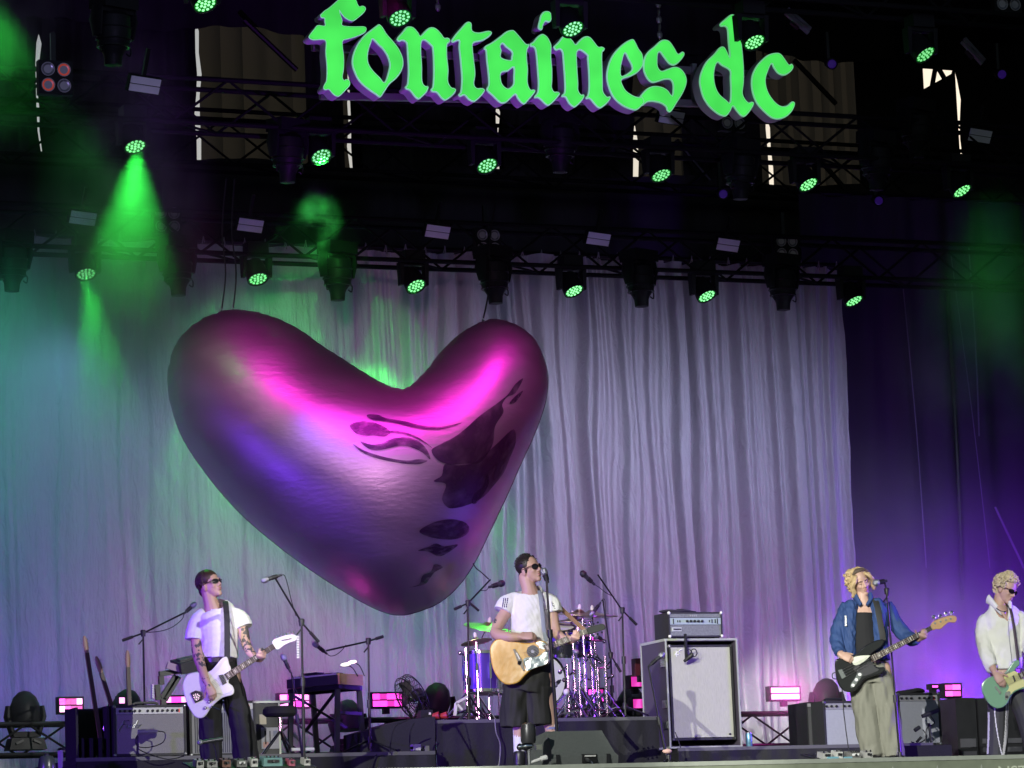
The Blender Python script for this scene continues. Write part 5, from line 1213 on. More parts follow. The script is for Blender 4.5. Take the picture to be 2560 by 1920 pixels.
# case behind the guitarist's right side
Yq = 2.6; xa, xb = xat(632, 1830, Yq), xat(700, 1830, Yq); zt_ = atY(660, 1758, Yq).z
t = thing('effects_rack', 'black flight case rack with stickers right of the left guitarist', 'rack', ((xa + xb) / 2, Yq, Z_L))
MB().bbox((xa, Yq, Z_L), (xb, Yq + .4, zt_)).build('cabinet', BLACK, t)
for x in (xa - .004, xb - .012): MB().bbox((x, Yq - .008, Z_L), (x + .016, Yq - .001, zt_)).build('case_edge', ALU, t)
MB().bbox((xa - .01, Yq - .012, zt_ + .002), (xb + .1, Yq + .4, zt_ + .02)).build('lid_edge', ALU, t)
for q0, q1, z0_, z1_, mm in ((.25, .5, .62, .80, mat('sticker_cream', (.55, .5, .35), .6)), (.3, .95, .18, .56, mat('sticker_grey', (.35, .35, .4), .6, var=.3, vs=20))):
    MB().bbox((xa + (xb - xa) * q0, Yq - .006, Z_L + (zt_ - Z_L) * z0_), (xa + (xb - xa) * q1, Yq - .0005, Z_L + (zt_ - Z_L) * z1_)).build('sticker', mm, t)
for q0, q1, z0_, z1_, mm in ((.42, .48, .26, .5, KBD), (.6, .64, .24, .5, KBD), (.74, .9, .40, .50, mat('sticker_blue', (.2, .22, .3), .6)), (.36, .56, .2, .3, mat('sticker_pink', (.5, .28, .25), .6))):
    MB().bbox((xa + (xb - xa) * q0, Yq - .009, Z_L + (zt_ - Z_L) * z0_), (xa + (xb - xa) * q1, Yq - .0065, Z_L + (zt_ - Z_L) * z1_)).build('sticker_mark', mm, t)
# stool with black drum seat
Yq = 2.1; c = atY(700, 1778, Yq)
t = thing('keyboard_stool', 'round black stool on chrome legs between the rack and the keyboard', 'stool', (c.x, Yq, Z_L))
MB().lathe(c + Vector((0, 0, -.045)), (0, 0, 1), [(0, .13), (.02, .155), (.06, .155), (.085, .13)], 22).build('seat', BLKCLOTH, t, smooth=True)
MB().tube([c, Vector((c.x, Yq, Z_L + .2))], .02, 8).build('post', CHROME, t, smooth=True)
for k in range(3):
    a = R(30 + 120 * k); MB().tube([Vector((c.x, Yq, Z_L + .22)), Vector((c.x + .17 * math.cos(a), Yq + .17 * math.sin(a), Z_L + .012))], .014, 8).build('leg', CHROME, t, smooth=True)
# white pipe lying on riser and small items
for k, (a, b, Y) in enumerate((((728, 1874), (785, 1873), 2.0), ((730, 1830), (765, 1866), 3.2))):
    tag(MB().tube([atY(*a, Y), atY(*b, Y)], .016, 8).build('white_pipe', WHITEP, smooth=True), ('white pipe lying on the low riser under the keyboard', 'white slanting pipe behind the tall microphone stand')[k], 'pipe')
# desk fan
c = atY(1028, 1745, 2.75); d = (RT0 * -.80 - NH * .42 - UZ * .42).normalized(); x, y = perp(d)
t = thing('floor_fan', 'tilted black wire cage fan left of the drum riser', 'fan', c - Vector((0, 0, .2)))
rf = .215
w = MB()
for h_, rr in ((-.06, .19), (-.05, rf), (.03, rf), (.06, .17), (.075, .08)): w.loft([c + d * h_ + x * rr * math.cos(q) + y * rr * math.sin(q) for q in np.linspace(0, 2 * math.pi, 25)], .0045, n=5)
for k in range(24):
    q = 2 * math.pi * k / 24; e_ = x * math.cos(q) + y * math.sin(q); w.tube([c - d * .07 + e_ * .03, c - d * .06 + e_ * .17, c - d * .04 + e_ * rf, c + d * .03 + e_ * rf, c + d * .06 + e_ * .15, c + d * .078 + e_ * .05], .003, 4)
w.build('cage', BLKM, t, smooth=True)
for k in range(4):
    q = 2 * math.pi * k / 4; e_ = x * math.cos(q) + y * math.sin(q); f_ = d.cross(e_)
    MB().loft([c + e_ * .03, c + e_ * .10, c + e_ * .165], [.03, .06, .07], [.004, .004, .004], xd=f_ + d * .5, n=8).build('blade', mat('fan_blade', (.05, .045, .045), .4), t, smooth=True)
MB().lathe(c - d * .12, d, [(0, .05), (.10, .055), (.14, .03)], 14).build('motor', BLACK, t, smooth=True)
w = MB(); w.loft([c + x * .2, c + Vector((0.02, 0, -.21)), c - x * .2], .012, n=6); w.build('foot_bracket', BLKM, t, smooth=True)
# ------------------------------------------------------------------ leaning guitars on the left
P = PY(2.0).p
xa, xb = xat(190, 1820, 2.0), xat(274, 1820, 2.0); zt_ = atY(230, 1765, 2.0).z
t = thing('guitar_case_rack', 'tall open black guitar rack box left of the wide amplifier', 'rack', ((xa + xb) / 2, 2.0, .0))
w = MB().bbox((xa, 2.35, 0.12), (xb, 2.37, zt_)).bbox((xa, 2.0, .12), (xa + .02, 2.35, zt_ - .01)).bbox((xb - .02, 2.0, .12), (xb, 2.35, zt_)).bbox((xa + .02, 2.0, .12), (xb - .02, 2.35, .14)); w.build('body', BLKCLOTH, t)
for i in range(3): MB().bbox((xa + .05 + .08 * i, 2.02, .14), (xa + .075 + .08 * i, 2.3, .5)).build('divider', BLKCLOTH, t)
NECK = mat('maple_neck', (.26, .16, .10), .4, var=.15, vs=20, stretch=(1, 1, .2)); NECKD = mat('rosewood', (.05, .03, .022), .5, var=.3)
for (a, b, h, Y, bc, lab) in (((255, 1875), (217, 1632), 30, 2.12, (.03, .02, .02), 'guitar with the tallest pink lit neck leaning in the rack'), ((282, 1775), (253, 1682), 26, 2.12, (.12, .12, .14), 'guitar with a pale headstock leaning beside the tallest neck'), ((325, 1800), (320, 1668), 26, 2.6, (.2, .1, .06), 'guitar neck standing upright behind the wide left amplifier')):
    P = PY(Y).p; A_, B_ = P(*a), P(*b); t = thing('spare_guitar', lab, 'guitar', A_, 'spare guitars at the left')
    d = (B_ - A_).normalized()
    MB().bar(A_, B_, .036, .022, up=(0, 1, 0)).build('neck', NECK, t); MB().bar(A_ + Vector((0, -.014, 0)), B_ + Vector((0, -.014, 0)), .032, .005, up=(0, 1, 0)).build('fretboard', NECKD, t)
    hs_ = MB().loft([B_, B_ + d * .02, B_ + d * .07, B_ + d * .12, B_ + d * .15], [.017, .022, .024, .019, .009], .008, xd=(1, 0, 0), n=10).build('headstock', NECK, t, smooth=True)
    for k in range(3):
        for s in (-1, 1): MB().ball(B_ + d * (.05 + .035 * k) + Vector((s * .029, 0, 0)), (.009, .006, .006), n=6, m=4).build('tuning_peg', STEEL, hs_)
    q = A_ - d * .25
    MB().loft([q - d * .16, q - d * .1, q + d * .02, q + d * .12, q + d * .22], [.05, .15, .12, .14, .06], .02, xd=(1, 0, 0), n=16).build('body', mat('spare_body_%d' % int(bc[0] * 100), bc, .25, coat=.6), t, smooth=True)
# blue lit bottle-like canister and white box at lower left
c = atY(117, 1905, 1.5); t = thing('fog_canister', 'rounded black canister with blue lit sides at the bottom left', 'canister', c); MB().lathe(c, (0, 0, 1), [(-.2, .07), (-.05, .075), (.02, .068), (.05, .05), (.055, .01)], 18).build('body', mat('canister_black', (.04, .05, .045), .3), t, smooth=True)
MB().lathe(c + Vector((0, 0, .05)), (0, 0, 1), [(0, .02), (.02, .018)], 10).build('cap', BLACK, t)
c = atY(168, 1900, 2.4); t = thing('white_frame_box', 'pale framed box half hidden left of the guitar rack', 'box', c)
for dx_ in (-.06, .05): MB().box(c + Vector((dx_, 0, 0)), (.02, .1, .2)).build('upright', WHITEP, t)
MB().box(c + Vector((0, 0, .095)), (.14, .1, .02)).build('top', STEEL, t); MB().box(c + Vector((.02, .02, -.02)), (.05, .02, .12)).build('panel', WHITEP, t)
# ------------------------------------------------------------------ drum kit
VIO = mat('violet_mirror_shell', (.14, .07, .62), .25, .45); SIL = mat('silver_mirror_shell', (.55, .58, .58), .16, .95, var=.35, vs=25, stretch=(1, 1, 3)); HEADW = mat('drum_head', (.72, .72, .68), .5, var=.06)
CYMB = mat('cymbal_bronze', (.58, .48, .28), .34, 1, var=.15, vs=30, stretch=(1, 1, 1))
def drum(name, label, c, axis, r_, h_, shell, lugs=8, head=HEADW, legs=None, group=None):
    c = Vector(c); a = unit(axis); t = thing(name, label, 'drum', c - a * h_ / 2)
    x, y = perp(a)
    MB().lathe(c - a * h_ / 2, a, [(0, r_), (h_, r_)], 32).build('shell', shell, t, smooth=True)
    for s in (-1, 1):
        e = c + a * s * h_ / 2
        MB().lathe(e, a * s, [(-.018, r_ + .001), (-.016, r_ + .012), (.012, r_ + .012), (.014, r_ - .004), (.004, r_ - .008)], 32).build('hoop', CHROME if r_ < .24 else BLKM, t, smooth=True)
        MB().lathe(e, a * s, [(0, r_ - .009), (.006, r_ - .009)], 32).build('drumhead', head, t)
    for k in range(lugs):
        q = 2 * math.pi * k / lugs + .2; e_ = x * math.cos(q) + y * math.sin(q)
        w = MB(); w.bar(c + e_ * (r_ + .012) - a * h_ * .2, c + e_ * (r_ + .012) + a * h_ * .2, .022, .02)
        w.tube([c + e_ * (r_ + .012) - a * h_ * .5, c + e_ * (r_ + .012) + a * h_ * .5], .004, 5); w.build('lug', CHROME, t)
    if legs:
        for k in range(3):
            q = 2 * math.pi * k / 3 + .5; e_ = x * math.cos(q) + y * math.sin(q); f_ = c + e_ * (r_ + .02)
            MB().tube([f_, Vector((f_.x, f_.y, legs + .03)), Vector((f_.x + e_.x * .03, f_.y + e_.y * .03, legs + .01))], .008, 8).build('leg', CHROME, t, smooth=True)
    return t
Yd = 3.4; P = PY(Yd).p
drum('floor_tom', 'violet lit floor tom left of the singer', PY(3.0).p(1201, 1680), (0, 0, 1), .155, .36, VIO, legs=Z_D)
drum('floor_tom', 'silver mirrored floor tom beside the violet one', PY(3.5).p(1228, 1685), (0.03, 0, 1), .165, .36, SIL, legs=Z_D)
kc = P(1348, 1702); kc.z = max(kc.z, Z_D + .29)
drum('bass_drum', 'bass drum with a white front head behind the singer', kc + Vector((0, .15, 0)), (-.05, -1, 0), .265, .36, SIL, lugs=10)
for s in (-1, 1): tag(MB().tube([kc + Vector((s * .25, .0, -.05)), Vector((kc.x + s * .36, kc.y - .08, Z_D + .01))], .01, 8).build('drum_spur', CHROME, smooth=True), ('left chrome spur of the bass drum', 'right chrome spur of the bass drum')[s > 0], 'drum spur')
drum('rack_tom', 'rack tom with a blue shell behind the right arm of the singer', P(1400, 1590), (-.1, -.35, 1), .14, .16, VIO)
drum('snare_drum', 'dark snare drum with white rim behind the guitar neck', P(1412, 1622), (0, -.15, 1), .165, .13, mat('dark_shell', (.03, .035, .035), .3, .5))
def cymbal(label, c, axis, r_, base, boomed=False, m=CYMB):
    c = Vector(c); a = unit(axis); t = thing('cymbal', label, 'cymbal', c)
    MB().lathe(c, a, [(-.03 * r_ / .2, r_), (-.026 * r_ / .2, r_), (-.008, r_ * .4), (.0, r_ * .26), (.02, r_ * .15), (.028, .01), (.02, .008), (.012, r_ * .14), (-.006, r_ * .25), (-.014, r_ * .4)], 36).build('bow', m, t, smooth=True)
    MB().lathe(c, a, [(.02, .012), (.035, .018), (.06, .016), (.075, .006)], 10).build('felt_nut', HEADW, t, smooth=True)
    s = thing('cymbal_stand', label.replace('cymbal', 'cymbal stand under the').replace('the the', 'the') if False else 'chrome stand carrying the ' + label, 'cymbal stand', (base[0], base[1], Z_D))
    b_ = Vector((base[0], base[1], Z_D))
    top = Vector((base[0], base[1], c.z - .25 if boomed else c.z - .02))
    MB().tube([b_ + Vector((0, 0, .05)), top], .012, 8).build('tube', CHROME, s, smooth=True)
    MB().tube([top, c], .008, 8).build('arm', CHROME, s, smooth=True)
    for z in (.3, .6): MB().lathe(b_ + Vector((0, 0, z)), (0, 0, 1), [(0, .02), (.05, .02)], 10).build('clutch', CHROME, s, smooth=True)
    for k in range(3):
        q = R(20 + 120 * k); f_ = b_ + Vector((math.cos(q) * .24, math.sin(q) * .24, .012))
        MB().tube([b_ + Vector((0, 0, .28)), f_], .010, 6).build('leg', CHROME, s, smooth=True)
        MB().tube([b_ + Vector((0, 0, .08)), (b_ + Vector((0, 0, .28))).lerp(f_, .6)], .007, 6).build('brace', CHROME, s, smooth=True)
c = PY(3.6).p(1222, 1562); cymbal('big green lit cymbal tilted left of the singer', c, (.1, -.30, 1), .24, (c.x - .1, 3.75), True)
c = PY(3.2).p(1448, 1530); cymbal('flat ride cymbal with a white felt nut right of the singer', c, (.05, -.12, 1), .22, (c.x + .02, 3.3))
c = PY(3.7).p(1480, 1532); cymbal('pink edged crash cymbal behind the ride', c, (.02, -.05, 1), .25, (c.x + .1, 3.9), True)
c = PY(3.4).p(1432, 1546); cymbal('lower pink edged hi-hat cymbal behind the arm of the singer', c, (-.04, -.08, 1), .2, (c.x + .05, 3.55))
c = PY(3.1).p(1190, 1600); cymbal('small hi-hat cymbal left of the guitar', c, (-.1, .15, 1), .15, (c.x, 3.1))
# loose hardware right of the kit
def hstand(label, u, vtop, Y, arms):
    P = PY(Y).p; tp = P(u, vtop); b_ = Vector((tp.x, Y, Z_D)); t = thing('drum_hardware', label, 'drum stand', b_)
    MB().tube([b_ + Vector((0, 0, .05)), tp], .013, 8).build('tube', CHROME, t, smooth=True)
    for k in range(3):
        q = R(50 + 120 * k); f_ = b_ + Vector((math.cos(q) * .25, math.sin(q) * .25, .012))
        MB().tube([b_ + Vector((0, 0, .3)), f_], .011, 6).build('leg', CHROME, t, smooth=True)
        MB().tube([b_ + Vector((0, 0, .1)), (b_ + Vector((0, 0, .3))).lerp(f_, .6)], .008, 6).build('brace', CHROME, t, smooth=True)
    for z in np.arange(Z_D + .25, tp.z - .05, .17): MB().lathe((b_.x, Y, z), (0, 0, 1), [(0, .021), (.045, .021)], 10).build('clutch', CHROME, t, smooth=True)
    for a, b in arms: 
        MB().tube([P(*a), P(*b)], .009, 6).build('arm', CHROME, t, smooth=True); MB().ball(P(*b), .022, n=8, m=6).build('wing_nut', CHROME, t, smooth=True)
hstand('chrome boom stand nearest the bass drum', 1432, 1600, 3.0, [((1432, 1620), (1462, 1560)), ((1432, 1680), (1410, 1700))])
hstand('chrome stand with a side arm under the cymbals', 1456, 1540, 3.2, [((1456, 1600), (1510, 1603)), ((1456, 1660), (1480, 1640)), ((1456, 1700), (1440, 1730))])
hstand('short chrome stand at the right of the drum kit', 1494, 1670, 3.0, [((1494, 1672), (1520, 1668)), ((1494, 1690), (1470, 1640))])
hstand('low chrome pedal stand among the drum legs', 1448, 1700, 2.7, [((1448, 1710), (1490, 1780))])
hstand('tall chrome stand directly under the ride cymbal edge', 1474, 1548, 3.35, [((1474, 1580), (1440, 1600)), ((1474, 1640), (1500, 1655)), ((1474, 1700), (1455, 1690))])
hstand('chrome stand with angled arms at the far right of the drum kit', 1512, 1640, 2.9, [((1512, 1660), (1490, 1640)), ((1512, 1700), (1530, 1690))])
hstand('short chrome stand with a drum microphone beside the bass drum', 1418, 1660, 2.75, [((1418, 1665), (1400, 1680)), ((1418, 1690), (1436, 1680))])
hstand('chrome stand left of the singer holding the small hi-hat', 1164, 1620, 2.95, [((1164, 1640), (1150, 1632)), ((1164, 1680), (1180, 1672))])
for (a, b, lab) in (((1462, 1642), (1440, 1630), 'small drum microphone aimed at the snare drum'), ((1508, 1600), (1490, 1590), 'small drum microphone clamped under the crash cymbal'), ((1402, 1700), (1388, 1712), 'small drum microphone at the bass drum head')): mic(lab, PY(2.8).p(*b), PY(2.8).p(*a))
drum('rack_tom', 'second rack tom behind the stands right of the snare drum', PY(3.6).p(1446, 1606), (.1, -.3, 1), .13, .15, VIO)
t = thing('kick_pedal', 'chrome kick pedal on the riser edge right of the bass drum', 'pedal', PY(2.6).p(1420, 1790))
P = PY(2.6).p; MB().bar(P(1405, 1786), P(1440, 1776), .10, .012).build('footboard', STEEL, t); MB().tube([P(1412, 1788), P(1416, 1730)], .012, 8).build('post', CHROME, t, smooth=True); MB().ball(P(1416, 1730), .03, n=10, m=8).build('beater', HEADW, t, smooth=True)
t = thing('drum_throne', 'dark padded drum stool behind the kit', 'stool', (kc.x + .2, 4.3, Z_D)); MB().lathe((kc.x + .2, 4.3, Z_D + .45), (0, 0, 1), [(0, .16), (.08, .17), (.1, .12)], 20).build('seat', BLKCLOTH, t, smooth=True); MB().tube([(kc.x + .2, 4.3, Z_D), (kc.x + .2, 4.3, Z_D + .46)], .025).build('post', CHROME, t)
t = thing('music_clamp', 'white angled bracket at the left end of the drum riser', 'bracket', PY(2.7).p(1145, 1790)); P = PY(2.7).p
for a, b in (((1137, 1789), (1140, 1758)), ((1140, 1758), (1168, 1742)), ((1140, 1758), (1155, 1775))): MB().bar(P(*a), P(*b), .03, .02).build('arm', WHITEP, t)
# spots added behind the forward-facing strobes for their pink glow on the curtain
for c, w_ in ((SL[0], 8), (SL[1], 6), (SL[3], 50), (SL[4], 32), (SL[5], 60), (SL[6], 24), (SL[8], 20)):
    spot('strobe_glow_fill', c + Vector((0, .05, .09)), c + Vector((0, 1.9, .75)), w_, (1.0, .05, .62), 120, 1.0, .06)
# ------------------------------------------------------------------ people
TO = -NH
def proj(p):
    d = Vector(p) - CAM; k = FPX / d.dot(FWD); return 1280 + d.dot(RT) * k, 960 - d.dot(UP) * k
SKIN = mat('skin', (.52, .33, .25), .5, var=.08, vs=12); INK = mat('tattoo_ink', (.10, .085, .085), .5)
LIP = mat('lips', (.38, .17, .15), .45)
def paint(o, me_mats, fn, off):
    me = o.data
    for q in me_mats: me.materials.append(q)
    for p in me.polygons:
        c = Vector(p.center) + off; i = fn(c, p.normal)
        if i: p.material_index = i
class Fig:
    def __init__(s, label, u, v, Y):
        s.pl = PH(u, v, Y); s.root = thing('person', label, 'person', atZ(*proj(Vector((s.pl.o.x, s.pl.o.y, 0))), 0.0) if False else Vector((s.pl.o.x, s.pl.o.y, 0)))
        s.b = MB()
    def p(s, u, v, o=0): return s.pl.p(u, v, o)
    def chain(s, pts, mb=None, n=14, xd=None, sub=3, dome=None):
        """pts: (u, v, o, r) or (u, v, o, rx, ry); rounded, smoothly swelling limb"""
        dome = (mb is None or mb is s.b) if dome is None else dome
        mb = mb or s.b
        P_ = [s.p(q[0], q[1], q[2]) for q in pts]; rx = [q[3] for q in pts]; ry = [q[4] if len(q) > 4 else q[3] for q in pts]
        P2 = spline(P_, sub); m_ = len(P2)
        f = np.linspace(0, len(P_) - 1, m_) if len(P_) > 2 else np.arange(len(P_))
        rx2 = np.interp(f, range(len(P_)), rx); ry2 = np.interp(f, range(len(P_)), ry)
        mb.loft(P2, list(rx2), list(ry2), xd=xd, n=n, dome=dome)
    def head(s, c, F, U, k=1.0, mouth=False):
        F = unit(F); U = unit(Vector(U) - F * Vector(U).dot(F)); X = F.cross(U); b = s.b; c = Vector(c)
        s.hc, s.hF, s.hU, s.hX, s.hk = c, F, U, X, k
        q = lambda f, u, x=0: c + F * f * k + U * u * k + X * x * k
        E = lambda f, u, x, rf, ru, rx_: b.ball(q(f, u, x), (rx_ * k, rf * k, ru * k), X, F, U, n=18, m=12)
        E(-.012, .035, 0, .098, .088, .077)          # skull
        E(.018, -.03, 0, .074, .085, .064)           # face
        E(.035, -.075, 0, .052, .042, .047)          # jaw
        E(.070, -.098, 0, .022, .022, .026)          # chin
        for x in (-1, 1):
            E(.052, -.025, x * .036, .034, .026, .022)   # cheek
            E(-.005, -.015, x * .076, .022, .034, .011)  # ear
            E(-.002, -.036, x * .074, .012, .014, .010)
            E(.070, .025, x * .030, .018, .008, .026)    # brow
            E(.074, .006, x * .031, .012, .010, .014)    # closed lid
            E(.093, -.034, x * .012, .010, .009, .010)   # nostril
        b.loft([q(.080, .018), q(.096, -.006), q(.108, -.028), q(.094, -.036)], [.009 * k, .010 * k, .014 * k, .010 * k], n=10, dome=True)
        E(.087, -.058, 0, .012, .007, .022); E(.086, -.070, 0, .012, .008, .019)
        s.q = q
    def lips(s):
        q, k = s.q, s.hk; w = MB()
        w.ball(q(.0945, -.0575), (.021 * k, .008 * k, .0055 * k), s.hX, s.hF, s.hU, n=12, m=8); w.ball(q(.0935, -.0695), (.018 * k, .008 * k, .006 * k), s.hX, s.hF, s.hU, n=12, m=8)
        w.build('lips', LIP, s.root, smooth='all')
    def hand(s, W, d, p, flip=1, curl=(35, 40, 25), spread=4, thumb=(.5, .6, .45), k=1.0, L_=.082):
        """five separate fingers; d along the palm, p the way the palm faces"""
        b = s.b; W = Vector(W); d = unit(d); p = unit(Vector(p) - d * Vector(p).dot(d)); sd_ = d.cross(p) * flip
        b.loft([W - d * .015, W + d * .02 * k, W + d * .055 * k, W + d * L_ * k], [.026 * k, .034 * k, .041 * k, .040 * k], [.022 * k, .017 * k, .016 * k, .013 * k], xd=sd_, n=14, dome=True)
        for i, (ln, rr) in enumerate(((.072, .0088), (.082, .0092), (.077, .0088), (.060, .0078))):
            x = (i - 1.5) * .0205
            a = Matrix.Rotation(R(-(i - 1.5) * spread) * flip, 3, p) @ d
            pos = W + d * (L_ - .006 - .004 * abs(i - 1.2)) * k - sd_ * x * k
            pts = [pos - d * .02]; rad = [rr * k * 1.05]
            ang = 0
            for seg, cu in zip((.46, .31, .23), curl):
                pts.append(pos.copy()); rad.append(rr * k)
                ang += R(cu); dd = a * math.cos(ang) + p * math.sin(ang); pos = pos + dd * ln * seg * k
            pts.append(pos); rad.append(rr * k * .82)
            b.loft(pts, rad, n=10, dome=True)
        t0 = W + d * .022 * k + sd_ * .028 * k; td = unit(d * thumb[0] + sd_ * thumb[1] + p * thumb[2])
        t1 = t0 + td * .042 * k; t2 = t1 + unit(td + d * .5) * .034 * k
        b.loft([t0 - td * .015, t0, t1, t2], [.014 * k, .0125 * k, .0105 * k, .0088 * k], n=10, dome=True)
    def finish(s, vox=.0052):
        o = remesh(s.b, 'body', [SKIN], s.root, vox, 2); s.body = o; return o
    def cloth(s, mb, name, m, vox=.0065, amp=.004, fr=(16, 16, 6), seed=1, smooth=3, cut=None):
        o = remesh(mb, name, m if isinstance(m, list) else [m], s.root, vox, smooth, folds(amp, fr, seed))
        if cut:                                   # opening for the neck
            (c, rx, rd, rz) = cut; c = Vector(c) - OFF[s.root]; bm = bmesh.new(); bm.from_mesh(o.data)
            def inn(v): q = v.co - c; return (q.dot(RT0) / rx) ** 2 + (q.dot(NH) / rd) ** 2 + (q.z / rz) ** 2 < 1
            bmesh.ops.delete(bm, geom=[v for v in bm.verts if inn(v)], context='VERTS')
            be = [e_ for e_ in bm.edges if e_.is_boundary]
            for _ in range(3): bmesh.ops.smooth_vert(bm, verts=list({v for e_ in be for v in e_.verts}), factor=.5, use_axis_x=True, use_axis_y=True, use_axis_z=True)
            bm.to_mesh(o.data); bm.free()
        return o
    def shades(s, rx=.027, rz=.021, wrap=.35, m=None, frame=None):
        q = s.q; m = m or mat('dark_lens', (.012, .008, .010), .06, coat=1); fm = frame or mat('glasses_frame', (.05, .03, .03), .25, .3)
        t = MB()
        for x in (-1, 1):
            cX = unit(s.hX + s.hF * -wrap * x); cF = unit(s.hF + s.hX * wrap * x)
            t.ball(q(.092, .004, x * .033), (rx, .006, rz), cX, cF, s.hU, n=16, m=10)
        l = t.build('sunglasses', m, s.root, smooth='all')
        f = MB()
        f.tube([q(.102, .014, -.012), q(.104, .012, 0), q(.102, .014, .012)], .0035, 6)
        for x in (-1, 1):
            f.tube([q(.092, .012, x * .056), q(.060, .012, x * .076), q(-.01, .004, x * .086)], .0032, 6)
            cX = unit(s.hX + s.hF * -wrap * x)
            f.loft([q(.092, .004, x * .033) + cX * rx * math.cos(a) * 1.03 + s.hU * rz * math.sin(a) * 1.03 for a in np.linspace(0, 6.283, 15)], .0028, n=5)
        f.build('frame', fm, l, smooth=True)
    def hair_cap(s, mb, back=-.024, up=.042, r_=(.096, .084, .084), n=20):
        mb.ball(s.q(back, up), (r_[2] * s.hk, r_[0] * s.hk, r_[1] * s.hk), s.hX, s.hF, s.hU, n=n, m=14)
def strands(fig, mb, n, length, r_, wave, seed, fmin=-1.1, spreadf=.5, low=-.2, face=.4, amin=1.2):
    rr = np.random.default_rng(seed); q = fig.q
    for i in range(n):
        a = rr.uniform(amin, math.pi) * (1 if rr.random() < .5 else -1); el = rr.uniform(low, 1.35)
        f = math.cos(a) * math.cos(el); x = math.sin(a) * math.cos(el); u = math.sin(el)
        if f > face and u < .80: continue
        if f > .55: continue
        pts = []; L_ = length * rr.uniform(.6, 1.2)
        ph = rr.uniform(0, 6.28)
        for j in range(6):
            t = j / 5
            el2 = el - t * L_ / .1 * .75
            out_ = 1.04 + .16 * t * spreadf + .05 * rr.uniform(-1, 1)
            dn = max(0, -(el2 + .5)) * .09
            el3 = max(el2, -.5); wv = wave * math.sin(ph + t * 9)
            pts.append(q(-.014 + .100 * out_ * math.cos(a + wv * 2) * math.cos(el3), .036 + .090 * out_ * math.sin(el3) - dn, .080 * out_ * math.sin(a + wv * 2) * math.cos(el3)))
        mb.loft(spline(pts, 2), list(np.linspace(r_ * 1.1, r_ * .5, 11)), n=5)
def ribbon(fig, pts, w_, th=.004, name='strap', m=None, parent=None, xd=None):
    P_ = spline([fig.p(*q) for q in pts], 5)
    mb = MB().loft(P_, w_ / 2, th / 2, xd=xd if xd is not None else RT0, n=8)
    return mb.build(name, m, parent, smooth=True)
# ------------------------------------------------------------------ guitars
def guitar(name, label, pl, off, body, body_m, neck, nw, head, head_m, th=.045, fb_m=None, frets=17, pegs=6, side_m=None, holes=(), ns=6, fret_m=None, neck_m=None, inlay=None):
    c = pl.p(*body[0], off); t = thing(name, label, 'guitar', c)
    bd = plate([body], pl, th, 'body', [body_m], t, bevel=.010, off=off, smooth_k=4, res=3)
    for p in bd.data.polygons: p.use_smooth = False
    (u0, v0), (u1, v1) = neck; A_, B_ = pl.p(u0, v0, off + .006), pl.p(u1, v1, off + .006); d = (B_ - A_).normalized(); nrm = TO
    side = d.cross(nrm).normalized(); L_ = (B_ - A_).length
    nk = MB().loft([A_ - nrm * .004, B_ - nrm * .004], [nw[0] / 2, nw[1] / 2], [.014, .012], xd=side, n=12); nk.build('neck', neck_m or NECK, t, smooth=True)
    fb = MB(); q = [A_ - side * nw[0] / 2, A_ + side * nw[0] / 2, B_ + side * nw[1] / 2, B_ - side * nw[1] / 2]
    fb.add([x + nrm * .004 for x in q] + [x + nrm * .012 for x in q], [(0, 1, 2, 3), (7, 6, 5, 4), (0, 4, 5, 1), (1, 5, 6, 2), (2, 6, 7, 3), (3, 7, 4, 0)]); f = fb.build('fretboard', fb_m or NECKD, t)
    sc = L_ / (1 - 2 ** (-frets / 12)) 
    fm = fret_m or mat('fret_silver', (.55, .52, .45), .35, .8)
    for k in range(1, frets):
        x = L_ - sc * (1 - 2 ** (-k / 12))
        if x < .005: break
        w_ = nw[0] + (nw[1] - nw[0]) * x / L_; c = A_ + d * x + nrm * .013
        MB().bar(c - side * w_ / 2, c + side * w_ / 2, .0032, .0032, up=nrm).build('fret', fm, f)
    for k in (3, 5, 7, 9, 12, 15):
        x = L_ - sc * (1 - 2 ** (-(k - .5) / 12))
        if x > .01:
            c = A_ + d * x + nrm * .0135
            MB().bar(c - side * nw[0] * .25, c + side * nw[0] * .25, .010, .0016, up=nrm).build('inlay', inlay or mat('inlay_pearl', (.6, .58, .5), .3), f)
    hd = plate([head], pl, .015, 'headstock', [head_m], t, bevel=.003, off=off + .010, smooth_k=3)
    s = MB()
    bridge = A_ - d * L_ * .48
    for k in range(ns):
        q_ = (k / (ns - 1) - .5); s.tube([bridge + side * q_ * nw[0] * 1.15 + nrm * .020, B_ + side * q_ * nw[1] * .75 + nrm * .018], .0011, 4)
    s.build('strings', STEEL, t, kind='stuff')
    return t, A_, B_, d, side
def gpart(t, pl, off, loops, name, m, th=.004, k=3, bevel=.001):
    return plate(loops, pl, th, name, [m], t, bevel=bevel, off=off, smooth_k=k)
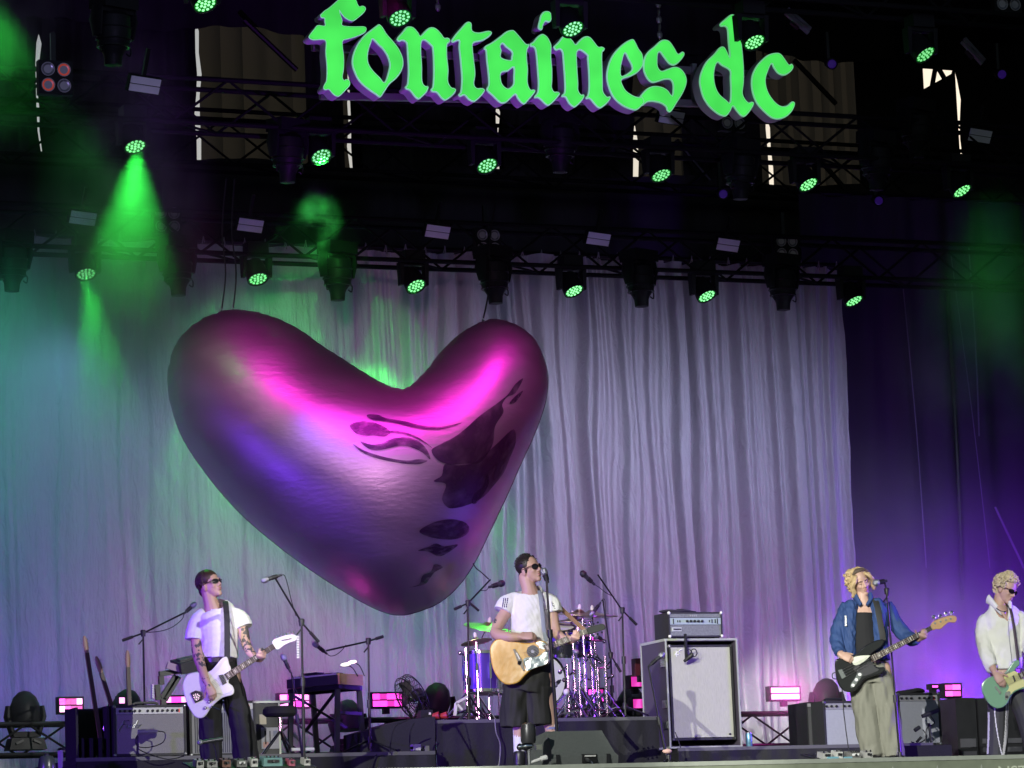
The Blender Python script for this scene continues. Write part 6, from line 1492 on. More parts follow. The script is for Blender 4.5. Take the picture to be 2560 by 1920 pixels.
# ================= left guitarist
C7 = (420, 1400, 380 / 1212); c7 = lambda x, y: (420 + x * C7[2], 1400 + y * C7[2])
f = Fig('person in a white t-shirt and black wide trousers with wrap sunglasses playing a white guitar', 541, 1640, .35)
f.head(f.p(525, 1462, 0), RT0 * .74 + TO * .58 + UZ * .22, UZ * .95 - RT0 * .22, 1.0)
f.chain([(520, 1478, -.01, .058, .060), (527, 1505, 0, .060, .062), (536, 1535, -.01, .085, .07)], xd=RT0)
f.chain([(538, 1548, -.01, .125, .075), (543, 1575, -.01, .145, .10), (545, 1610, 0, .135, .095), (545, 1660, 0, .14, .095)], xd=RT0)
f.chain([(502, 1542, 0, .042), (491, 1575, .0, .046), (492, 1626, .05, .043), (498, 1650, .10, .044), (511, 1690, .20, .035), (521, 1712, .235, .028)])
f.chain([(591, 1542, 0, .042), (606, 1570, .01, .046), (614, 1605, .04, .042), (624, 1628, .10, .038), (640, 1645, .145, .030), (650, 1648, .170, .026)])
f.hand(f.p(522, 1713, .24), RT0 * .35 - UZ * .92 + TO * .1, -TO * .8 - RT0 * .2, flip=-1, curl=(30, 35, 30), thumb=(.6, .5, .5))
f.hand(f.p(650, 1648, .170), RT0 * .20 + UZ * .25 + TO * .85, UZ * .9 - TO * .25 + RT0 * .25, flip=1, curl=(42, 48, 35), spread=5, thumb=(.3, .7, .3), L_=.07)
f.chain([(527, 1680, -.01, .085), (528, 1800, 0, .06), (530, 1950, -.02, .045)]); f.chain([(575, 1680, -.01, .085), (605, 1800, .02, .06), (622, 1950, 0, .045)])
bo = f.finish()
rr = random.Random(2)
def ink(c, n):
    u, v = proj(c)
    if ((u < 526 and 1602 < v < 1716) or (u > 600 and 1560 < v < 1630)) and noise.noise(c * 26) + .5 * noise.noise(c * 61) > .10: return 1
    return 0
paint(bo, [INK], ink, OFF[f.root]); f.lips()
sh = MB()
f.chain([(532, 1512, -.005, .072, .072), (536, 1517, -.01, .088, .078), (540, 1524, -.015, .140, .092), (544, 1540, -.01, .172, .108), (546, 1570, 0, .170, .122), (547, 1605, 0, .158, .122), (547, 1645, 0, .160, .126)], sh, n=24, xd=RT0)
f.chain([(512, 1532, -.01, .048), (499, 1544, -.005, .066), (490, 1568, .005, .073), (486, 1599, .015, .079)], sh); f.chain([(580, 1531, -.01, .046), (596, 1541, -.005, .062), (606, 1552, .0, .068), (612, 1568, .012, .070)], sh)
WT = mat('white_cotton', (.78, .79, .76), .85, bump=.3, bs=30)
f.cloth(sh, 't_shirt', WT, vox=.0055, amp=.0065, fr=(32, 32, 20), cut=(f.p(540, 1508, .05), .085, .115, .048))
tr = MB(); BT = mat('black_trouser_cloth', (.010, .010, .011), .85, bump=.2, bs=25)
f.chain([(547, 1648, 0, .145, .12), (548, 1690, 0, .165, .125), (550, 1720, 0, .165, .12)], tr, n=20, xd=RT0)
f.chain([(528, 1700, -.01, .098), (526, 1800, 0, .092), (530, 1940, -.02, .100)], tr); f.chain([(572, 1700, -.01, .10), (600, 1790, .02, .096), (620, 1935, 0, .110)], tr)
f.cloth(tr, 'trousers', BT, amp=.009, fr=(24, 24, 10), seed=3)
w = MB(); w.loft([f.p(547, 1652, 0) + UZ * z for z in (-.018, .018)], [.152, .152], [.128, .128], xd=RT0, n=28); w.build('belt', mat('belt_leather', (.03, .025, .03), .35), f.root, smooth=True)
for u, sgn in ((530, -1), (624, 1)):
    c = f.p(u, 1950, 0); c.z = .05; MB().ball(c + TO * .06, (.05, .13, .05), RT0, TO, UZ, n=14, m=10).build('shoe', mat('black_shoe', (.02, .02, .02), .4), f.root, smooth='all')
hr = MB(); f.hair_cap(hr, back=-.021, up=.050, r_=(.101, .087, .088)); hr.ball(f.q(-.075, -.03), (.06, .045, .06), f.hX, f.hF, f.hU); strands(f, hr, 260, .07, .007, .03, 5, low=.0, face=.25, amin=1.05)
HB = mat('dark_brown_hair', (.045, .022, .016), .45, var=.3, vs=40); hr.build('hair', HB, f.root, smooth='all')
f.shades(rx=.032, rz=.020, wrap=.5)
pl = f.pl; off = .20
JZ = [c7(*q) for q in ((448,772),(474,778),(488,830),(502,868),(488,940),(484,978),(515,1004),(528,1044),(510,1076),(440,1096),(390,1130),(340,1182),(302,1238),(264,1262),(218,1250),(180,1202),(142,1122),(118,1022),(125,960),(160,912),(220,896),(285,900),(335,884),(372,850),(412,800))]
WG = mat('cream_lacquer', (.72, .72, .66), .16, coat=.8)
t, A_, B_, d, sd_ = guitar('electric_guitar', 'white offset electric guitar held by the left guitarist', pl, off, JZ, WG, (c7(462, 935), c7(846, 686)), (.056, .043), [c7(*q) for q in ((832,668),(838,640),(870,622),(930,603),(985,592),(1020,604),(1026,628),(1008,648),(965,660),(915,688),(882,712),(858,708))], mat('cream_headstock', (.68, .68, .62), .25), frets=16)
gpart(t, pl, off + .0045, [[c7(*q) for q in ((455,800),(474,850),(486,900),(478,990),(500,1010),(505,1045),(440,1072),(400,1060),(330,1080),(300,1030),(340,940),(400,880))]], 'pickguard', mat('pearl_pickguard', (.78, .80, .74), .25, coat=.5))
gpart(t, pl, off + .012, [[c7(*q) for q in ((402,920),(436,912),(470,980),(436,998))]], 'pickup', mat('pickup_grey', (.06, .07, .05), .4), th=.010, k=0)
gpart(t, pl, off + .012, [[c7(*q) for q in ((178,1060),(220,1040),(262,1050),(278,1090),(262,1120),(215,1142))]], 'bridge', mat('bridge_black', (.04, .04, .045), .3, .6), th=.012, k=0)
gpart(t, pl, off + .016, [[c7(*q) for q in ((195,1070),(240,1062),(262,1085),(240,1118),(215,1125))]], 'tailpiece', CHROME, th=.006, k=0)
for x, y in ((328, 1132), (298, 1180)):
    c = pl.p(*c7(x, y), off); MB().lathe(c, TO, [(0, .013), (.016, .012)], 12).build('control_knob', BLACK, t); MB().lathe(c, TO, [(.016, .008), (.019, .007)], 12).build('knob_cap', WHITEP, t)
MB().tube([pl.p(*c7(345, 1165), off + .02), pl.p(*c7(415, 1195), off + .03)], .006, 6).build('tremolo_arm', CHROME, t, smooth=True)
for k in range(6): MB().tube([pl.p(*c7(868 + 27 * k, 622 - 7 * k), off + .005), pl.p(*c7(862 + 27 * k, 603 - 7 * k), off + .005)], .006, 6).build('tuning_peg', CHROME, t, smooth=True)
w = MB(); w.cable([pl.p(*c7(905, 640), off + .02), pl.p(*c7(940, 635), off + .02), pl.p(*c7(985, 625), off + .02)], .003); w.build('headstock_mark', BLACK, t)
BS = mat('black_strap', (.018, .018, .018), .7)
ribbon(f, [c7(455, 330) + (.05,), c7(462, 370) + (.10,), c7(470, 480) + (.155,), c7(472, 620) + (.165,), c7(472, 780) + (.19,)], .048, m=BS, parent=t)
# ================= singer
C1 = (1100, 1360, 500 / 1481); c1 = lambda x, y: (1100 + x * C1[2], 1360 + y * C1[2])
C2 = (1220, 1560, 240 / 1327); c2 = lambda x, y: (1220 + x * C2[2], 1560 + y * C2[2])
f = Fig('person in a white t-shirt and long black shorts with sunglasses singing into a microphone', 1325, 1640, 0)
f.head(f.p(1324, 1424, 0), RT0 * .70 + TO * .62 + UZ * .16, UZ * .97 - RT0 * .16, 1.02)
f.chain([(1315, 1445, -.01, .064, .066), (1322, 1468, 0, .064, .066), (1328, 1494, -.01, .09, .075)], xd=RT0)
f.chain([(1326, 1512, -.01, .13, .085), (1328, 1540, -.01, .150, .105), (1328, 1580, 0, .150, .11), (1327, 1650, 0, .15, .11)], xd=RT0)
f.chain([(1284, 1504, 0, .044), (1264, 1532, .02, .054), (1240, 1573, .06, .052), (1246, 1587, .12, .050), (1275, 1592, .19, .044), (1303, 1592, .24, .032)])
f.chain([(1366, 1504, 0, .044), (1380, 1532, .01, .050), (1387, 1572, .03, .046), (1396, 1588, .08, .044), (1412, 1599, .16, .036), (1430, 1602, .226, .028)])
f.hand(f.p(1304, 1591, .25), RT0 * .97 + UZ * .03 + TO * .05, -TO * .75 - UZ * .5, flip=1, curl=(28, 42, 30), thumb=(.75, .35, .45), k=1.05)
f.hand(f.p(1432, 1602, .232), RT0 * .30 + UZ * .25 + TO * .85, UZ * .9 - TO * .25 + RT0 * .25, flip=1, curl=(42, 48, 35), spread=5, thumb=(.3, .7, .3), L_=.07)
f.chain([(1300, 1690, 0, .09), (1300, 1800, 0, .060), (1299, 1835, -.01, .056), (1300, 1900, -.02, .038), (1300, 1940, -.02, .04)])
f.chain([(1355, 1690, 0, .09), (1372, 1790, 0, .062), (1380, 1830, -.01, .056), (1388, 1900, -.02, .038), (1390, 1940, -.02, .04)])
bo = f.finish()
def ink2(c, n):
    u, v = proj(c); return 1 if ((u - 1237) / 5) ** 2 + ((v - 1552) / 6) ** 2 < 1 and noise.noise(c * 60) > -.2 else 0
paint(bo, [INK], ink2, OFF[f.root]); f.lips()
sh = MB()
f.chain([(1324, 1472, -.005, .080, .080), (1327, 1478, -.01, .100, .086), (1327, 1485, -.015, .150, .100), (1328, 1502, -.01, .182, .118), (1328, 1535, 0, .178, .134), (1328, 1585, 0, .170, .134), (1327, 1645, 0, .175, .134)], sh, n=24, xd=RT0)
f.chain([(1295, 1494, -.01, .050), (1279, 1503, -.005, .073), (1267, 1512, .005, .084), (1258, 1529, .018, .088)], sh); f.chain([(1356, 1492, -.01, .048), (1371, 1501, -.005, .067), (1381, 1512, 0, .074), (1386, 1532, .012, .076)], sh)
ts = f.cloth(sh, 't_shirt', [WT], vox=.0055, amp=.0065, fr=(32, 32, 20), seed=5, cut=(f.p(1329, 1468, .05), .092, .125, .070))
NV = mat('stripe_navy', (.05, .03, .12), .8)
def stripes(c, n):
    if n.dot(TO) < -.1: return 0
    u, v = proj(c); x = (u - 1100) / C1[2]; y = (v - 1360) / C1[2]
    if 398 < y < 470:
        xs_ = x + (y - 430) * .16
        for a in (468, 482, 497):
            if abs(xs_ - a) < 3.6: return 1
    if 430 < y < 480 and abs(x - (840 + (y - 455) * .45)) < 6 and int(y / 6) % 2: return 1
    if abs(x - 785) < 9 and abs(y - 487 - 5 * math.sin(x * .6)) < 2.2: return 1
    return 0
paint(ts, [NV], stripes, OFF[f.root])
so = MB(); BSH = mat('black_shorts_cloth', (.018, .018, .016), .8, bump=.2, bs=22)
f.chain([(1326, 1648, 0, .17, .13), (1322, 1700, 0, .20, .145), (1318, 1730, 0, .205, .15)], so, n=22, xd=RT0)
f.chain([(1293, 1720, 0, .125), (1288, 1770, 0, .125), (1286, 1818, 0, .124)], so, n=16); f.chain([(1345, 1720, 0, .128), (1346, 1765, 0, .122), (1349, 1812, 0, .122)], so, n=16)
f.cloth(so, 'shorts', BSH, amp=.010, fr=(22, 22, 8), seed=6)
for u, du_ in ((1299, 0), (1384, 4)):
    w = MB(); w.loft([f.p(u - du_, 1812 if u > 1350 else 1822, -.01), f.p(u + du_, 1905, -.02)], [.058, .045], n=16); w.build('sock', mat('white_sock', (.75, .75, .76), .85, bump=.3, bs=60), f.root, smooth=True)
    w = MB(); w.loft([f.p(u - du_ + 1, 1818, -.01) + TO * .0, f.p(u - du_ + 1, 1824, -.01)], [.0655, .065], n=16); w.build('sock_band', mat('sock_band', (.2, .2, .4), .8), f.root, smooth=True) if u > 1350 else None
    w = MB(); w.loft([f.p(u, 1886, -.01), f.p(u, 1900, -.01), f.p(u, 1920, -.02), f.p(u, 1934, -.02)], [.052, .052, .052, .056], n=16, dome=True); w.ball(Vector((f.p(u, 1930, 0).x, f.p(u, 1930, 0).y, .05)) + TO * .06, (.05, .13, .05), RT0, TO, UZ, n=14, m=10); w.build('boot', mat('black_shoe', (.02, .02, .02), .4), f.root, smooth='all')
hr = MB(); f.hair_cap(hr, back=-.026, up=.046, r_=(.100, .090, .087)); hr.ball(f.q(-.070, -.035), (.058, .045, .055), f.hX, f.hF, f.hU); hr.loft([f.q(.02, .0, .074), f.q(.012, -.03, .073)], [.012, .007], n=8); hr.loft([f.q(.02, .0, -.074), f.q(.012, -.03, -.073)], [.012, .007], n=8)
rg = np.random.default_rng(4)
for i in range(240):
    a = rg.uniform(-3.14, 3.14); el = rg.uniform(.15, 1.5); 
    if math.cos(a) * math.cos(el) > .75: continue
    dv_ = f.hF * math.cos(a) * math.cos(el) + f.hX * math.sin(a) * math.cos(el) + f.hU * math.sin(el)
    p0 = f.q(-.024, .042) + Vector(dv_) * .082; hr.loft([p0 - dv_ * .01, p0 + unit(dv_ + f.hF * .3 + Vector(rg.normal(size=3) * .3)) * .026], [.007, .002], n=4)
hr.build('hair', mat('black_hair', (.018, .012, .010), .5, var=.3, vs=40), f.root, smooth='all')
f.shades(rx=.030, rz=.023, wrap=.4)
pl = Plane((math.sin(R(29)) * .998, math.cos(R(29)) * .998, -.055), f.p(1320, 1640, 0)); off = .215
AC = [c2(*q) for q in ((150,205),(90,225),(40,290),(24,350),(30,430),(50,560),(98,690),(185,798),(265,836),(370,826),(440,788),(520,702),(600,632),(680,592),(760,575),(818,545),(836,490),(838,400),(825,300),(790,245),(720,225),(650,240),(560,262),(450,255),(340,228),(240,208))]
SUN = mat('amber_spruce', (.60, .34, .05), .22, coat=1, var=.35, vs=6, bump=.7, bs=3.5)
t, A_, B_, d, sd_ = guitar('acoustic_guitar', 'amber acoustic guitar with a silver mirrored pickguard held by the singer', pl, off, AC, SUN, (c1(775, 775), c1(1088, 646)), (.058, .046), [c1(*q) for q in ((1075,650),(1085,630),(1110,612),(1195,590),(1222,606),(1218,632),(1140,658),(1105,668))], mat('black_headstock', (.03, .033, .028), .7, spec=.15), th=.10, frets=16, fb_m=mat('ebony_board', (.12, .10, .06), .35))
MIR = mat('mirror_pickguard', (.72, .74, .70), .10, 1, var=.3, vs=20, bump=.5, bs=14)
gpart(t, pl, off + .004, [[c2(*q) for q in ((485,500),(540,460),(620,455),(700,440),(780,380),(830,360),(834,470),(818,540),(760,572),(680,590),(600,628),(540,650),(520,610))]], 'pickguard', MIR)
gpart(t, pl, off + .004, [[c2(*q) for q in ((650,262),(730,240),(800,270),(826,330),(780,350),(720,340),(700,300))]], 'pickguard', MIR)
gpart(t, pl, off + .003, [[c2(*q) for q in ((535,380),(555,320),(620,292),(685,320),(706,380),(685,432),(620,458),(560,440))]], 'sound_hole_cover', mat('soundhole_rubber', (.035, .04, .038), .5), th=.006)
gpart(t, pl, off + .007, [[c2(*q) for q in ((595,368),(620,360),(642,380),(635,398),(605,400))]], 'soundhole_badge', mat('badge_pale', (.5, .52, .5), .4), th=.003)
gpart(t, pl, off + .010, [[c2(*q) for q in ((345,350),(375,345),(470,490),(510,640),(488,650),(430,550),(400,500))]], 'bridge', mat('bridge_wood', (.10, .07, .025), .4), th=.009, k=0)
gpart(t, pl, off + .013, [[c2(*q) for q in ((385,400),(400,395),(445,480),(430,490))]], 'saddle', mat('saddle_bone', (.6, .58, .5), .4), th=.006, k=0)
MB().box(pl.p(*c2(436, 535), off + .012), (.03, .012, .03)).build('control_knob', BLACK, t)
for k in range(3):
    for s in (-1, 1): MB().ball(pl.p(*c1(1120 + 32 * k, 640 - 11 * k), off) + sd_ * s * .045, .010, n=8, m=6).build('tuning_peg', CHROME, t)
GS_ = mat('grey_strap', (.24, .27, .31), .6); TS_ = mat('tan_strap', (.17, .095, .045), .7)
ribbon(f, [c1(735, 345) + (.06,), c1(745, 400) + (.13,), c1(758, 520) + (.155,), c1(770, 640) + (.17,), c1(785, 720) + (.2,)], .034, m=GS_, parent=t)
ribbon(f, [c1(770, 362) + (-.06,), c1(830, 410) + (-.10,), c1(900, 480) + (-.04,), c1(975, 550) + (.08,), c1(1040, 610) + (.17,), c1(1075, 640) + (.2,)], .036, m=TS_, parent=t, xd=RT0 * .6 + UZ * .8)
# ================= bassist
C3 = (1980, 1380, 440 / 1352); c3 = lambda x, y: (1980 + x * C3[2], 1380 + y * C3[2])
f = Fig('person with wavy blonde hair in an open blue jacket and baggy khaki trousers playing bass', 2170, 1650, .75)
f.head(f.p(*c3(522, 232)), TO * .86 + RT0 * .32 - UZ * .22, UZ * .92 - RT0 * .32, .98)
f.chain([c3(535, 300) + (-.02, .055, .057), c3(540, 350) + (-.01, .055, .058), c3(548, 410) + (-.01, .085, .07)], xd=RT0)
f.chain([c3(555, 455) + (-.01, .11, .075), c3(560, 520) + (0, .13, .09), c3(570, 700) + (0, .135, .10), c3(590, 860) + (0, .14, .10)], xd=RT0)
f.chain([c3(430, 455) + (0, .040), c3(367, 560) + (0, .044), c3(345, 660) + (.06, .044), c3(360, 750) + (.14, .036), c3(385, 800) + (.20, .029)])
f.chain([c3(705, 455) + (0, .040), c3(798, 560) + (.02, .044), c3(880, 655) + (.06, .045), c3(930, 672) + (.11, .038), c3(980, 664) + (.16, .028)])
f.hand(f.p(*c3(378, 790), .205), RT0 * .86 - UZ * .42 + TO * .15, -TO * .8 - UZ * .25, flip=1, curl=(25, 38, 30), thumb=(.75, .4, .3))
f.hand(f.p(*c3(985, 664), .165), RT0 * .35 + UZ * .22 + TO * .85, UZ * .9 - TO * .25 + RT0 * .30, flip=1, curl=(42, 48, 35), spread=5, thumb=(.3, .7, .3), L_=.062)
f.chain([c3(545, 900) + (0, .085), c3(590, 1200) + (0, .06), c3(630, 1430) + (-.02, .042)]); f.chain([c3(690, 900) + (0, .085), c3(760, 1200) + (.01, .06), c3(770, 1430) + (0, .042)])
bo = f.finish(); f.lips()
tk = MB()
f.chain([c3(548, 470) + (.02, .09, .085), c3(550, 560) + (.02, .12, .10), c3(560, 700) + (.02, .135, .105), c3(580, 830) + (.02, .14, .11)], tk, n=20, xd=RT0)
f.cloth(tk, 'tank_top', mat('black_jersey', (.010, .010, .012), .85), amp=.003)
jk = MB(); JM = mat('navy_blue_jacket', (.022, .055, .17), .75, var=.2, vs=8, bump=.3, bs=40)
def panelc(pts_, m_, n=14): f.chain(pts_, m_, n=n, xd=RT0)
panelc([c3(470, 395) + (.0, .055, .075), c3(445, 450) + (.015, .075, .105), c3(440, 600) + (.02, .078, .118), c3(437, 760) + (.025, .072, .12), c3(430, 800) + (.02, .07, .12)], jk)
panelc([c3(625, 385) + (.0, .06, .075), c3(665, 450) + (.015, .085, .105), c3(665, 600) + (.02, .085, .118), c3(675, 760) + (.02, .085, .12), c3(680, 835) + (.02, .085, .12)], jk)
panelc([c3(555, 395) + (-.06, .15, .05), c3(560, 500) + (-.05, .17, .07), c3(565, 700) + (-.05, .17, .08), c3(570, 830) + (-.05, .17, .08)], jk, 18)
f.chain([c3(435, 412) + (-.01, .072), c3(375, 540) + (0, .070), c3(348, 650) + (.05, .066), c3(352, 720) + (.10, .060), c3(368, 778) + (.17, .048)], jk); f.chain([c3(715, 408) + (-.01, .072), c3(795, 545) + (.01, .070), c3(868, 640) + (.05, .068), c3(925, 668) + (.11, .062), c3(962, 662) + (.15, .052)], jk)
f.cloth(jk, 'jacket', JM, vox=.006, amp=.0085, fr=(30, 30, 26), seed=8, smooth=2)
cl = MB(); f.chain([c3(485, 345) + (.02, .02, .04), c3(505, 375) + (.06, .018, .03), c3(530, 410) + (.09, .014, .02)], cl); f.chain([c3(600, 330) + (.02, .02, .04), c3(605, 365) + (.06, .022, .03), c3(575, 408) + (.09, .014, .02)], cl)
f.cloth(cl, 'collar', JM, vox=.005, amp=.001)
w = MB(); w.tube([f.p(*c3(412, 490), .13), f.p(*c3(415, 570), .135)], .010, 6); w.build('pocket_tag', WHITEP, f.root)
tr = MB(); KH = mat('khaki_cotton', (.19, .19, .15), .8, var=.12, vs=6, bump=.3, bs=30)
f.chain([c3(600, 855) + (0, .15, .12), c3(610, 930) + (0, .185, .13), c3(615, 1010) + (0, .195, .13)], tr, n=20, xd=RT0)
f.chain([c3(550, 1000) + (0, .115, .12), c3(565, 1200) + (.01, .118, .12), c3(590, 1380) + (0, .112, .11), c3(612, 1480) + (-.01, .105, .11), c3(628, 1535) + (0, .10, .11), c3(640, 1575) + (.01, .085, .10)], tr, n=16); f.chain([c3(680, 1000) + (0, .115, .12), c3(725, 1200) + (.01, .118, .12), c3(745, 1380) + (0, .112, .11), c3(762, 1480) + (0, .110, .11), c3(772, 1535) + (0, .10, .11), c3(780, 1580) + (.01, .085, .10)], tr, n=16)
f.cloth(tr, 'trousers', KH, amp=.017, fr=(24, 24, 9), seed=12)
for x in (640, 785):
    c = f.p(*c3(x, 1560)); c.z = .05; MB().ball(c + TO * .07, (.05, .14, .05), RT0, TO, UZ, n=14, m=10).build('shoe', mat('grey_shoe', (.16, .15, .15), .6), f.root, smooth='all')
hr = MB(); f.hair_cap(hr, back=-.034, up=.044, r_=(.096, .090, .088)); 
for x in (-1, 1): hr.ball(f.q(-.035, -.035, x * .075), (.03, .055, .065), f.hX, f.hF, f.hU)
strands(f, hr, 330, .15, .010, .11, 9, low=-.1, spreadf=1.5, face=-.05, amin=1.62)
for x0_ in (-.085, -.078, -.072, .074, .080, .086, .092): 
    for k in range(3):
        j = .008 * k; hr.loft(spline([f.q(.05 - j, .085, x0_ * .6), f.q(.085 - j, .045, x0_ * 1.0), f.q(.06 - j, -.01, x0_ * 1.35), f.q(.055 - j, -.06, x0_ * 1.25), f.q(.04 - j, -.105, x0_ * 1.4)], 3), [.012] * 6 + [.010] * 4 + [.007] * 3, n=6)
rg = np.random.default_rng(77)
for i in range(190):
    a = rg.uniform(1.35, 3.1) * (1 if rg.random() < .5 else -1); el = rg.uniform(-.75, 1.15)
    dv_ = f.hF * math.cos(a) * math.cos(el) + f.hX * math.sin(a) * math.cos(el) + f.hU * math.sin(el)
    c = f.q(-.026, .030) + Vector((dv_.x, dv_.y, dv_.z)) * rg.uniform(.096, .118); ax, ay = perp(dv_ + Vector(rg.normal(size=3)) * .5); rr_ = rg.uniform(.016, .026)
    hr.loft([c + (ax * math.cos(q) + ay * math.sin(q)) * rr_ - f.hU * .006 * q for q in np.linspace(0, 4.4, 7)], [.008] * 5 + [.006, .002], n=5)
BLN = mat('blonde_hair', (.52, .38, .20), .42, var=.45, vs=45); hr.build('hair', BLN, f.root, smooth='all')
rt_ = MB(); rg = np.random.default_rng(3)
for k in range(60):
    a = rg.uniform(-1, 1); q0 = f.q(.02 + rg.uniform(-.02, .02), .132, a * .012); rt_.loft(spline([q0, f.q(.035, .128, a * .045), f.q(.045, .105, a * .082)], 3), [.006] * 4 + [.004] * 3, n=5)
rt_.build('hair_roots', mat('dark_root_hair', (.10, .07, .042), .5), f.root, smooth='all')
bw_ = MB()
for x in (-1, 1): bw_.loft([f.q(.090, .022, x * .012), f.q(.090, .029, x * .032), f.q(.074, .024, x * .052)], [.0035, .004, .002], n=6); bw_.loft([f.q(.087, .003, x * .018), f.q(.088, -.001, x * .031), f.q(.078, .002, x * .044)], [.0016] * 3, n=5)
bw_.build('eyebrow', mat('brow_hair', (.09, .06, .035), .6), f.root)
pl = f.pl; off = .20
PB_ = [c3(*q) for q in ((332,842),(352,818),(400,812),(450,806),(510,765),(560,722),(630,684),(690,670),(712,684),(690,725),(640,762),(606,792),(604,830),(625,862),(660,884),(708,884),(716,906),(684,936),(610,958),(552,985),(505,1048),(450,1076),(392,1060),(352,1002),(334,925))]
BG = mat('black_lacquer', (.010, .010, .012), .10, coat=1)
t, A_, B_, d, sd_ = guitar('bass_guitar', 'black bass guitar with a maple headstock held by the bassist in blue', pl, off, PB_, BG, (c3(612, 822), c3(1072, 584)), (.062, .042), [c3(*q) for q in ((1062,575),(1076,540),(1105,522),(1160,502),(1215,488),(1252,490),(1268,514),(1250,542),(1205,540),(1170,568),(1140,592),(1105,592),(1085,600))], mat('maple_headstock', (.50, .30, .13), .35), frets=18, pegs=4, ns=4)
gpart(t, pl, off + .004, [[c3(*q) for q in ((462,830),(480,806),(530,796),(585,794),(600,800),(560,835),(510,868),(475,866))]], 'pickguard', mat('pale_pickguard', (.62, .64, .52), .4, var=.15, vs=30))
gpart(t, pl, off + .003, [[c3(*q) for q in ((500,905),(560,862),(615,840),(632,880),(668,905),(610,935),(545,955),(505,950))]], 'pickguard', mat('black_pickguard', (.03, .03, .034), .3))
gpart(t, pl, off + .006, [[c3(*q) for q in ((508,925),(535,928),(540,948),(505,1000),(475,1040),(450,1040),(455,1010),(485,965))]], 'control_plate', CHROME, k=2)
for x, y in ((520, 942), (494, 982), (468, 1024)): MB().lathe(pl.p(*c3(x, y), off + .006), TO, [(0, .016), (.02, .014)], 12).build('control_knob', WHITEP, t)
gpart(t, pl, off + .014, [[c3(*q) for q in ((352,908),(384,898),(416,958),(384,976))]], 'bridge', CHROME, th=.014, k=0)
gpart(t, pl, off + .012, [[c3(*q) for q in ((470,895),(510,862),(525,880),(485,915))]], 'pickup', BLACK, th=.012, k=0)
for (x, y), m_ in zip(((1098, 548), (1140, 535), (1180, 522), (1218, 512)), range(4)): MB().lathe(pl.p(*c3(x, y), off + .010), TO, [(0, .012), (.012, .009)], 10).build('tuning_post', CHROME, t)
for (x, y), (x2, y2) in zip(((1098, 520), (1140, 500), (1180, 490), (1222, 482)), ((1090, 498), (1142, 492), (1182, 472), (1225, 464))): 
    w = MB().tube([pl.p(*c3(x, y), off), pl.p(*c3(x2, y2), off)], .006, 6); w.ball(pl.p(*c3(x2, y2), off), (.02, .006, .016), n=10, m=6); w.build('tuning_peg', CHROME, t, smooth=True)
ribbon(f, [c3(635, 355) + (.06,), c3(655, 420) + (.12,), c3(675, 520) + (.16,), c3(692, 620) + (.17,), c3(700, 680) + (.19,)], .055, m=BS, parent=t)
w = MB(); w.cable([pl.p(*c3(340, 925), off), pl.p(*c3(312, 935), off), pl.p(*c3(315, 970), off), pl.p(*c3(360, 985), off - .02), pl.p(*c3(385, 1050), off - .02), pl.p(*c3(400, 1250), off + .05), pl.p(*c3(430, 1480), off + .08), pl.p(*c3(438, 1540), off + .1)], .005); w.build('lead', BLACK, t, smooth=True)
# ================= last guitarist, cut by the frame
C4 = (2360, 1380, 200 / 614); c4 = lambda x, y: (2360 + x * C4[2], 1380 + y * C4[2])
f = Fig('person with curly bleached hair in a loose white shirt and striped track trousers playing guitar', 2510, 1650, .55)
f.head(f.p(*c4(478, 290)), RT0 * .62 + TO * .68 - UZ * .38, UZ * .92 + RT0 * .30, 1.0)
f.chain([c4(430, 345) + (-.03, .055, .058), c4(425, 395) + (-.02, .057, .06), c4(425, 450) + (-.02, .09, .075)], xd=RT0)
f.chain([c4(435, 510) + (-.01, .12, .085), c4(450, 580) + (0, .145, .105), c4(455, 750) + (0, .145, .105), c4(470, 930) + (0, .14, .105)], xd=RT0)
f.chain([c4(330, 540) + (0, .042), c4(307, 650) + (0, .045), c4(330, 780) + (.08, .044), c4(375, 890) + (.19, .034), c4(395, 930) + (.215, .028)])
f.chain([c4(570, 530) + (0, .042), c4(640, 650) + (.02, .045), c4(655, 760) + (.08, .044), c4(720, 800) + (.15, .034), c4(770, 790) + (.17, .028)])
f.hand(f.p(*c4(395, 930), .225), RT0 * .5 - UZ * .84 + TO * .08, -TO * .85, flip=1, curl=(15, 22, 18), thumb=(.6, .6, .2), k=1.05)
f.hand(f.p(*c4(775, 800), .135), RT0 * .3 + UZ * .45 + TO * .75, -TO * .7 + UZ * .6, flip=1, curl=(35, 50, 35), thumb=(.3, .7, .3), L_=.07)
f.chain([c4(420, 1000) + (0, .085), c4(410, 1300) + (0, .06), c4(420, 1600) + (0, .042)]); f.chain([c4(560, 1000) + (0, .085), c4(640, 1250) + (.02, .06), c4(720, 1600) + (0, .042)])
bo = f.finish(); f.lips()
sh = MB(); LN = mat('white_linen', (.76, .76, .70), .85, var=.05, vs=10, bump=.4, bs=35)
f.chain([c4(425, 395) + (-.02, .085, .08), c4(430, 425) + (-.02, .115, .09), c4(436, 460) + (-.02, .160, .105), c4(448, 540) + (0, .178, .128), c4(455, 750) + (0, .168, .13), c4(465, 900) + (0, .165, .13)], sh, n=22, xd=RT0)
f.chain([c4(350, 500) + (-.01, .048), c4(320, 530) + (-.005, .070), c4(304, 610) + (0, .078), c4(318, 740) + (.06, .072), c4(352, 850) + (.14, .064), c4(375, 890) + (.18, .054)], sh); f.chain([c4(555, 485) + (-.01, .048), c4(592, 520) + (-.005, .068), c4(640, 620) + (.02, .076), c4(655, 740) + (.07, .068), c4(700, 785) + (.13, .055)], sh)
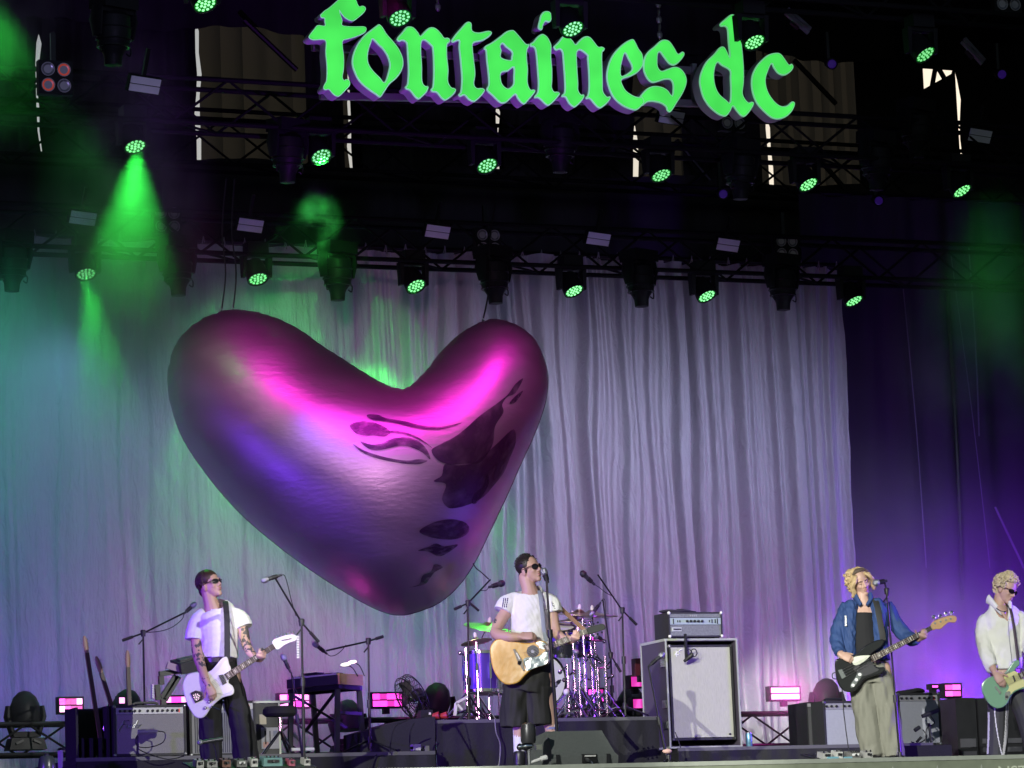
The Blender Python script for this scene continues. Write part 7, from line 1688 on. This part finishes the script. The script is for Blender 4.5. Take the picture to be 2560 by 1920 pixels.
f.cloth(sh, 'shirt', LN, amp=.009, fr=(30, 30, 16), seed=21, cut=(f.p(*c4(455, 425), .06), .075, .115, .12))
cl = MB(); f.chain([c4(335, 360) + (-.02, .02, .05), c4(380, 400) + (.05, .02, .03), c4(450, 480) + (.10, .016, .016)], cl); f.chain([c4(505, 395) + (.04, .02, .04), c4(510, 440) + (.09, .018, .02), c4(495, 520) + (.12, .012, .014)], cl)
f.cloth(cl, 'collar', LN, vox=.005, amp=.002)
sk_ = MB(); f.chain([c4(440, 420) + (.06, .06, .03), c4(470, 480) + (.095, .04, .02), c4(490, 540) + (.115, .012, .012)], sk_); f.cloth(sk_, 'open_neck', SKIN, vox=.005, amp=.0)
w = MB(); w.cable([f.p(*c4(400, 430), .10), f.p(*c4(430, 450), .115), f.p(*c4(465, 458), .125), f.p(*c4(485, 450), .12)], .004); w.ball(f.p(*c4(468, 466), .125), .010); w.build('necklace', CHROME, f.root, smooth=True)
w = MB(); w.cable([f.p(*c4(492, 530), .135), f.p(*c4(500, 650), .142), f.p(*c4(512, 760), .142), f.p(*c4(522, 850), .14)], .0035); w.build('placket', mat('shirt_seam', (.3, .3, .28), .8), f.root, smooth=True)
tr = MB(); TK = mat('black_track_cloth', (.042, .042, .046), .7)
f.chain([c4(470, 950) + (0, .15, .125), c4(480, 1040) + (0, .175, .13)], tr, n=20, xd=RT0)
f.chain([c4(420, 1060) + (0, .10), c4(412, 1300) + (0, .098), c4(405, 1590) + (0, .095)], tr); f.chain([c4(555, 1060) + (0, .11), c4(630, 1250) + (.02, .10), c4(720, 1580) + (0, .09)], tr)
tk_ = f.cloth(tr, 'track_trousers', [TK], vox=.005, amp=.005, fr=(9, 9, 3), seed=23)
def tstripe(c, n):
    if n.dot(TO) < -.3: return 0
    u, v = proj(c); x = (u - C4[0]) / C4[2]; y = (v - C4[1]) / C4[2]
    if 1100 < y < 1600:
        t_ = (y - 1140) / 440
        xr_ = 495 - 45 * t_ + 8 * math.sin(t_ * 3)
        for a in (-16, 0, 16):
            if abs(x - xr_ - a * (1 - .75 * t_)) < 4.2: return 1
        if y > 1200 and abs(x - (388 + max(0, (y - 1200) / 380) ** 1.5 * 62)) < 4.2: return 1
        if abs(x - 338 - 6 * math.sin(t_ * 4)) < 7 and t_ > .2 and t_ < .93: return 1
    return 0
paint(tk_, [mat('stripe_white', (.72, .7, .76), .7)], tstripe, OFF[f.root])
for x in (420, 730):
    c = f.p(*c4(x, 1610)); c.z = .05; MB().ball(c + TO * .06, (.05, .13, .05), RT0, TO, UZ, n=14, m=10).build('shoe', mat('black_shoe', (.02, .02, .02), .4), f.root, smooth='all')
hr = MB(); f.hair_cap(hr, back=-.030, up=.042, r_=(.100, .090, .090)); hr.ball(f.q(-.066, -.035), (.050, .04, .05), f.hX, f.hF, f.hU)
rg = np.random.default_rng(31)
for i in range(520):
    a = rg.uniform(-3.14, 3.14); el = rg.uniform(-.35 if abs(a) < 2 else -1.0, 1.5); fx = math.cos(a) * math.cos(el)
    if fx > .5 and math.sin(el) < .5: continue
    dv_ = f.hF * fx + f.hX * math.sin(a) * math.cos(el) + f.hU * math.sin(el)
    c = f.q(-.022, .042) + dv_ * rg.uniform(.088, .108); ax, ay = perp(dv_ + Vector(rg.normal(size=3)) * .6); rr_ = rg.uniform(.010, .018)
    hr.loft([c + (ax * math.cos(q) + ay * math.sin(q)) * rr_ + dv_ * .004 * q for q in np.linspace(0, 5.2, 7)], [.007] * 5 + [.005, .002], n=5)
hr.build('hair', mat('bleached_hair', (.62, .52, .32), .45, var=.5, vs=50), f.root, smooth='all')
f.shades(rx=.031, rz=.019, wrap=.45)
pl = f.pl; off = .20
GG = [c4(*q) for q in ((292,1012),(330,968),(390,948),(450,938),(490,900),(535,838),(575,830),(582,862),(545,905),(560,940),(600,960),(640,1010),(660,1040),(690,1000),(730,980),(735,1010),(690,1060),(610,1050),(540,1078),(508,1118),(488,1160),(450,1192),(400,1198),(350,1168),(312,1110),(290,1055))]
MINT = mat('mint_lacquer', (.18, .36, .22), .2, coat=.8)
t, A_, B_, d, sd_ = guitar('electric_guitar', 'mint green electric guitar with a pale yellow pickguard held by the last guitarist', pl, off, GG, MINT, (c4(575, 955), c4(900, 800)), (.056, .043), [c4(*q) for q in ((890,785),(920,760),(1000,725),(1040,740),(1020,775),(940,810),(910,822))], mat('maple_headstock', (.50, .30, .13), .35), frets=16)
gpart(t, pl, off + .0045, [[c4(*q) for q in ((440,955),(500,930),(550,915),(600,965),(640,1020),(600,1040),(540,1065),(505,1100),(470,1088),(500,1040),(470,990))]], 'pickguard', mat('pale_yellow_guard', (.62, .62, .26), .3))
gpart(t, pl, off + .010, [[c4(*q) for q in ((448,935),(500,912),(508,924),(456,948))]], 'switch_plate', CHROME, th=.008, k=0)
gpart(t, pl, off + .012, [[c4(*q) for q in ((524,950),(536,945),(552,990),(540,996))]], 'pickup', BLACK, th=.010, k=0)
gpart(t, pl, off + .012, [[c4(*q) for q in ((386,1035),(400,1028),(442,1080),(428,1092))]], 'bridge', CHROME, th=.012, k=0)
gpart(t, pl, off + .006, [[c4(*q) for q in ((470,1080),(505,1070),(512,1090),(490,1130),(470,1130))]], 'control_plate', CHROME, th=.006)
MB().lathe(pl.p(*c4(482, 1112), off + .006), TO, [(0, .014), (.018, .012)], 12).build('control_knob', BLACK, t)
ribbon(f, [c4(500, 410) + (.08,), c4(520, 480) + (.14,), c4(545, 640) + (.16,), c4(562, 780) + (.17,), c4(570, 850) + (.19,)], .026, m=mat('brown_strap', (.05, .03, .05), .6), parent=t)
# ------------------------------------------------------------------ smoke and the lamps' own beams
def beam(key, power, deg, aim=None, color=GREEN):
    t, p, n = HEADS[key]
    return spot('green_beam', p, p + (Vector(aim) if aim else n), power, color, deg, .35, .07)
beam((338, 366), 430, 34, (-.20, -.50, -.88)); beam((215, 685), 330, 32, (.05, -.25, -.9)); beam((645, 697), 200, 60, (.1, .5, -.85)); beam((1040, 715), 260, 80, (-.1, .30, -.8)); beam((803, 391), 420, 40, atY(795, 575, 4.0) - HEADS[(803, 391)][1])
_c = PY(3.6).p(1222, 1562); beam((1435, 727), 900, 9, _c - HEADS[(1435, 727)][1])
def smoke(label, c, size, dens, col=(.9, .9, .95), ns=1.6, soft=1.0, thr=.42, seed=0, rot=None):
    m = bpy.data.materials.new('smoke'); m.use_nodes = True; nt = m.node_tree; nt.nodes.clear()
    o = nt.nodes.new('ShaderNodeOutputMaterial'); v = nt.nodes.new('ShaderNodeVolumePrincipled'); v.inputs['Color'].default_value = (*col, 1)
    tc = nt.nodes.new('ShaderNodeTexCoord'); g = nt.nodes.new('ShaderNodeTexGradient'); g.gradient_type = 'QUADRATIC_SPHERE'
    mp = nt.nodes.new('ShaderNodeMapping'); mp.inputs['Scale'].default_value = [1 / (s / 2) for s in size]
    nt.links.new(tc.outputs['Object'], mp.inputs['Vector']); nt.links.new(mp.outputs['Vector'], g.inputs['Vector'])
    m2 = nt.nodes.new('ShaderNodeMapping'); m2.inputs['Location'].default_value = (seed * 3.1, seed * 1.7, 0)
    nt.links.new(tc.outputs['Object'], m2.inputs['Vector'])
    nz = nt.nodes.new('ShaderNodeTexNoise'); nz.inputs['Scale'].default_value = ns; nz.inputs['Detail'].default_value = 3; nt.links.new(m2.outputs['Vector'], nz.inputs['Vector'])
    mr = nt.nodes.new('ShaderNodeMapRange'); mr.inputs['From Min'].default_value = thr; mr.inputs['From Max'].default_value = thr + .3; nt.links.new(nz.outputs['Fac'], mr.inputs['Value'])
    mu = nt.nodes.new('ShaderNodeMath'); mu.operation = 'MULTIPLY'; nt.links.new(g.outputs['Fac'], mu.inputs[0]); nt.links.new(mr.outputs['Result'], mu.inputs[1])
    m3 = nt.nodes.new('ShaderNodeMath'); m3.operation = 'MULTIPLY'; m3.inputs[1].default_value = dens; nt.links.new(mu.outputs[0], m3.inputs[0])
    nt.links.new(m3.outputs[0], v.inputs['Density']); nt.links.new(v.outputs['Volume'], o.inputs['Volume'])
    w = MB().ball((0, 0, 0), [s / 2 for s in size], n=24, m=14)
    ob = w.build('smoke', m, kind='stuff'); ob.location = c; tag(ob, label, 'smoke', kind='stuff'); return ob
A_ = atY(318, 540, 2.5); smoke('drifting smoke lit green under the bright head', A_, (1.9, 1.6, 4.8), 1.7, thr=.30, ns=2.4)
A_ = atY(215, 800, 5.1); smoke('thin smoke in front of the curtain at the left', A_, (3.2, 2.4, 3.6), .8, thr=.15, seed=2)
A_ = atY(795, 560, 4.0); smoke('small green lit smoke puff above the heart', A_, (.55, .5, .95), 12.0, thr=.44, ns=3.2, seed=5)
A_ = atY(-30, 90, 2.0); smoke('green lit smoke at the top left corner', A_, (2.0, 1.6, 3.0), 1.2, thr=.35, ns=2.2, seed=7)
A_ = atY(2500, 800, 5.0); smoke('faint green lit smoke in the right wing', A_, (3.4, 2.4, 3.8), .7, thr=.30, ns=1.4, seed=8)
A_ = atY(260, 1150, 4.2); smoke('wide veil of thin smoke over the left of the curtain', A_, (8.0, 3.4, 7.0), .34, thr=.0, ns=.6, seed=9)
A_ = atY(2300, 1560, 5.8); smoke('violet lit smoke in the right wing', A_, (5.6, 2.6, 5.0), .62, thr=.1, ns=.9, seed=11)
spot('green_beam', atY(-60, -60, 1.6), atY(10, 150, 2.0), 170, GREEN, 40, .6, .1)
spot('green_beam', atY(2470, 420, 4.4), atY(2500, 900, 5.2), 70, GREEN, 62, 1.0, .3)
A_ = atY(1970, 1715, 4.5); smoke('added low smoke for the pink glow around the strobe right of the speaker stack', A_, (1.7, 1.2, 1.3), .9, thr=.1, seed=13)  # smoke added to give the strobes a glow like lens bloom
A_ = atY(745, 1725, 4.5); smoke('added low smoke for the pink glow around the strobe beside the keyboard', A_, (1.7, 1.2, 1.3), .9, thr=.1, seed=14)
for c, w_ in ((SL[5], 16), (SL[3], 4)): lamp('strobe_front', 'POINT', c + Vector((0, -.16, 0)), c, w_, (1.0, .03, .60), shadow_soft_size=.12)  # point lights added to tint that smoke pink
